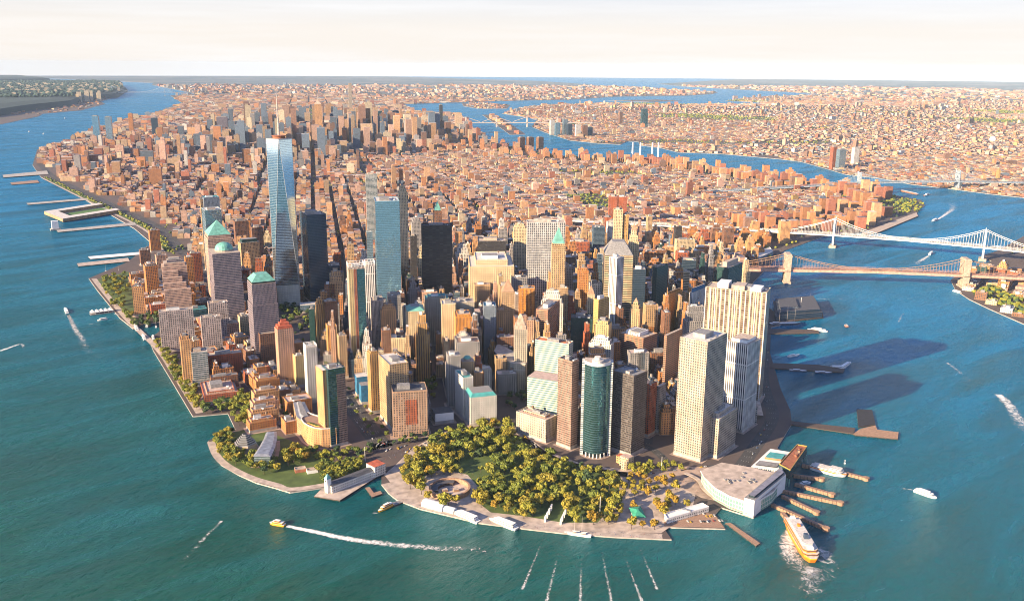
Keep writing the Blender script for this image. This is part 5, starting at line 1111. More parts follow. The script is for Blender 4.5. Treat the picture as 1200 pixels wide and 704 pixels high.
open_ = [circ(CLIN, 43), P_((532, 546), (553, 538), (578, 534), (590, 540), (560, 551), (545, 553)), P_((545, 553), (575, 556), (566, 572), (552, 566), (545, 560)), P_((634, 596), (664, 596), (662, 618), (630, 616))]
parkp = P_((466, 556), (480, 538), (498, 522), (520, 510), (548, 504), (566, 497), (592, 499), (604, 508), (628, 532), (660, 544), (690, 553), (722, 560), (735, 580), (733, 606), (715, 616), (665, 614), (640, 613), (600, 606), (566, 596), (555, 588), (520, 596), (480, 574))
TP = bscatter(parkp, 297, 8.2, open_, 3)
for x, y in TP:
    p = PJ([x, y, 2]); w_ = p[1]-.16*(p[0]-600)
    gold = (p[0] < 545 and p[1] > 532) or p[1] > 588+.02*(p[0]-600) or (p[0] > 560 and p[0] < 580 and p[1] < 512) or (p[0] > 700)
    q = rnd.random(); tone = (('amber' if q < .1 else 'gold' if q < .6 else 'olive') if gold else ('gold' if q < .14 else 'olive' if q < .66 else 'green' if q < .95 else 'dark'))
    lb = ('golden autumn tree in the waterfront park around the round fort' if tone in ('gold', 'amber') else 'green leafy tree in the thick of the waterfront park')
    plant(x, y, rnd.choice((rnd.uniform(.62, .9), rnd.uniform(.85, 1.35))), tone, 'park_tree', lb, 'golden trees of the waterfront park' if tone in ('gold', 'amber') else 'green trees of the waterfront park')
for x, y in bscatter(P_((736, 560), (762, 555), (792, 560), (812, 580), (806, 596), (780, 600), (775, 622), (738, 620)), 34, 9.5, [P_((742, 588), (766, 590), (768, 614), (745, 610))], 5):
    plant(x, y, rnd.uniform(.6, .95), rnd.choice(['amber', 'gold', 'gold']), 'plaza_tree', 'orange autumn tree on the paved plaza near the green-roofed building', 'orange trees of the ferry plaza')
for x, y in bscatter(P_((738, 549), (790, 544), (800, 552), (760, 560), (738, 558)), 16, 8, (), 8): plant(x, y, rnd.uniform(.5, .8), 'olive', 'plaza_tree', 'small green tree in the traffic island below the white gridded tower', 'small trees of the traffic island')
# esplanade and gardens
ex = []
def lab_plant(poly, n, d, tones, name, label, group, seed, smin=.6, smax=1.0, avoid=()):
    for x, y in bscatter(P_(*poly), n, d, avoid, seed, ex): plant(x, y, rnd.uniform(smin, smax), rnd.choice(tones), name, label, group)
lab_plant(((112, 330), (128, 324), (146, 322), (150, 334), (150, 352), (160, 384), (150, 384), (130, 356)), 62, 8, ['olive', 'green', 'gold', 'green'], 'lawn_tree', 'tree round the grassy river lawn left of the eight-sided tower', 'trees of the river lawn', 11)
lab_plant(((156, 380), (176, 368), (186, 372), (184, 380), (162, 386)), 22, 8, ['dark', 'green'], 'harbour_tree', 'dark green tree on the yacht harbour edge below the eight-sided tower', 'trees at the yacht harbour', 12)
lab_plant(((182, 402), (190, 400), (206, 424), (222, 446), (238, 470), (236, 482), (226, 480), (204, 444)), 62, 7.6, ['olive', 'green', 'gold', 'olive'], 'esplanade_tree', 'tree along the river esplanade beneath the orange and grey riverside towers', 'trees along the esplanade', 13)
lab_plant(((236, 477), (268, 472), (270, 482), (238, 486)), 12, 7.5, ['dark', 'green'], 'cove_tree', 'dark green tree in front of the terraced red corner block', 'trees before the red corner block', 14)
lab_plant(((268, 476), (282, 466), (296, 470), (292, 500), (284, 507), (275, 492)), 26, 7.6, ['olive', 'olive', 'green'], 'cove_tree', 'yellow-green tree between the south cove and the brick block column', 'yellow-green trees at the south cove', 15, .8, 1.15)
lab_plant(((252, 512), (272, 506), (278, 522), (300, 534), (320, 540), (330, 552), (310, 556), (276, 546), (256, 532)), 58, 7.6, ['green', 'dark', 'olive', 'green', 'gold'], 'garden_tree', 'bushy garden tree beside the six-sided museum', 'trees of the point garden', 16, .55, .9)
lab_plant(((332, 536), (346, 530), (360, 536), (356, 548), (338, 546)), 11, 8, ['gold', 'olive', 'amber'], 'garden_tree', 'yellow tree on the garden lawn right of the zinc-roofed museum wing', 'yellow trees of the garden lawn', 17, .8, 1.1)
lab_plant(((372, 552), (380, 542), (426, 540), (424, 550), (400, 562), (376, 568)), 40, 7, ['olive', 'green', 'olive'], 'grove_tree', 'tree of the clipped grove behind the pier with the clock tower', 'trees of the grove behind the clock pier', 18, .6, .8)
lab_plant(((352, 526), (380, 530), (420, 530), (440, 524), (438, 534), (380, 540), (352, 534)), 24, 8, ['green', 'olive', 'dark'], 'street_tree', 'tree along the avenue in front of the curved hotel wing', 'trees before the hotel', 19, .5, .8)
lab_plant(((468, 516), (500, 510), (540, 506), (540, 512), (470, 522)), 14, 9, ['dark', 'green'], 'street_tree', 'tree at the foot of the white-arcaded brown block', 'trees at the park-side block', 20, .5, .8)
lab_plant(((484, 452), (508, 444), (516, 456), (508, 468), (488, 464)), 10, 8, ['olive', 'gold', 'green'], 'square_tree', 'tree in the small oval square beside the tan office slab', 'trees of the small oval square', 21, .6, .9)
lab_plant(((326, 364), (340, 358), (392, 362), (398, 378), (372, 392), (340, 386), (328, 376)), 60, 9, ['dark', 'green', 'dark'], 'memorial_tree', 'dark green oak of the memorial grove at the foot of the tapering skyscraper', 'oaks of the memorial grove', 22, .75, 1.0)
lab_plant(((590, 466), (608, 458), (620, 470), (606, 482), (594, 480)), 8, 8, ['dark', 'green'], 'square_tree', 'dark tree in the shaded square below the curved limestone block', 'trees of the shaded square', 23, .6, .9)
lab_plant(((300, 462), (328, 455), (330, 480), (344, 500), (336, 502), (330, 470)), 14, 8, ['green', 'olive'], 'street_tree', 'street tree in the shaded lane right of the brick block column', 'trees of the shaded lane', 24, .5, .75)
for k in range(34):
    q = smooth(WEST[:4], 12)[k % 34]; plant(q[0]+(0 if k % 2 else 21), q[1]+rnd.uniform(-4, 4), rnd.uniform(.4, .6), rnd.choice(['dark', 'green', 'olive']), 'median_tree', 'small street tree along the median of the wide avenue', 'trees of the wide avenue')
for p in PROTO:
    for ch in KIDS[p.name]: bpy.data.objects.remove(ch)
    bpy.data.objects.remove(p)
# far greenery as masses of small crowns
def clumps(name, pts, r_, label, mats, flat=.75):
    rr = np.random.RandomState(3); n = len(pts); P = np.array(pts, float)
    t = (1+5**.5)/2; V0 = np.array([(-1, t, 0), (1, t, 0), (-1, -t, 0), (1, -t, 0), (0, -1, t), (0, 1, t), (0, -1, -t), (0, 1, -t), (t, 0, -1), (t, 0, 1), (-t, 0, -1), (-t, 0, 1)])/1.9
    Fi = np.array([(0, 11, 5), (0, 5, 1), (0, 1, 7), (0, 7, 10), (0, 10, 11), (1, 5, 9), (5, 11, 4), (11, 10, 2), (10, 7, 6), (7, 1, 8), (3, 9, 4), (3, 4, 2), (3, 2, 6), (3, 6, 8), (3, 8, 9), (4, 9, 5), (2, 4, 11), (6, 2, 10), (8, 6, 7), (9, 8, 1)])
    V = V0[None]*rr.uniform(.65, 1.25, (n, 12, 1))*np.asarray(r_)[:, None, None]; V[..., 2] *= flat; V += P[:, None, :]; V[..., 2] += (np.asarray(r_)*flat)[:, None]+1
    F = (Fi[None]+12*np.arange(n)[:, None, None]).reshape(-1); me = bpy.data.meshes.new(name); me.vertices.add(n*12); me.vertices.foreach_set('co', V.ravel()); me.loops.add(n*60); me.loops.foreach_set('vertex_index', F)
    me.polygons.add(n*20); me.polygons.foreach_set('loop_start', np.arange(0, n*60, 3)); me.polygons.foreach_set('loop_total', np.full(n*20, 3)); me.update(calc_edges=True)
    me.polygons.foreach_set('use_smooth', np.zeros(n*20, bool))
    for m in mats: me.materials.append(m)
    me.polygons.foreach_set('material_index', np.repeat(rr.randint(0, len(mats), n), 20)); ob = bpy.data.objects.new(name, me); COL.objects.link(ob); return stuff(ob, label, 'trees')
pts = []; rr_ = []
def fillp(poly, n, r0, r1, seed):
    r = np.random.RandomState(seed); xs = [p[0] for p in poly]; ys = [p[1] for p in poly]; x = r.uniform(min(xs), max(xs), n); y = r.uniform(min(ys), max(ys), n); m = inside(poly, x, y)
    for a, b in zip(x[m], y[m]): pts.append((a, b, 2)); rr_.append(r.uniform(r0, r1))
for k, p in enumerate(PARKS[7:]): 
    if k not in (8,): fillp(p, (90, 60, 500, 2600, 160, 60, 420, 900)[min(k, 7)], 4, 8 if k != 3 else 13, 40+k)
gw = smooth(WEST[5:9], 12)
for k, (x, y) in enumerate(gw):
    for q in range(7): pts.append((x-38+rnd.uniform(-9, 9), y+rnd.uniform(-30, 30), 2)); rr_.append(rnd.uniform(4, 6))
r = np.random.RandomState(77)
n = 60000; a = r.uniform(8, 72, n); q = np.sqrt(r.uniform(3300**2, 17000**2, n)); x = CAM[0]+q*np.sin(np.radians(a)); y = CAM[1]+q*np.cos(np.radians(a))
fl = field(x, y, 900, 5)+.25*field(x, y, 240, 9); m = inside(LONGI, x, y) & in_view(x, y) & (edge_dist(LONGI, x, y) > 20) & ((fl < -.34) | (r.rand(n) < .10))
for X_, Y_, Q_ in zip(x[m], y[m], q[m]): pts.append((X_, Y_, 2)); rr_.append(r.uniform(4, 7)*max(1, Q_/6500))
n = 9000; x = r.uniform(700, 3900, n); y = r.uniform(500, 4200, n); m = inside(MANHATTAN, x, y) & (edge_dist(MANHATTAN, x, y) < 360) & (edge_dist(MANHATTAN, x, y) > 20) & (x-.35*y > 500) & (r.rand(n) < .55)
for X_, Y_ in zip(x[m], y[m]): pts.append((X_, Y_, 2)); rr_.append(r.uniform(4, 7))
n = 5000; a = r.uniform(20, 50, n); q = r.uniform(3000, 7000, n); x = CAM[0]+q*np.sin(np.radians(a)); y = CAM[1]+q*np.cos(np.radians(a)); m = inside(MANHATTAN, x, y) & (r.rand(n) < .3)
for X_, Y_ in zip(x[m], y[m]): pts.append((X_, Y_, 2)); rr_.append(r.uniform(4, 7))
n = 5200; a = r.uniform(9, 18.5, n); q = np.sqrt(r.uniform(15000**2, 27000**2, n)); x = CAM[0]+q*np.sin(np.radians(a)); y = CAM[1]+q*np.cos(np.radians(a))
hb = ccw(px((150, 107), (138, 114.5), (120, 116.5), (100, 118), (86, 124), (35, 130), (0, 136), (-70, 144), (-70, 104), (0, 101), (60, 98.5), (125, 99), (142, 101))); m = inside(hb, x, y) & (edge_dist(hb, x, y) > 60)
hp = [(X_, Y_, 98) for X_, Y_ in zip(x[m], y[m])]; clumps('cliff_woods', hp, [r.uniform(16, 42) for _ in hp], 'dark woods covering the cliff top across the left river', [leaf_mat('leaf_far', (.01, .035, .03), (.03, .065, .045))])
clumps('distant_trees', pts, rr_, 'masses of small tree crowns in far parks, housing estates and boroughs', [LEAF['green'], LEAF['olive'], LEAF['dark'], LEAF['olive']])

# ------------------------------------------------------------------ bridges
def cat_pts(A, B, sag, n=24):
    A, B = np.array(A, float), np.array(B, float); return [A+(B-A)*k/n-np.array([0, 0, sag*4*(k/n)*(1-k/n)]) for k in range(n+1)]
def bridge(name, label, A, B, side, deckz, topz, wd, deckm, cablem, tower_fn, deck_t=3.0, fwd=900, back=900, cr=.55, truss=False, zend=8, nsus=30):
    A = np.array(A); B = np.array(B); u = (B-A)/np.linalg.norm(B-A); n = np.array([-u[1], u[0]]); az = math.degrees(math.atan2(u[0], u[1]))
    root = thing(name, label, 'bridge', (*((A+B)/2), 0))
    for T in (A, B): tower_fn(T, u, n, az, root)
    A0, B0 = A-u*side, B+u*side; mb = MB()
    path = [(A-u*(side+back), zend), (A0, deckz-6), (A, deckz), ((A+B)/2, deckz+3), (B, deckz), (B0, deckz-6), (B+u*(side+fwd), zend)]
    def seg(mb, p, q, m, hw, t, dz=0.0):
        (a, za), (b, zb) = p, q; za += dz; zb += dz; c = [(a-n*hw, za), (b-n*hw, zb), (b+n*hw, zb), (a+n*hw, za)]
        mb.face([(*x_, z_) for x_, z_ in c], m); mb.face([(*x_, z_-t) for x_, z_ in c][::-1], m)
        for i, j in ((0, 1), (2, 3), (1, 2), (3, 0)): mb.face([(*c[i][0], c[i][1]-t), (*c[j][0], c[j][1]-t), (*c[j][0], c[j][1]), (*c[i][0], c[i][1])], m)
    for p, q in zip(path[:-1], path[1:]): seg(mb, p, q, deckm, wd/2, deck_t)
    mb.build('deck', root); mb = MB()
    for p, q in zip(path[:-1], path[1:]): seg(mb, p, q, M_['asphalt'], wd/2-4.0, .1, .12)
    mb.build('roadway', root)
    mb = MB()
    for s in (-1, 1):
        for p, q in zip(path[:-1], path[1:]):
            for dz in ((1.6, 4.5) if truss else (1.4,)):
                a = (*(p[0]+n*s*(wd/2-.6)), p[1]+dz); b = (*(q[0]+n*s*(wd/2-.6)), q[1]+dz); mb.bar(a, b, .35, deckm, 4)
            if truss:
                L = np.linalg.norm(q[0]-p[0]); k = max(1, int(L/9))
                for i in range(k):
                    t0, t1 = i/k, (i+1)/k; f = lambda t, dz: (*(p[0]+(q[0]-p[0])*t+n*s*(wd/2-.6)), p[1]+(q[1]-p[1])*t+dz); mb.bar(f(t0, 0 if i % 2 else 4.5), f(t1, 4.5 if i % 2 else 0), .25, deckm, 3)
    mb.build('truss_railing', root)
    for s in (-1, 1):
        o = n*s*(wd/2-1.2); mb = MB()
        spans = [cat_pts((*(A0+o), deckz-5), (*(A+o), topz), 10, 12), cat_pts((*(A+o), topz), (*(B+o), topz), topz-deckz-4, 30), cat_pts((*(B+o), topz), (*(B0+o), deckz-5), 10, 12)]
        for sp_ in spans:
            for p, q in zip(sp_[:-1], sp_[1:]): mb.bar(p, q, cr, cablem, 5)
        mb.build('main_cable', root); mb = MB()
        for sp_ in spans:
            for p in sp_[1:-1]:
                if p[2] > deckz+2: mb.bar(p, (p[0], p[1], deckz-1), .26, cablem, 3)
            for p, q in zip(sp_[:-1], sp_[1:]):
                m_ = (p+q)/2
                if m_[2] > deckz+2: mb.bar(m_, (m_[0], m_[1], deckz-1), .26, cablem, 3)
        ob = mb.build('suspender_ropes', root); ob['kind'] = 'stuff'
    # masonry anchorages and approach piers
    for P0, d in ((A0, -1), (B0, 1)):
        mb = MB(); mb.box(P0+u*d*18, wd+6, 40, az, 0, deckz-9.1, M_['granite']); mb.build('anchorage', root)
        for k in range(1, 9):
            c = P0+u*d*(40+k*(back if d < 0 else fwd)/10); zz = deckz-6+(zend-deckz+6)*(40+k*(back if d < 0 else fwd)/10)/(back if d < 0 else fwd)
            mb = MB(); mb.box(c, wd-4, 5, az, 0, zz-deck_t-.4, M_['granite']); mb.build('approach_pier', root)
    return root
def stone_tower(T, u, n, az, root):
    mb = MB(); m = M_['granite']; mb.box(T, 46, 20, az, -1, 6, m); 
    for s in (-1, 0, 1): mb.box(T+n*s*16.0, 8.0 if s == 0 else 9.5, 15, az, 6, 66, m)
    mb.box(T, 41.5, 15, az, 34, 37.2, m)
    for s in (-1, 1):     # pointed arches between the legs
        c = T+n*s*8.2
        for k in range(7):
            w0 = 7.6*math.sqrt(max(0, 1-(k/7)**1.4)); zz = 55+k*1.6
            for q in (-1, 1):
                e = (7.8-w0)/2
                if e > .05: mb.box(c+n*q*(7.8/2-e/2), e, 14.6, az, zz, zz+1.62, m)
    mb.box(T, 42.5, 15.4, az, 66.2, 78, m); mb.box(T, 45, 17.5, az, 78, 80.5, m); mb.box(T, 41, 14, az, 80.5, 84, m); mb.build('stone_tower', root)
def steel_tower(topz, ww, m):
    def f(T, u, n, az, root):
        mb = MB(); mb.box(T, ww+12, 22, az, -1, 8, M_['granite']); mb.build('pier_base', root); mb = MB()
        for s in (-1, -.33, .33, 1): mb.box(T+n*s*ww*.46, 2.4, 6, az, 8, topz, M_[m])
        for zz in (30, 52, 74, topz-4): mb.box(T, ww*.92, 4.4, az, zz, zz+3.2, M_[m])
        for s in (-1, 1):
            for z0, z1 in ((10, 30), (55, 74), (76, topz-4)):
                mb.bar((*(T+n*s*ww*.46), z0), (*(T+n*s*ww*.16), z1), .6, M_[m], 4); mb.bar((*(T+n*s*ww*.16), z0), (*(T+n*s*ww*.46), z1), .6, M_[m], 4)
            mb.lathe(T+n*s*ww*.46, [(2.2, topz), (1.6, topz+3), (.01, topz+6)], M_[m], 8)
        mb.build('steel_tower', root)
    return f
BA, BB = G2(921, 330.5, 0), G2(1128, 337, 0)
bridge('stone_bridge', 'pinkish suspension bridge with two granite gothic-arched towers, nearest of the bridges', BA, BB, 284, 40, 82, 28, M_['bridge_red'], M_['sandstone'], stone_tower, fwd=700, back=620, cr=.9, deck_t=7, truss=True)
bridge('steel_bridge', 'pale blue-white steel suspension bridge, second behind the stone-towered one', G2(976, 289.5, 0), G2(1151, 305, 0), 221, 44, 98, 36, M_['white_paint'], M_['white_paint'], steel_tower(98, 32, 'bridge_steel'), fwd=700, back=1000, truss=True, cr=.8, deck_t=3)
bridge('far_steel_bridge', 'long flat grey steel bridge farthest up the east river', ll(40.7149, -73.9752), ll(40.7124, -73.9697), 180, 42, 96, 36, M_['bridge_steel'], M_['bridge_steel'], steel_tower(94, 34, 'bridge_steel'), fwd=800, back=900, truss=True, cr=.8, deck_t=4)
bridge('hudson_bridge', 'tiny suspension bridge on the horizon below the dark cliffs', ll(40.8527, -73.9582), ll(40.8503, -73.9480), 190, 65, 184, 36, M_['bridge_steel'], M_['bridge_steel'], steel_tower(184, 32, 'bridge_steel'), fwd=300, back=300, cr=2.2, deck_t=8, zend=60)
mb = MB(); qa, qb = ll(40.7592, -73.9600), ll(40.7535, -73.9490)
rt = thing('cantilever_bridge', 'faint cantilever bridge across the far bend of the east river', 'bridge', (*lerp2(qa, qb, .5), 0))
aq = math.degrees(math.atan2(qb[0]-qa[0], qb[1]-qa[1])); mb.box(lerp2(qa, qb, .5), 30, math.dist(qa, qb)+500, aq, 40, 47, M_['cable']); mb.build('deck', rt)
for k in range(4):
    c = lerp2(qa, qb, .1+k*.27); mb = MB(); mb.box(c, 30, 12, aq, 0, 100, M_['cable']); mb.build('tower', rt); mb = MB()
    for s in (-1, 1): e = lerp2(qa, qb, .1+k*.27+s*.125); mb.bar((*c, 98), (*e, 52), 3, M_['cable'], 4)
    mb.build('cantilever_arm', rt)

# ------------------------------------------------------------------ distant towers one can tell apart
def far_tower(kind, label, st, px_, base_y, top_y, w_, d_, a, tiers=(), lat=None, crown=None):
    c = ll(*lat) if lat else G2(px_, base_y); h = solve_h(c[0], c[1], top_y); root = thing(kind, label, 'tower', (*c, 2)); p = rect(c, w_, d_, a)
    hs = h if not tiers else h*tiers[0][0]; shaft(p, 2, hs, st, root); z = hs
    for f, ins in tiers: 
        zt = h*f if f*h > z else h
        if zt > z: p = inset(p, ins); shaft(p, z, zt, st, root, name='setback_tier'); z = zt
    if z < h: p = inset(p, 4); shaft(p, z, h, st, root, name='setback_tier')
    if crown: crown(root, p, h)
    else: mb = MB(); mb.prism(inset(p, min(size(p))*.2), h, h+5, M_['roof_grey']); mb.build('mechanical_penthouse', root)
    FOOT.append((p, h, root, label, c)); return root
far_tower('skyscraper', 'very thin pale square skyscraper standing highest above the midtown skyline', 'white_grid', 406, 0, 98, 30, 30, 29, lat=(40.76167, -73.97181))
far_tower('skyscraper', 'orange-tan stepped skyscraper with a needle, left of the very thin one', 'peach', 371, 0, 122, 58, 42, 29, ((.55, 4), (.86, 7), (.95, 6)), (40.7484, -73.9857), pyramid('granite', 30, 50, sr=2))
far_tower('skyscraper', 'dark flat-topped slab skyscraper on the left of midtown', 'wfc_dark', 262, 165, 137, 80, 45, 29)
far_tower('skyscraper', 'broad tan office slab in midtown behind the very thin skyscraper', 'tan', 423, 162, 126, 75, 40, 29)
far_tower('skyscraper', 'stepped glass skyscraper with pale crown right of the stepped orange-tan one', 'pale_glass', 352, 151, 124, 45, 45, 29)
far_tower('skyscraper', 'black monolith skyscraper near the east river, far right of midtown', 'black', 517, 158, 123, 26, 44, 29)
far_tower('skyscraper', 'brown-red office tower near the river beside the black monolith', 'brown', 525, 162, 143, 46, 40, 29)
far_tower('skyscraper', 'slim brown residential tower close to the far river bend', 'brown', 549, 164, 145, 40, 34, 29)
far_tower('skyscraper', 'blue glass twin slabs at the west rail yards, left twin', 'blue_glass', 115, 168, 136, 45, 40, 29)
far_tower('skyscraper', 'pale blue glass tower at the west rail yards, right of the dark one', 'pale_glass', 130, 170, 137, 42, 40, 29)
far_tower('skyscraper', 'tower with red sign top behind the west rail yards', 'orange', 155, 158, 133, 34, 34, 29)
far_tower('skyscraper', 'dark teal slab right of the west rail yards', 'navy_glass', 183, 163, 138, 46, 40, 29)
far_tower('skyscraper', 'dark blue box tower in midtown centre-right', 'navy_glass', 464, 150, 130, 60, 40, 29)
far_tower('skyscraper', 'wide dark glass block left of the black monolith', 'navy_glass', 480, 160, 142, 60, 40, 29)
far_tower('skyscraper', 'teal glass tower in midtown right of the broad tan slab', 'teal_glass', 446, 156, 130, 36, 36, 29)
far_tower('skyscraper', 'green glass tower alone across the east river', 'teal_glass', 754.5, 149, 127.5, 62, 42, 25, ((.8, 3), (.9, 3)))
for i, (x, yb, yt, st, lb) in enumerate(((647, 158, 141, 'white', 'white riverside tower across the east river, left end of its row'), (653, 159, 144, 'blue_glass', 'blue glass riverside tower across the river, second in its row'), (662, 159, 140, 'pale_glass', 'pale glass riverside tower, third in the far row'),
        (667, 160, 145, 'navy_glass', 'dark glass riverside tower, fourth in the far row'), (677, 161, 146, 'white', 'white slab, fifth in the far riverside row'), (685, 161, 147, 'brown', 'brown slab near the right end of the far riverside row'), (691, 160, 149, 'navy_glass', 'dark slab at the right end of the far riverside row'))):
    far_tower('riverside_tower', lb, st, x, yb, yt, 42, 30, 25)
far_tower('riverside_tower', 'lone slim brown tower behind the far riverside row', 'brown', 727, 146, 131, 34, 30, 25)
for x, lb in ((611, 'left dark cylinder-like brick tower of three by the east river'), (621, 'middle brick tower of three by the east river'), (632.5, 'right brick tower of three by the east river')): far_tower('riverside_tower', lb, 'brown', x, 176, 161, 44, 34, 10)
far_tower('riverside_tower', 'brown-red tower left of the ribbed glass tower on the far shore', 'red', 975, 198, 172, 26, 30, 25); far_tower('riverside_tower', 'grey-blue ribbed glass tower on the far shore before the flat steel bridge', 'pale_glass', 984, 199, 175, 44, 34, 25)
far_tower('riverside_tower', 'pale slim tower right of the ribbed glass tower on the far shore', 'white', 1001, 194, 173, 36, 30, 25)
# power station with four stacks
c = G2(765, 191); rt = thing('power_station', 'red-roofed power station with tall pale chimneys by the east river', 'power station', (*c, 2)); mb = MB(); mb.box(c, 160, 70, 29, 2, 34, F_['orange'], M_['red_roof']); mb.build('boiler_house', rt)
for x in (741, 750, 764, 771): p = G2(x, 187); mb = MB(); mb.lathe(p, [(7, 2), (4.5, 112), (4, 112)], M_['white_paint'], 10); mb.build('chimney', rt)
wt = G2(1163, 166); rt = thing('gas_dome', 'white domed tank glowing alone among the far low houses', 'storage tank', (*wt, 2)); mb = MB(); mb.lathe(wt, [(26, 2), (26, 22), (18, 40), (.1, 47)], M_['tarp'], 14); mb.build('shell', rt)

# ------------------------------------------------------------------ piers and waterfront things
def pier(label, pts, m='concrete', z=2.6, rails=False, name='pier'):
    p = ccw([G2(x, y, z) for x, y in pts]); rt = thing(name, label, 'pier', (*cen(p), 0)); mb = MB(); mb.prism(p, z-1.4, z, M_['dark_timber'], M_[m]); mb.build('deck', rt); mb = MB()
    n = len(p)
    for i in range(n):
        a, b = p[i], p[(i+1) % n]; k = max(1, int(math.dist(a, b)/9))
        for j in range(k): q = lerp2(a, b, j/k); q = lerp2(q, cen(p), .01); mb.bar((*q, -2), (*q, z-1.4), .45, M_['dark_timber'], 5)
    mb.build('piles', rt)
    if rails: parapet(inset(p, .4), z, M_['wood_deck'], rt, .4, 1.0)
    return rt, p
pier('broad flat pier shed quay far up the hudson, with a long green-white shed', ((3, 205), (55, 200), (57, 204), (4, 208)), z=4)
pier('short dark pier with a barge, above the long thin one', ((12, 214), (44, 211), (46, 214), (14, 216.5)), 'wood_deck')
pier('long thin pier with a small tree clump at its tip', ((31, 238), (105, 232), (106, 234), (33, 240)))
pier('thin pier below the square pier block', ((66, 269.5), (158, 260.5), (160, 263.5), (68, 272)))
pier('long bare straight pier, upper of the pair left of the landfill towers', ((103, 300.5), (166, 295), (167, 298), (106, 303.5)), 'white_paint')
pier('planted pier with trees, lower of the pair left of the landfill towers', ((90, 308.5), (150, 302), (152, 306), (92, 312)), 'pale_paving')
for x, y in bscatter(P_((96, 308), (122, 305), (124, 308), (98, 310.5)), 9, 7, (), 31): plant_ok = True
rt, p = pier('square pier with sheds round a green sports field', ((52, 251), (116, 241), (141, 249), (74, 260)), z=3)
q = p
for u0, u1, v0, v1, h_ in ((0, 1, 0, .2, 12), (0, .18, .2, .8, 12), (0, 1, .8, 1, 12)): mb = MB(); mb.prism(ccw(sub(q, u0, u1, v0, v1)), 3, 3+h_, F_['tan'], M_['roof_white']); mb.build('shed', rt)
mb = MB(); mb.prism(ccw(sub(q, .25, .95, .25, .75)), 3.02, 3.3, M_['field']); mb.build('sports_field', rt)
c = G2(65, 269); rt = thing('vent_tower', 'white square ventilation tower standing in the water at the end of the thin pier', 'ventilation tower', (*c, 0)); mb = MB(); mb.box(c, 34, 22, 8, -1, 6, M_['concrete']); mb.build('base', rt); mb = MB(); mb.box(c, 22, 17, 8, 6, 34, M_['white_paint']); mb.build('tower', rt)
for i, (a, b, lb) in enumerate((((917, 600), (936, 622), 'curved wooden ferry rack left of the orange ferry'), ((905, 590), (968, 618), 'long timber rack just above the orange ferry, right of its bow end'), ((917, 580), (957, 599), 'lit timber ferry rack, third up from the orange ferry'), ((912, 573), (985, 588), 'long lit timber ferry rack, middle of the slips'),
        ((932, 566), (975, 578), 'short timber rack with a work boat beside it'), ((930, 556), (963, 560), 'narrow shaded slip wall under the old ferry building'), ((940, 544), (965, 549), 'upper shaded slip wall beside the docked ferry'), ((986, 552), (1015, 559.5), 'pinkish timber rack at the nose of the docked ferry'))):
    a, b = np.array(G2(*a, 4)), np.array(G2(*b, 4)); az = math.degrees(math.atan2(*(b-a))); c = (a+b)/2; L = np.linalg.norm(b-a); rt = thing('ferry_rack', lb, 'pier', (*c, 0)); mb = MB(); mb.box(c, 5.5, L, az, -1, 4.4, M_['sandstone'], M_['wood_deck']); mb.build('deck', rt)
    mb = MB(); mb.lathe(b, [(5, -1), (5, 4.8), (.1, 5)], M_['sandstone'], 9); mb.build('end_cluster', rt)
    mb = MB()
    for k in range(int(L/5)): q = a+(b-a)*k/int(L/5)+np.array([(b-a)[1], -(b-a)[0]])/L*2.9; mb.bar((*q, -2), (*q, 5.2), .4, M_['dark_timber'], 5)
    mb.build('piles', rt)
pier('low jetty finger running out beside the white slip building', ((850, 612), (856, 612), (891, 636), (886, 639)), 'wood_deck')
pier('dark ferry pier with moored boats, in shade below the seaport', ((902, 425), (958, 427), (990, 432), (988, 436), (955, 434), (902, 431)), 'dark_timber')
pier('long dark heliport pier crossing the shade', ((926, 493), (1002, 501), (1001, 508), (926, 497)), 'dark_timber')
pier('sunlit red-brown pier end reaching farthest into the east river', ((1000, 508), (1008, 502), (1026, 498), (1028, 503), (1053, 506), (1052, 514), (1003, 509.5)), 'sandstone')
pier('dark barred platform standing beside the sunlit pier end', ((1004, 479), (1022, 480), (1026, 497), (1006, 500)), 'dark')
pier('seaport pier under the dark glass market building', ((893, 371), (964, 366), (965, 372), (893, 380)), 'dark_timber')  # deck colour also darkened to carry the towers' shade
pier('long dark pier with old ships, below the market building', ((893, 385), (958, 386), (960, 390), (893, 391)), 'dark_timber')
pier('east river park pier with a brown shed roof and a cream shed roof', ((1000, 277), (1028, 266), (1074, 249), (1076, 253), (1030, 272)), 'roof_tan', z=4)
pier('small wooden landing stage in the inlet beside the clock pier', ((428, 571), (433, 570), (438, 577), (446, 574.5), (448, 578), (436, 582)), 'wood_deck')
rt, p = pier('stone quay beneath the white building with the clock tower', ((368, 581), (376, 573), (447, 545), (453, 551), (398, 586)), 'pale_paving')
a, b = np.array(G2(382, 577, 2.6)), np.array(G2(447, 552, 2.6)); az = math.degrees(math.atan2(*(b-a))); L = np.linalg.norm(b-a); u = (b-a)/L
rt = thing('clock_pier_house', 'long white pier house with dark roof and a small clock tower at its tip', 'pier house', (*((a+b)/2), 2.6))
fac('pier_house', (.76, .74, .70), (.06, .08, .10), bw=3.2, fh=4, ww=.45, wh=.55); c = (a+b)/2; mb = MB(); mb.box(c, 17, L*.9, az, 2.6, 13, F_['pier_house'], M_['roof_dark']); mb.build('wall', rt)
q = rect(c, 15, L*.9, az); mb = MB(); mb.prism(q, 13, 15.5, M_['roof_dark'], poly2=sub(q, .35, .65, .02, .98)); mb.build('roof', rt); mb = MB(); mb.box(b-u*10, 21, 20, az, 2.6, 19, F_['pier_house'], M_['red_roof']); mb.build('head_house', rt)
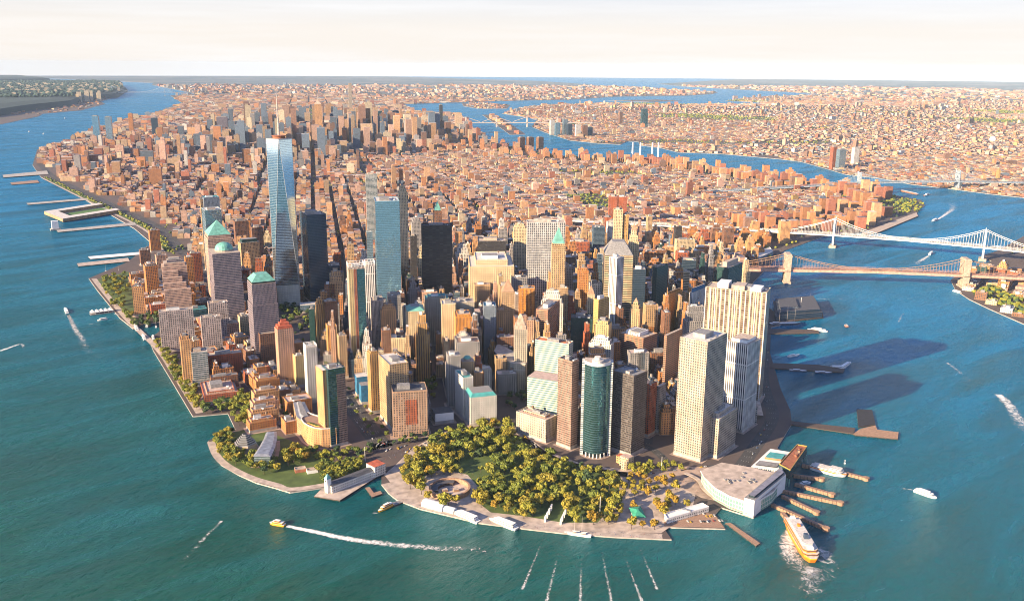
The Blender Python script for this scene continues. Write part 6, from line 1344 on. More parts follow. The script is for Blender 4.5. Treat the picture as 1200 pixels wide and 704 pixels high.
mb = MB(); mb.box(a+u*4, 7, 7, az, 2.6, 24, M_['white_paint']); mb.build('clock_tower', rt); mb = MB(); qq = rect(a+u*4, 8, 8, az); mb.prism(qq, 24, 31, M_['copper'], top=False, poly2=[lerp2(k, cen(qq), .97) for k in qq]); mb.build('tower_roof', rt)
mb = MB(); mb.bar((*(a+u*4-u*3.7), 20), (*(a+u*4-u*3.4), 20), 1.5, M_['dark'], 12); cf = mb.build('clock_face', rt); cf.parent = [c_ for c_ in rt.children if c_.name.startswith('clock_tower')][0]
# round fort
c = G2(527, 575); rt = thing('round_fort', 'round red sandstone fort with open courtyard in the waterfront park', 'fort', (*c, 2)); mb = MB(); mb.lathe(c, [(30, 2), (30, 9), (27, 9), (27, 2.2)], M_['sandstone'], 40); mb.build('ring_wall', rt)
mb = MB(); mb.cap([(c[0]+29*math.cos(k*.157), c[1]+29*math.sin(k*.157)) for k in range(40)], 2.15, M_['pale_paving']); mb.build('courtyard', rt)
mb = MB()
for k in range(14): t0, t1 = R(35+k*9), R(44+k*9); mb.prism([(c[0]+17*math.cos(t0), c[1]+17*math.sin(t0)), (c[0]+27*math.cos(t0), c[1]+27*math.sin(t0)), (c[0]+27*math.cos(t1), c[1]+27*math.sin(t1)), (c[0]+17*math.cos(t1), c[1]+17*math.sin(t1))], 2.2, 6.5, M_['dark_timber'], M_['roof_dark'])
mb.build('lean_to_roof', rt)
for x, y in ((-6, 4), (7, -6)): mb = MB(); mb.box((c[0]+x, c[1]+y), 8, 6, 20, 2.2, 5.5, M_['sandstone'], M_['roof_tan']); mb.build('ticket_hut', rt)
# white event tent
a, b = np.array(G2(495, 592, 2.1)), np.array(G2(531, 602, 2.1)); az = math.degrees(math.atan2(*(b-a))); L = np.linalg.norm(b-a); u = (b-a)/L
rt = thing('queue_tent', 'long white ticket tent on the promenade below the fort', 'tent', (*((a+b)/2), 2)); n = np.array([-u[1], u[0]])
for k, (t0, t1, w_, h_) in enumerate(((0, .66, 15, 9), (.66, 1, 10, 7))):
    mb = MB(); p0, p1 = a+u*L*t0+n*5, a+u*L*t1+n*5
    for i in range(6):
        t_, t2 = math.pi*i/6, math.pi*(i+1)/6; f = lambda P, tt: (*(P+n*w_/2*math.cos(tt)), 2+h_*.45+h_*.5*math.sin(tt)); mb.face([f(p0, t_), f(p1, t_), f(p1, t2), f(p0, t2)][::-1], M_['tarp'])
    for s in (-1, 1): mb.face([(*(p0+n*s*w_/2), 2), (*(p1+n*s*w_/2), 2), (*(p1+n*s*w_/2), 2+h_*.45), (*(p0+n*s*w_/2), 2+h_*.45)], M_['tarp'])
    for P in (p0, p1): mb.face([(*(P-n*w_/2), 2), (*(P+n*w_/2), 2)]+[(*(P+n*w_/2*math.cos(math.pi*i/6)), 2+h_*.45+h_*.5*math.sin(math.pi*i/6)) for i in range(7)], M_['tarp'])
    mb.build('tent_bay', rt)
# memorial pylons
k_ = 0
for (x0, y0, x1, y1) in ((639, 610, 646, 597), (657.5, 613, 663, 601)):
    for t in range(4):
        q = G2(x0+(x1-x0)*t/3, y0+(y1-y0)*t/3); mb = MB(); mb.box(q, 2.2, 7, 55, 2, 9, M_['white_paint']); ob = mb.build('memorial_slab', origin=(*q, 2)); k_ += 1
        tag(ob, '%s upright white granite slab in the %s row of the waterfront memorial' % (('nearest', 'second', 'third', 'farthest')[t], 'left' if x0 < 650 else 'right'), 'memorial slab', 'memorial slabs')
# ferry terminal
def terminal():
    z = 20; roof = [(822, 552.5), (846, 543.5), (880, 549), (906, 555), (912, 552), (918, 560), (905, 577), (883, 590), (872, 587.5), (856, 582), (838, 572), (826, 560)]
    p = ccw([G2(x, y, z) for x, y in roof]); rt = thing('ferry_terminal', 'large white ferry terminal with broad pale roof and curved green glass front', 'ferry terminal', (*cen(p), 2)); mb = MB()
    fac('terminal_glass', (.74, .74, .66), (.16, .34, .26), bw=4.5, fh=6, ww=.8, wh=.82, blinds=.1); mb.prism(p, 2, 20, F_['terminal_glass'], top=False); mb.build('glass_wall', rt); mb = MB(); mb.prism(inset(p, -1.4), 20, 22, M_['white_paint'], M_['pale_paving']); mb.build('roof', rt)
    q = ccw([G2(x, y, 24) for x, y in ((872, 585), (884, 588.5), (921, 558), (915, 549))]); mb = MB(); mb.prism(q, 2, 27, M_['white_paint'], M_['roof_grey']); mb.build('harbour_wing', rt)
    mb = MB(); mb.prism(sub(q, .25, .8, .05, .95), 27.02, 30, M_['glass_dark'], M_['slate_roof']); mb.build('ribbon_window', rt)
    for k in range(14): t = (rnd.uniform(.25, .75), rnd.uniform(.2, .7)); c = cen(p); c = (c[0]+rnd.uniform(-28, 22), c[1]+rnd.uniform(-14, 22)); mb = MB(); mb.box(c, 2.4, 5, 20, 22, 23.6, M_['roof_grey']); mb.build('roof_vent', rt)
    FOOT.append((p, 22, rt, '', cen(p)))
    # canopy strip round the terminal
    strip_ = smooth([G2(x, y) for x, y in ((803, 556), (818, 564), (826, 576), (842, 588), (862, 598), (878, 604))]); mb = MB(); strip('', strip_, 7, 5.5, M_['pale_paving'], .5, mb); mb.build('walkway_canopy', rt)
pm('slate_roof', (.22, .22, .28))
terminal()
# old ferry building with the three parts
a = [G2(x, y, 22) for x, y in ((880, 545), (903, 524), (927, 528), (912, 549))]; p = ccw(a); rt = thing('old_ferry_house', 'old ferry building with white roof, yellow stripe and blue-green skylight', 'ferry building', (*cen(p), 2)); mb = MB(); mb.prism(p, 2, 20, F_['pier_house'], M_['white_paint']); mb.build('hall', rt)
mb = MB(); mb.prism(sub(p, .45, .75, .12, .8), 20.05, 23, M_['orange_roof'], M_['teal_roof']); mb.build('skylight', rt); mb = MB(); mb.prism(sub(p, .1, .3, .1, .9), 20.05, 21.5, M_['dark'], M_['roof_grey']); mb.build('vent_row', rt)
a = [G2(x, y, 26) for x, y in ((913, 544), (926, 551), (946, 523), (934, 521))]; p = ccw(a); rt = thing('old_ferry_house', 'tall green ironwork ferry building with rusty red rooftop debris', 'ferry building', (*cen(p), 0)); mb = MB(); mb.prism(p, 12, 26, F_['dark_green'], M_['rust']); mb.build('upper_storey', rt); parapet(p, 26, M_['gold_leaf'], rt)
mb = MB()
for t in range(6):
    for s in (0, 3): c = lerp2(p[s], p[(s+1) if s == 0 else 2], t/5); mb.bar((*c, -1), (*c, 12), .9, M_['copper'], 6)
mb.build('iron_columns', rt)
for k in range(9): mb = MB(); c = cen(sub(p, rnd.uniform(.1, .8), .9, rnd.uniform(.05, .8), .9)); mb.box(c, rnd.uniform(2, 6), rnd.uniform(2, 5), rnd.uniform(0, 90), 26, rnd.uniform(27, 29), M_[rnd.choice(['rust', 'sandstone', 'roof_dark'])]); mb.build('rooftop_unit', rt)
# white slip building, green-roofed building, little pavilions, domed church house
p = ccw([G2(x, y, 9) for x, y in ((778.5, 602), (823, 589.5), (831, 594), (782, 608))]); rt = thing('slip_building', 'long low white-roofed maritime building beside the car deck', 'low building', (*cen(p), 2)); mb = MB(); mb.prism(p, 2, 9, F_['pier_house'], M_['white_paint']); mb.build('wall', rt); parapet(p, 9, M_['white_paint'], rt)
mb = MB(); mb.prism(sub(p, .3, .36, .1, .9) if False else rect(cen(p), 14, 4, 70), 9.05, 11, M_['steel']); mb.build('rooftop_unit', rt)
p = ccw([G2(x, y, 8) for x, y in ((738, 594), (750, 592.5), (756, 604.5), (744, 606))]); rt = thing('green_roofed_house', 'small building with a bright green hipped roof near the seawall', 'low building', (*cen(p), 2)); mb = MB(); mb.prism(p, 2, 7, M_['concrete']); mb.build('wall', rt); c = cen(p); mb = MB(); mb.prism(inset(p, -1.2), 7, 11, M_['green_roof'], poly2=[lerp2(k, c, .8) for k in p]); mb.build('hipped_roof', rt)
for (x, y, lb) in ((352, 552, 'small brick park pavilion with white stair, left of the pair'), (366, 553, 'low white tent-roofed pavilion on the cove garden')):
    c = G2(x, y); mb = MB(); rt = thing('park_pavilion', lb, 'pavilion', (*c, 2)); mb.box(c, 16, 9, 20, 2, 7, M_['brick_red'] if x < 360 else M_['tarp'], M_['roof_tan']); mb.build('wall', rt); parapet(rect(c, 16, 9, 20), 7, M_['roof_tan'], rt)
c = G2(734, 545); rt = thing('shrine_house', 'small cream church house with curved front at the feet of the dark striped tower', 'church', (*c, 2)); mb = MB(); mb.box(c, 16, 14, 84, 2, 18, F_['cream'], M_['roof_pink']); mb.build('nave', rt); mb = MB(); mb.lathe((c[0]-10, c[1]-6), [(6, 2), (6, 15), (.1, 17)], F_['cream'], 12); mb.build('rotunda', rt); mb = MB(); mb.box((c[0]+2, c[1]+13), 10, 12, 84, 2, 14, F_['peach'], M_['red_roof']); mb.build('side_chapel', rt)
# seaport market building
p = ccw([G2(x, y, 22) for x, y in ((906, 350), (955, 346), (964, 363), (909, 367))]); rt = thing('market_hall', 'dark glass seaport market hall on the river pier', 'market hall', (*cen(p), 2)); mb = MB(); mb.prism(p, 3, 16, F_['navy_glass'], M_['roof_dark']); mb.build('lower_floors', rt); mb = MB(); mb.prism(inset(p, 5), 16, 23, F_['navy_glass'], M_['roof_dark']); mb.build('top_floor', rt); mb = MB(); mb.prism(sub(p, .1, .5, .2, .8), 23, 27, F_['slate'], M_['roof_dark']); mb.build('roof_pavilion', rt); mb = MB(); q = cen(p); mb.bar((q[0]+20, q[1], 23), (q[0]+20, q[1], 36), .5, M_['white_paint'], 5); mb.build('flagpole', rt)  # roofs coloured dark to stand for the shade of the big towers
p = ccw([G2(x, y, 12) for x, y in ((880, 300), (902, 291), (906, 296), (884, 306))]); rt = thing('school_block', 'bluish flat-roofed school beside the stone bridge approach', 'school', (*cen(p), 2)); mb = MB(); mb.prism(p, 2, 16, F_['slate'], M_['roof_white']); mb.build('wall', rt); parapet(p, 16, M_['white_paint'], rt)

# ------------------------------------------------------------------ boats
def foam_glint_mat(name, dens, scale=.12):
    m, t, b = nmat(name); lk = t.links.new; b.inputs['Base Color'].default_value = (.82, .80, .76, 1); b.inputs['Roughness'].default_value = .7
    g = N(t, 'ShaderNodeNewGeometry'); uv = N(t, 'ShaderNodeUVMap'); sp = N(t, 'ShaderNodeSeparateXYZ'); lk(uv.outputs[0], sp.inputs[0]); nz = N(t, 'ShaderNodeTexNoise'); nz.inputs['Scale'].default_value = scale; nz.inputs['Detail'].default_value = 8; nz.inputs['Roughness'].default_value = .75; nz.inputs['Distortion'].default_value = 1.2; lk(g.outputs['Position'], nz.inputs['Vector'])
    edge = math_(t, 'SUBTRACT', 1.0, math_(t, 'POWER', math_(t, 'ABSOLUTE', sp.outputs[0]), 2.0)); fade = math_(t, 'SUBTRACT', 1.0, sp.outputs[1])
    v = math_(t, 'ADD', math_(t, 'MULTIPLY', math_(t, 'SUBTRACT', nz.outputs['Fac'], .5), 3.2), math_(t, 'SUBTRACT', math_(t, 'MULTIPLY', math_(t, 'MULTIPLY', edge, math_(t, 'POWER', fade, .6)), dens), .55))
    mr = N(t, 'ShaderNodeMapRange', i1=0, i2=.7, i3=0, i4=.9); lk(v, mr.inputs[0]); lk(mr.outputs[0], b.inputs['Alpha']); return m
FOAM = foam_glint_mat('foam', 1.3); FOAMD = foam_glint_mat('dense_foam', 1.9); GLINTS = foam_glint_mat('glint_streak', 1.0, .25); FOAMT = foam_glint_mat('thin_foam', .85, .08)
def wake(pts, w0, w1, m=None, z=.12):
    P = smooth([G2(x, y, 0) for x, y in pts], 5); n = len(P); mb = MB(); prev = None
    for i, p in enumerate(P):
        a, b = np.array(P[max(i-1, 0)]), np.array(P[min(i+1, n-1)]); d = b-a; d /= np.linalg.norm(d)+1e-9; nn = np.array([-d[1], d[0]])*(w0+(w1-w0)*i/(n-1))/2; row = [(tuple(np.array(p)+nn*s), s, i/(n-1)) for s in (-1, 0, 1)]
        if prev:
            for k in range(2): mb.face([(*prev[k][0], z), (*prev[k+1][0], z), (*row[k+1][0], z), (*row[k][0], z)][::-1], m or FOAM, [(prev[k][1], prev[k][2]), (prev[k+1][1], prev[k+1][2]), (row[k+1][1], row[k+1][2]), (row[k][1], row[k][2])][::-1])
        prev = row
    ob = mb.build('wake_or_glint'); ob['group'] = 'wakes, foam and painted glints on the water'; return stuff(ob, 'white wake foam or painted glint streak on the water surface', 'foam')
def boat(name, label, cat, pos, az, L, B, hull='white_paint', hh=2.5, decks=((-.42, .25, .8, 2.6, 'white_paint'),), top='white_paint', masts=(), double=False, stripe=None):
    """hull along local y, bow at +y; decks = (y0, y1, width share, height, material)"""
    rt = thing(name, label, cat, (*pos, 0)); rt.rotation_euler = (0, 0, -R(az))
    def out(w_, l0, l1):
        pts = []
        ys = [l0*L, (l0+.06)*L, .2*L*(l1/.5), .36*L*(l1/.5), .45*L*(l1/.5), l1*L] if not double else [l0*L, (l0+.08)*L, -.2*L, .2*L, (l1-.08)*L, l1*L]
        ws = [.82, .95, 1, .72, .4, .02] if not double else [.35, .8, 1, 1, .8, .35]
        for y_, k in zip(ys, ws): pts.append((k*w_/2, y_))
        for y_, k in zip(ys[::-1], ws[::-1]): pts.append((-k*w_/2, y_))
        return pts
    mb = MB(); mb.prism(out(B*.86, -.48, .46), -.4, hh, M_[hull], M_[top], poly2=out(B, -.5, .5)); h_ = mb.build('hull', origin=(0, 0, 0)); h_.parent = rt
    if stripe: mb = MB(); mb.prism(out(B*1.01, -.501, .502), hh-.7, hh+.9, M_[stripe], M_[top]); s_ = mb.build('bulwark', origin=(0, 0, 0)); s_.parent = rt
    z = hh
    for k, (y0, y1, w_, dh, m_) in enumerate(decks):
        mb = MB(); p = [(-w_*B/2, y0*L), (w_*B/2, y0*L), (w_*B/2, (y1-.04)*L), (w_*B*.3, y1*L), (-w_*B*.3, y1*L), (-w_*B/2, (y1-.04)*L)]; mb.prism(p, z, z+dh, M_[m_], M_[top])
        o = mb.build('deck_house', origin=(0, 0, 0)); o.parent = rt; mb = MB(); mb.prism(inset(p, -.06), z+dh*.45, z+dh*.78, M_['glass_dark'], top=False); o2 = mb.build('window_band', origin=(0, 0, 0)); o2.parent = o; z += dh
    for y_, mh in masts:
        mb = MB(); mb.bar((0, y_*L, hh), (0, y_*L, mh), (.3, .12), M_['cable'], 5); mb.bar((0, y_*L, hh+3), (0, (y_-.2)*L, hh+3.4), .22, M_['white_paint'], 5); o = mb.build('mast', origin=(0, 0, 0)); o.parent = rt
    return rt, z
def boat_px(name, label, cat, stern, bow, B, **kw):
    a, b = np.array(G2(*stern, 0)), np.array(G2(*bow, 0)); return boat(name, label, cat, (a+b)/2, math.degrees(math.atan2(*(b-a))), float(np.linalg.norm(b-a)), B, **kw)
rt, z = boat_px('ferry', 'large orange ferry with white upper decks backing out of the slips', 'ferry', (925, 613), (953, 661), 22, hull='orange_paint', hh=7, decks=((-.44, .44, .92, 3.4, 'orange_paint'), (-.42, .40, .86, 3.2, 'orange_paint'), (-.32, .30, .66, 3.0, 'white_paint')), double=True, top='roof_white', stripe='yellow_paint')
L = rt.children[0].dimensions[1]
for y_, w_, hh_, m_ in ((.16, 5, 9, 'navy_hull'), (-.14, 3.4, 6, 'orange_paint'), (.36, 6, 3, 'white_paint'), (-.38, 6, 3, 'white_paint'), (.0, 7, 2, 'orange_roof')):
    mb = MB(); mb.box((0, y_*L), w_, w_*1.2, 0, z-(3 if abs(y_) > .3 else 0), z+hh_-3, M_[m_]); o = mb.build('funnel' if hh_ > 5 else 'pilot_house', origin=(0, 0, 0)); o.parent = rt
boat_px('ferry', 'ferry with white decks and orange nose docked beside the old ferry building', 'ferry', (950, 548), (992, 559), 17, hull='white_paint', hh=5, decks=((-.44, .40, .9, 3, 'white_paint'), (.05, .36, .7, 3, 'white_paint')), stripe='orange_paint', top='roof_white')
boat_px('ferry_boat', 'white fast ferry heading right into the open east river', 'ferry', (1071, 575), (1098, 584.5), 9, decks=((-.44, .32, .85, 2.6, 'white_paint'), (-.3, .2, .6, 2.2, 'white_paint')))
boat_px('tour_boat', 'white three-decked tour boat moored right after the white tent', 'tour boat', (561, 613), (529, 600), 10, hh=3, decks=((-.42, .34, .9, 2.6, 'white_paint'), (-.4, .22, .84, 2.4, 'white_paint')))
boat_px('tour_boat', 'white tour boat moored between the tent and the sailing ship', 'tour boat', (606, 621), (573, 608.5), 10, hh=3, decks=((-.42, .34, .9, 2.6, 'white_paint'), (-.4, .24, .84, 2.4, 'white_paint')))
boat_px('sailing_ship', 'two-masted sailing ship moored at the promenade', 'sailing ship', (693, 629), (661, 624.5), 6, hull='white_paint', hh=2.6, decks=((-.3, -.1, .5, 1.6, 'roof_tan'), (.05, .2, .5, 1.4, 'roof_tan')), masts=((.12, 24), (-.15, 28)))
boat_px('water_taxi', 'yellow water taxi at the little pontoon near the clock pier', 'water taxi', (461, 591), (443, 600), 7, hull='yellow_paint', decks=((-.4, .3, .8, 2.4, 'yellow_paint'), (-.2, .15, .6, 2, 'orange_paint')))
boat_px('water_taxi', 'yellow water taxi alone in open water, trailing a long white wake', 'water taxi', (334, 616), (316, 613), 8, hull='yellow_paint', decks=((-.4, .3, .8, 2.4, 'yellow_paint'), (-.2, .15, .6, 2, 'orange_paint')))
pier('small floating pontoon beside the moored yellow water taxi', ((458, 589), (470, 585), (472, 588), (462, 592)), 'roof_grey', z=1.6)
boat_px('speed_boat', 'white speeding ferry on the left river, pulling two foam trails', 'ferry', (79, 368), (76, 361), 8, decks=((-.4, .2, .8, 2, 'white_paint'),))
boat_px('ferry_boat', 'white small ferry beside the floating tent-roofed landing', 'ferry', (126, 374), (114, 376), 7, decks=((-.4, .25, .8, 2.4, 'white_paint'),))
c = G2(119, 367, 0); rt = thing('floating_terminal', 'floating ferry landing with five white tent peaks off the esplanade', 'ferry landing', (*c, 0)); mb = MB(); mb.box(c, 52, 20, 8, -.5, 1.6, M_['roof_grey']); mb.build('pontoon', rt)
for k in range(5):
    q = np.array(c)+dirv(98)*(-20+k*10); mb = MB(); r4 = rect(q, 10, 17, 8); mb.prism(r4, 6, 12, M_['tarp'], top=False, poly2=[lerp2(p_, q, .94) for p_ in r4])
    for p_ in r4: mb.bar((*lerp2(p_, q, .04), 1.6), (*lerp2(p_, q, .04), 6), .2, M_['white_paint'], 4)
    mb.build('tent_peak', rt)
mb = MB(); mb.bar((*G2(134, 368, 1), 1.2), (*G2(140, 369, 2), 2.2), .9, M_['steel'], 4); mb.build('gangway', rt)
for s, b, B_, lb in (((161, 388), (158, 379), 8, 'largest white motor yacht at the mouth of the yacht harbour'), ((172, 384), (173, 378.5), 6, 'small white yacht behind the largest one in the yacht harbour'), ((170, 399), (167, 392), 7, 'white yacht moored inside the yacht harbour, lower left'), ((180, 399), (179, 393), 6, 'white yacht moored inside the yacht harbour, lower right')):
    boat_px('yacht', lb, 'yacht', s, b, B_, decks=((-.4, .2, .75, 2.2, 'white_paint'), (-.25, .05, .55, 1.6, 'white_paint')))
for x, y, lb in ((183, 383, 'tall-masted white sailboat inside the yacht harbour'), (124, 318, 'white sailboat off the lawn, left one of two'), (139, 317.5, 'white sailboat off the lawn, right one of two')):
    boat('sailboat', lb, 'sailboat', G2(x, y, 0), 20, 16, 4.5, hh=1.4, decks=((-.2, .1, .5, .8, 'white_paint'),), masts=((.08, 22),))
boat_px('ship', 'white river cruise boat docked in shade below the seaport hall', 'ship', (970, 389), (946, 386), 9, decks=((-.4, .3, .8, 2.6, 'white_paint'), (-.2, .2, .6, 2.2, 'white_paint')))
boat_px('ship', 'bright white cruise ship with a mast right against the seaport hall', 'ship', (938, 352), (957, 356), 11, hh=3, decks=((-.4, .4, .9, 3, 'white_paint'), (-.3, .3, .8, 3, 'white_paint')), masts=((.1, 26),))
boat_px('tall_ship', 'dark historic tall ship with bare masts at the seaport pier', 'sailing ship', (902, 381), (938, 380), 12, hull='navy_hull', hh=5, decks=((-.4, -.2, .7, 2, 'roof_tan'),), masts=((.3, 44), (.05, 46), (-.2, 42)))
boat_px('tug_boat', 'small orange-brown tug alone off the seaport', 'tug', (993, 383.5), (990, 381.5), 7, hull='rust', decks=((-.3, .2, .7, 2.4, 'sandstone'),))
boat_px('motor_boat', 'white cabin boat near the dark ferry pier, above it', 'boat', (923, 418.5), (937, 416), 6, decks=((-.4, .1, .7, 2.2, 'white_paint'),))
boat_px('motor_boat', 'white ferry boat angled at the tip of the dark ferry pier', 'boat', (984, 433), (997, 425), 8, decks=((-.4, .3, .8, 2.6, 'white_paint'),))
boat_px('motor_boat', 'white catamaran lying along the tip of the dark ferry pier', 'boat', (973, 431), (992, 431), 8, decks=((-.4, .3, .8, 2.4, 'white_paint'),))
boat_px('barge', 'dark flat barge moored under the dark ferry pier, left one', 'barge', (925, 434), (946, 435.5), 8, hull='navy_hull', decks=((-.3, .1, .6, 1.5, 'roof_grey'),)); boat_px('barge', 'dark flat barge moored under the dark ferry pier, right one', 'barge', (955, 436.5), (975, 437.5), 8, hull='navy_hull', decks=((-.3, .1, .6, 1.5, 'roof_grey'),))
boat_px('barge', 'long rust-coloured cargo barge below the far flat bridge', 'barge', (1055, 224), (1076, 228.5), 18, hull='rust', hh=4, decks=((-.42, .4, .8, 3, 'sandstone'),), double=True)
boat_px('tug_boat', 'tug just right of the long rust-coloured barge', 'tug', (1083, 229.5), (1089, 228), 11, hull='rust', hh=3, decks=((-.2, .25, .7, 5, 'white_paint'),))
boat_px('ferry_boat', 'white speeding ferry between the barge and the pale steel bridge', 'ferry', (1098, 257.5), (1092, 260), 12, hh=3, decks=((-.4, .3, .8, 4, 'white_paint'),)); boat_px('ferry_boat', 'white speeding ferry in the gap between the two near bridges', 'ferry', (1089, 299), (1093, 296), 9, hh=3, decks=((-.4, .3, .8, 4, 'white_paint'),))
boat_px('ferry_boat', 'white boat at the far landing below the right stone tower', 'ferry', (1117, 341), (1127, 344), 9, decks=((-.4, .3, .8, 2.6, 'white_paint'),))
boat_px('ferry_boat', 'small pale work boat in the shaded ferry slips', 'boat', (938, 568), (950, 566), 7, hull='bridge_steel', decks=((-.3, .2, .7, 2, 'bridge_steel'),))
for x, y, lb in ((34, 155, 'tiny white boat far up the left river, left one'), (51, 157.5, 'tiny white boat far up the left river, middle one'), (76, 139, 'tiny white boat far up the left river, farthest')): boat('motor_boat', lb, 'boat', G2(x, y, 0), 20, 40, 11, hh=4, decks=((-.4, .3, .8, 6, 'white_paint'),))
wake([(336, 616), (370, 623), (420, 633), (500, 641), (600, 646)], 8, 24, FOAMD)
for a_, b_ in (((640, 623), (612, 690)), ((658, 634), (640, 706)), ((682, 638), (680, 706)), ((703, 634), (717, 706)), ((726, 637), (753, 706)), ((747, 635), (770, 690))): wake([b_, lerp2(b_, a_, .5), a_], 6, 3.5, GLINTS)  # sun glints thrown onto the water by the towers, painted as pale strips
wake([(80, 369), (88, 385), (98, 400), (104, 416)], 10, 26, FOAM); wake([(80, 369), (90, 388), (102, 410), (118, 425)], 12, 40, FOAMT)
wake([(104, 380), (118, 378)], 5, 12, FOAMT); wake([(0, 411), (12, 407), (24, 403), (27, 408), (14, 411)], 14, 10, FOAM)
wake([(443, 601), (432, 601), (424, 600)], 6, 10, FOAMT); wake([(1070, 574), (1052, 571), (1028, 569)], 6, 12, FOAMT)
wake([(1099, 257), (1110, 250), (1117, 243), (1112, 234)], 12, 60, FOAM); wake([(1088, 300), (1078, 306), (1068, 312)], 10, 46, FOAM); wake([(1170, 462), (1182, 474), (1200, 500), (1215, 515)], 20, 44, FOAM)
wake([(932, 620), (924, 634), (930, 655), (948, 672), (950, 700)], 26, 50, FOAM); wake([(958, 640), (966, 655), (972, 672), (962, 700)], 34, 40, FOAMT); wake([(952, 664), (950, 680), (940, 704)], 34, 60, FOAM)
wake([(260, 610), (235, 635), (215, 660), (190, 700)], 8, 16, FOAMT); wake([(940, 350), (1060, 350)], 6, 6, FOAMT)
wake([(1053, 377), (1060, 367), (1078, 372)], 6, 8, FOAMT); wake([(1110, 425), (1130, 440), (1145, 452)], 10, 24, FOAMT)
# navigation buoy
c = G2(990, 543, 0); rt = thing('channel_buoy', 'small pale channel marker in the water right of the docked ferry', 'buoy', (*c, 0)); mb = MB(); mb.lathe(c, [(1.6, -.5), (1.6, 1), (.4, 1.4), (.4, 5), (1, 5), (.01, 6.5)], M_['white_paint'], 8); mb.build('float', rt)

# ------------------------------------------------------------------ cars, lamps
CARM = [plain('car_' + n_, c_, .35, var=.05) for n_, c_ in (('white', (.75, .74, .72)), ('black', (.02, .02, .022)), ('silver', (.42, .43, .45)), ('yellow', (.75, .45, .02)), ('red', (.35, .04, .03)), ('blue', (.05, .10, .22)))]
CN = ['white', 'black', 'silver grey', 'yellow', 'red', 'dark blue']
def car_proto(kind):
    rt = bpy.data.objects.new('parked_car', None); COL.objects.link(rt); L, B, hb, hc = ((4.7, 1.9, .95, 1.5), (11.5, 2.6, 2.0, 3.1))[kind]
    mb = MB(); q = [(-B/2, -L/2), (B/2, -L/2), (B/2, L/2), (-B/2, L/2)]; mb.prism(q, .35, hb, CARM[0], CARM[0], poly2=inset(q, .08)); body = mb.build('body', origin=(0, 0, 0)); body.parent = rt
    mb = MB(); c0 = [(-B/2+.1, -L*.4), (B/2-.1, -L*.4), (B/2-.1, L*(.22 if kind == 0 else .48)), (-B/2+.1, L*(.22 if kind == 0 else .48))]; mb.prism(c0, hb, hc, M_['glass_dark'], CARM[0], poly2=inset(c0, .28)); cab = mb.build('cabin', origin=(0, 0, 0)); cab.parent = rt
    ks = [body, cab]
    for sx in (-1, 1):
        for sy in (-1, 1): mb = MB(); mb.bar((sx*(B/2-.2), sy*L*.3, .35), (sx*(B/2+.02), sy*L*.3, .35), .35, M_['dark'], 8); w_ = mb.build('wheel', origin=(0, 0, 0)); w_.parent = rt; ks.append(w_)
    KIDS[rt.name] = ks; return rt
CP = [car_proto(0), car_proto(1)]; ncar = 0
def put_car(x, y, az, where, group, z=2.09, bus=False):
    global ncar
    k = rnd.choices(range(6), (5, 3, 4, 3, 1, 1))[0]; src = CP[1] if bus else CP[0]
    r = copy_tree(src, (x, y, z), -R(az), '%s %s %s' % (CN[k], 'bus or coach' if bus else 'car', where), group, None, {'body': CARM[k]}); r.name = 'city_bus' if bus else 'parked_car'; r['category'] = 'bus' if bus else 'car'
    for c in r.children:
        if c.name.split('.')[0] == 'cabin': c.material_slots[1].link = 'OBJECT'; c.material_slots[1].material = CARM[k]
    ncar += 1
for (x, y) in ((806, 611), (809, 611.5), (821, 611), (825, 611), (829, 611.5), (830, 610.5), (836, 610), (843, 610), (846, 610), (828, 605), (832, 605), (834, 604), (837, 604), (818, 602), (823, 600), (824, 602), (792, 608), (797, 606.5), (815, 603)): put_car(*G2(x, y), rnd.choice((25, 30, 35)), 'parked on the red-brown deck beside the slip building', 'cars on the slip deck')
def along(path, offs, n, where, group, z=2.09, busp=.06):
    P = [np.array(p) for p in path]; S = [0]
    for a, b in zip(P[:-1], P[1:]): S.append(S[-1]+np.linalg.norm(b-a))
    for _ in range(n):
        s = rnd.uniform(0, S[-1]); i = max(k for k in range(len(S)-1) if S[k] <= s); d = P[i+1]-P[i]; d /= np.linalg.norm(d); o = rnd.choice(offs); p = P[i]+d*(s-S[i])+np.array([d[1], -d[0]])*o
        put_car(p[0], p[1], math.degrees(math.atan2(d[0], d[1])), where, group, z, rnd.random() < busp)
for path, wd in ROADS:
    nm = {34: ('on the wide avenue behind the landfill towers', 'traffic on the wide avenue', 46), 22: ('on the shaded riverside street below the elevated highway', 'traffic on the riverside street', 34), 20: ('on the street at the top of the point garden', 'traffic on the garden street', 12), 16: ('on the street curving round the waterfront park', 'traffic round the waterfront park', 30), 15: ('on a narrow dark street between towers', 'traffic in the dark streets', 14), 14: ('on the short street beside the curved mirror tower', 'traffic by the curved mirror tower', 8)}[wd]
    along(path[:26] if wd == 34 else path, [-wd*.32, -wd*.18, wd*.18, wd*.32], nm[2], nm[0], nm[1])
along(smooth([np.array(p)+np.array([-22, 16]) for p in SOUTH[2:]]), [-4, 4], 24, 'on the elevated highway along the east river', 'traffic on the elevated highway', 9.03)
for _ in range(34): q = G2(rnd.uniform(440, 525), rnd.uniform(516, 530)); put_car(*q, 60, 'on the paved forecourt before the arcaded brown block', 'cars before the arcaded block')
for p in CP:
    for ch in KIDS[p.name]: bpy.data.objects.remove(ch)
    bpy.data.objects.remove(p)
for i, (x, y, lb) in enumerate(((703, 600, 'tall white flagpole at the right end of the park trees'), (775, 552, 'tall lamp mast on the traffic island below the white gridded tower'), (428, 540, 'tall white lamp mast where the avenue meets the clock pier'))):
    c = G2(x, y); mb = MB(); mb.bar((*c, 2), (*c, 26), (.45, .25), M_['white_paint'], 6); ob = mb.build('flagpole', origin=(*c, 2)); tag(ob, lb, 'pole')

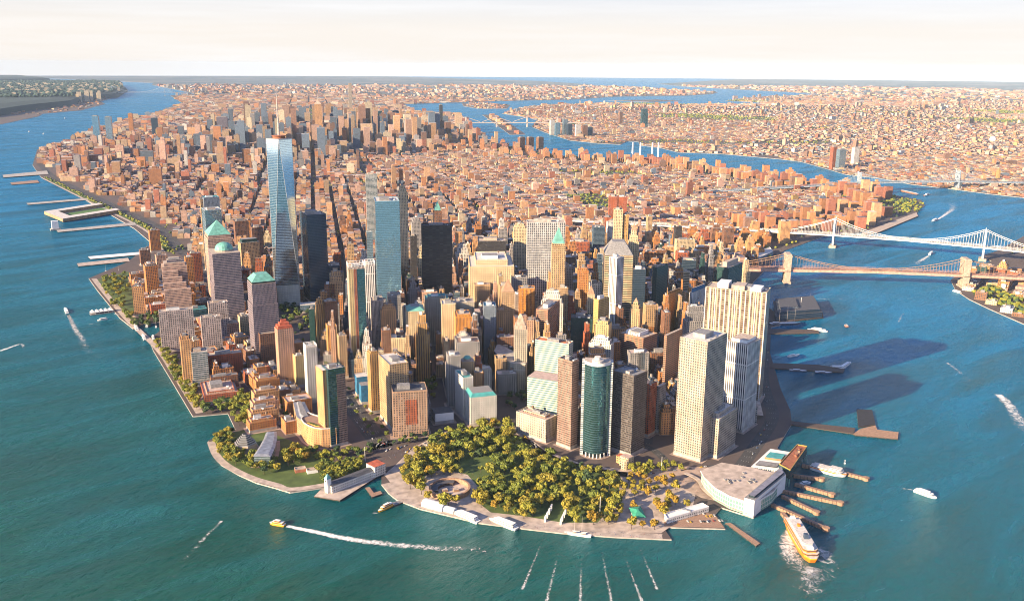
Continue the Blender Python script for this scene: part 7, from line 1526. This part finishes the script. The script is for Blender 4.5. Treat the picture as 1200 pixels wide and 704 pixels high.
# people strolling on the promenade and plazas, each a few centimetres of picture: a crowd nobody could count
def crowd():
    r = np.random.RandomState(12); mb = MB(); cl = [plain('cloth_%s' % k, c, .8, var=.05) for k, c in (('a', (.5, .48, .45)), ('b', (.04, .05, .08)), ('c', (.35, .06, .05)), ('d', (.08, .14, .3)))]; sk = plain('skin', (.45, .28, .2), .6, var=.05)
    paths = [smooth([G2(*p) for p in ((452, 566), (468, 582), (494, 592), (530, 601), (562, 609), (612, 615.5), (660, 621), (720, 625.5), (776, 628))], 10), smooth([G2(*p) for p in ((540, 556), (560, 560), (548, 570), (560, 590))], 10), smooth([G2(*p) for p in ((740, 575), (770, 572), (800, 566), (840, 560), (812, 580))], 10), smooth([G2(*p) for p in ((445, 545), (470, 530), (500, 520), (540, 512))], 10)]
    for k in range(420):
        P = paths[r.choice(4, p=(.45, .12, .28, .15))]; q = P[r.randint(len(P))]; x, y = q[0]+r.normal(0, 4.5), q[1]+r.normal(0, 4.5)
        if not inside(MANHATTAN, [x], [y])[0]: continue
        m_ = cl[r.randint(4)]; a = r.uniform(0, 6.28); c, s = math.cos(a)*.1, math.sin(a)*.1; z = 2.1
        for e in (-1, 1): mb.bar((x+e*c, y+e*s, z), (x+e*c*.8, y+e*s*.8, z+.85), (.07, .1), cl[1], 4); mb.bar((x+e*c*2.3, y+e*s*2.3, z+.8), (x+e*c*1.9, y+e*s*1.9, z+1.42), .05, m_, 4)
        mb.bar((x, y, z+.8), (x, y, z+1.45), (.17, .2), m_, 6); mb.lathe((x, y), [(.04, z+1.45), (.11, z+1.55), (.12, z+1.65), (.08, z+1.75), (.01, z+1.78)], sk, 6)
    stuff(mb.build('strolling_crowd'), 'people strolling on the waterfront promenade and plazas', 'crowd')
crowd()
# roof fittings belong to the tier they stand on
def regroup():
    kids = {}
    for o in scene.objects:
        if o.parent and o.parent.parent is None: kids.setdefault(o.parent, []).append(o)
    for rt, ch in kids.items():
        if rt.type != 'EMPTY': continue
        base = [c for c in ch if c.name.split('.')[0] in ('tower', 'setback_tier')]
        if not base: continue
        top = max(base, key=lambda c: max(v[2] for v in c.bound_box))
        for c in ch:
            if c.name.split('.')[0] in ('rooftop_unit', 'water_tank', 'mechanical_penthouse', 'spire'): c.parent = top
regroup()

# ------------------------------------------------------------------ the air
m = bpy.data.materials.new('air'); m.use_nodes = True; t = m.node_tree; t.nodes.clear(); o = t.nodes.new('ShaderNodeOutputMaterial'); v = t.nodes.new('ShaderNodeVolumePrincipled'); t.links.new(v.outputs[0], o.inputs['Volume'])
v.inputs['Density'].default_value = 0.00001; v.inputs['Color'].default_value = (.62, .80, 1.0, 1); v.inputs['Anisotropy'].default_value = -.25
mb = MB(); S_ = 48500; q = [(CAM[0]-3000, CAM[1]-4000), (CAM[0]+S_, CAM[1]-4000), (CAM[0]+S_, CAM[1]+S_), (CAM[0]-3000, CAM[1]+S_)]
q = [(CAM[0]-S_, CAM[1]-S_), (CAM[0]+S_, CAM[1]-S_), (CAM[0]+S_, CAM[1]+S_), (CAM[0]-S_, CAM[1]+S_)]
mb.prism(q, -3, 640, m, m); mb.face([(*p, -3) for p in q[::-1]], m); hz = mb.build('haze'); hz['kind'] = 'stuff'; hz['label'] = 'thin blue haze filling the air over the city'; hz['category'] = 'haze'
for i_ in ():
    pass
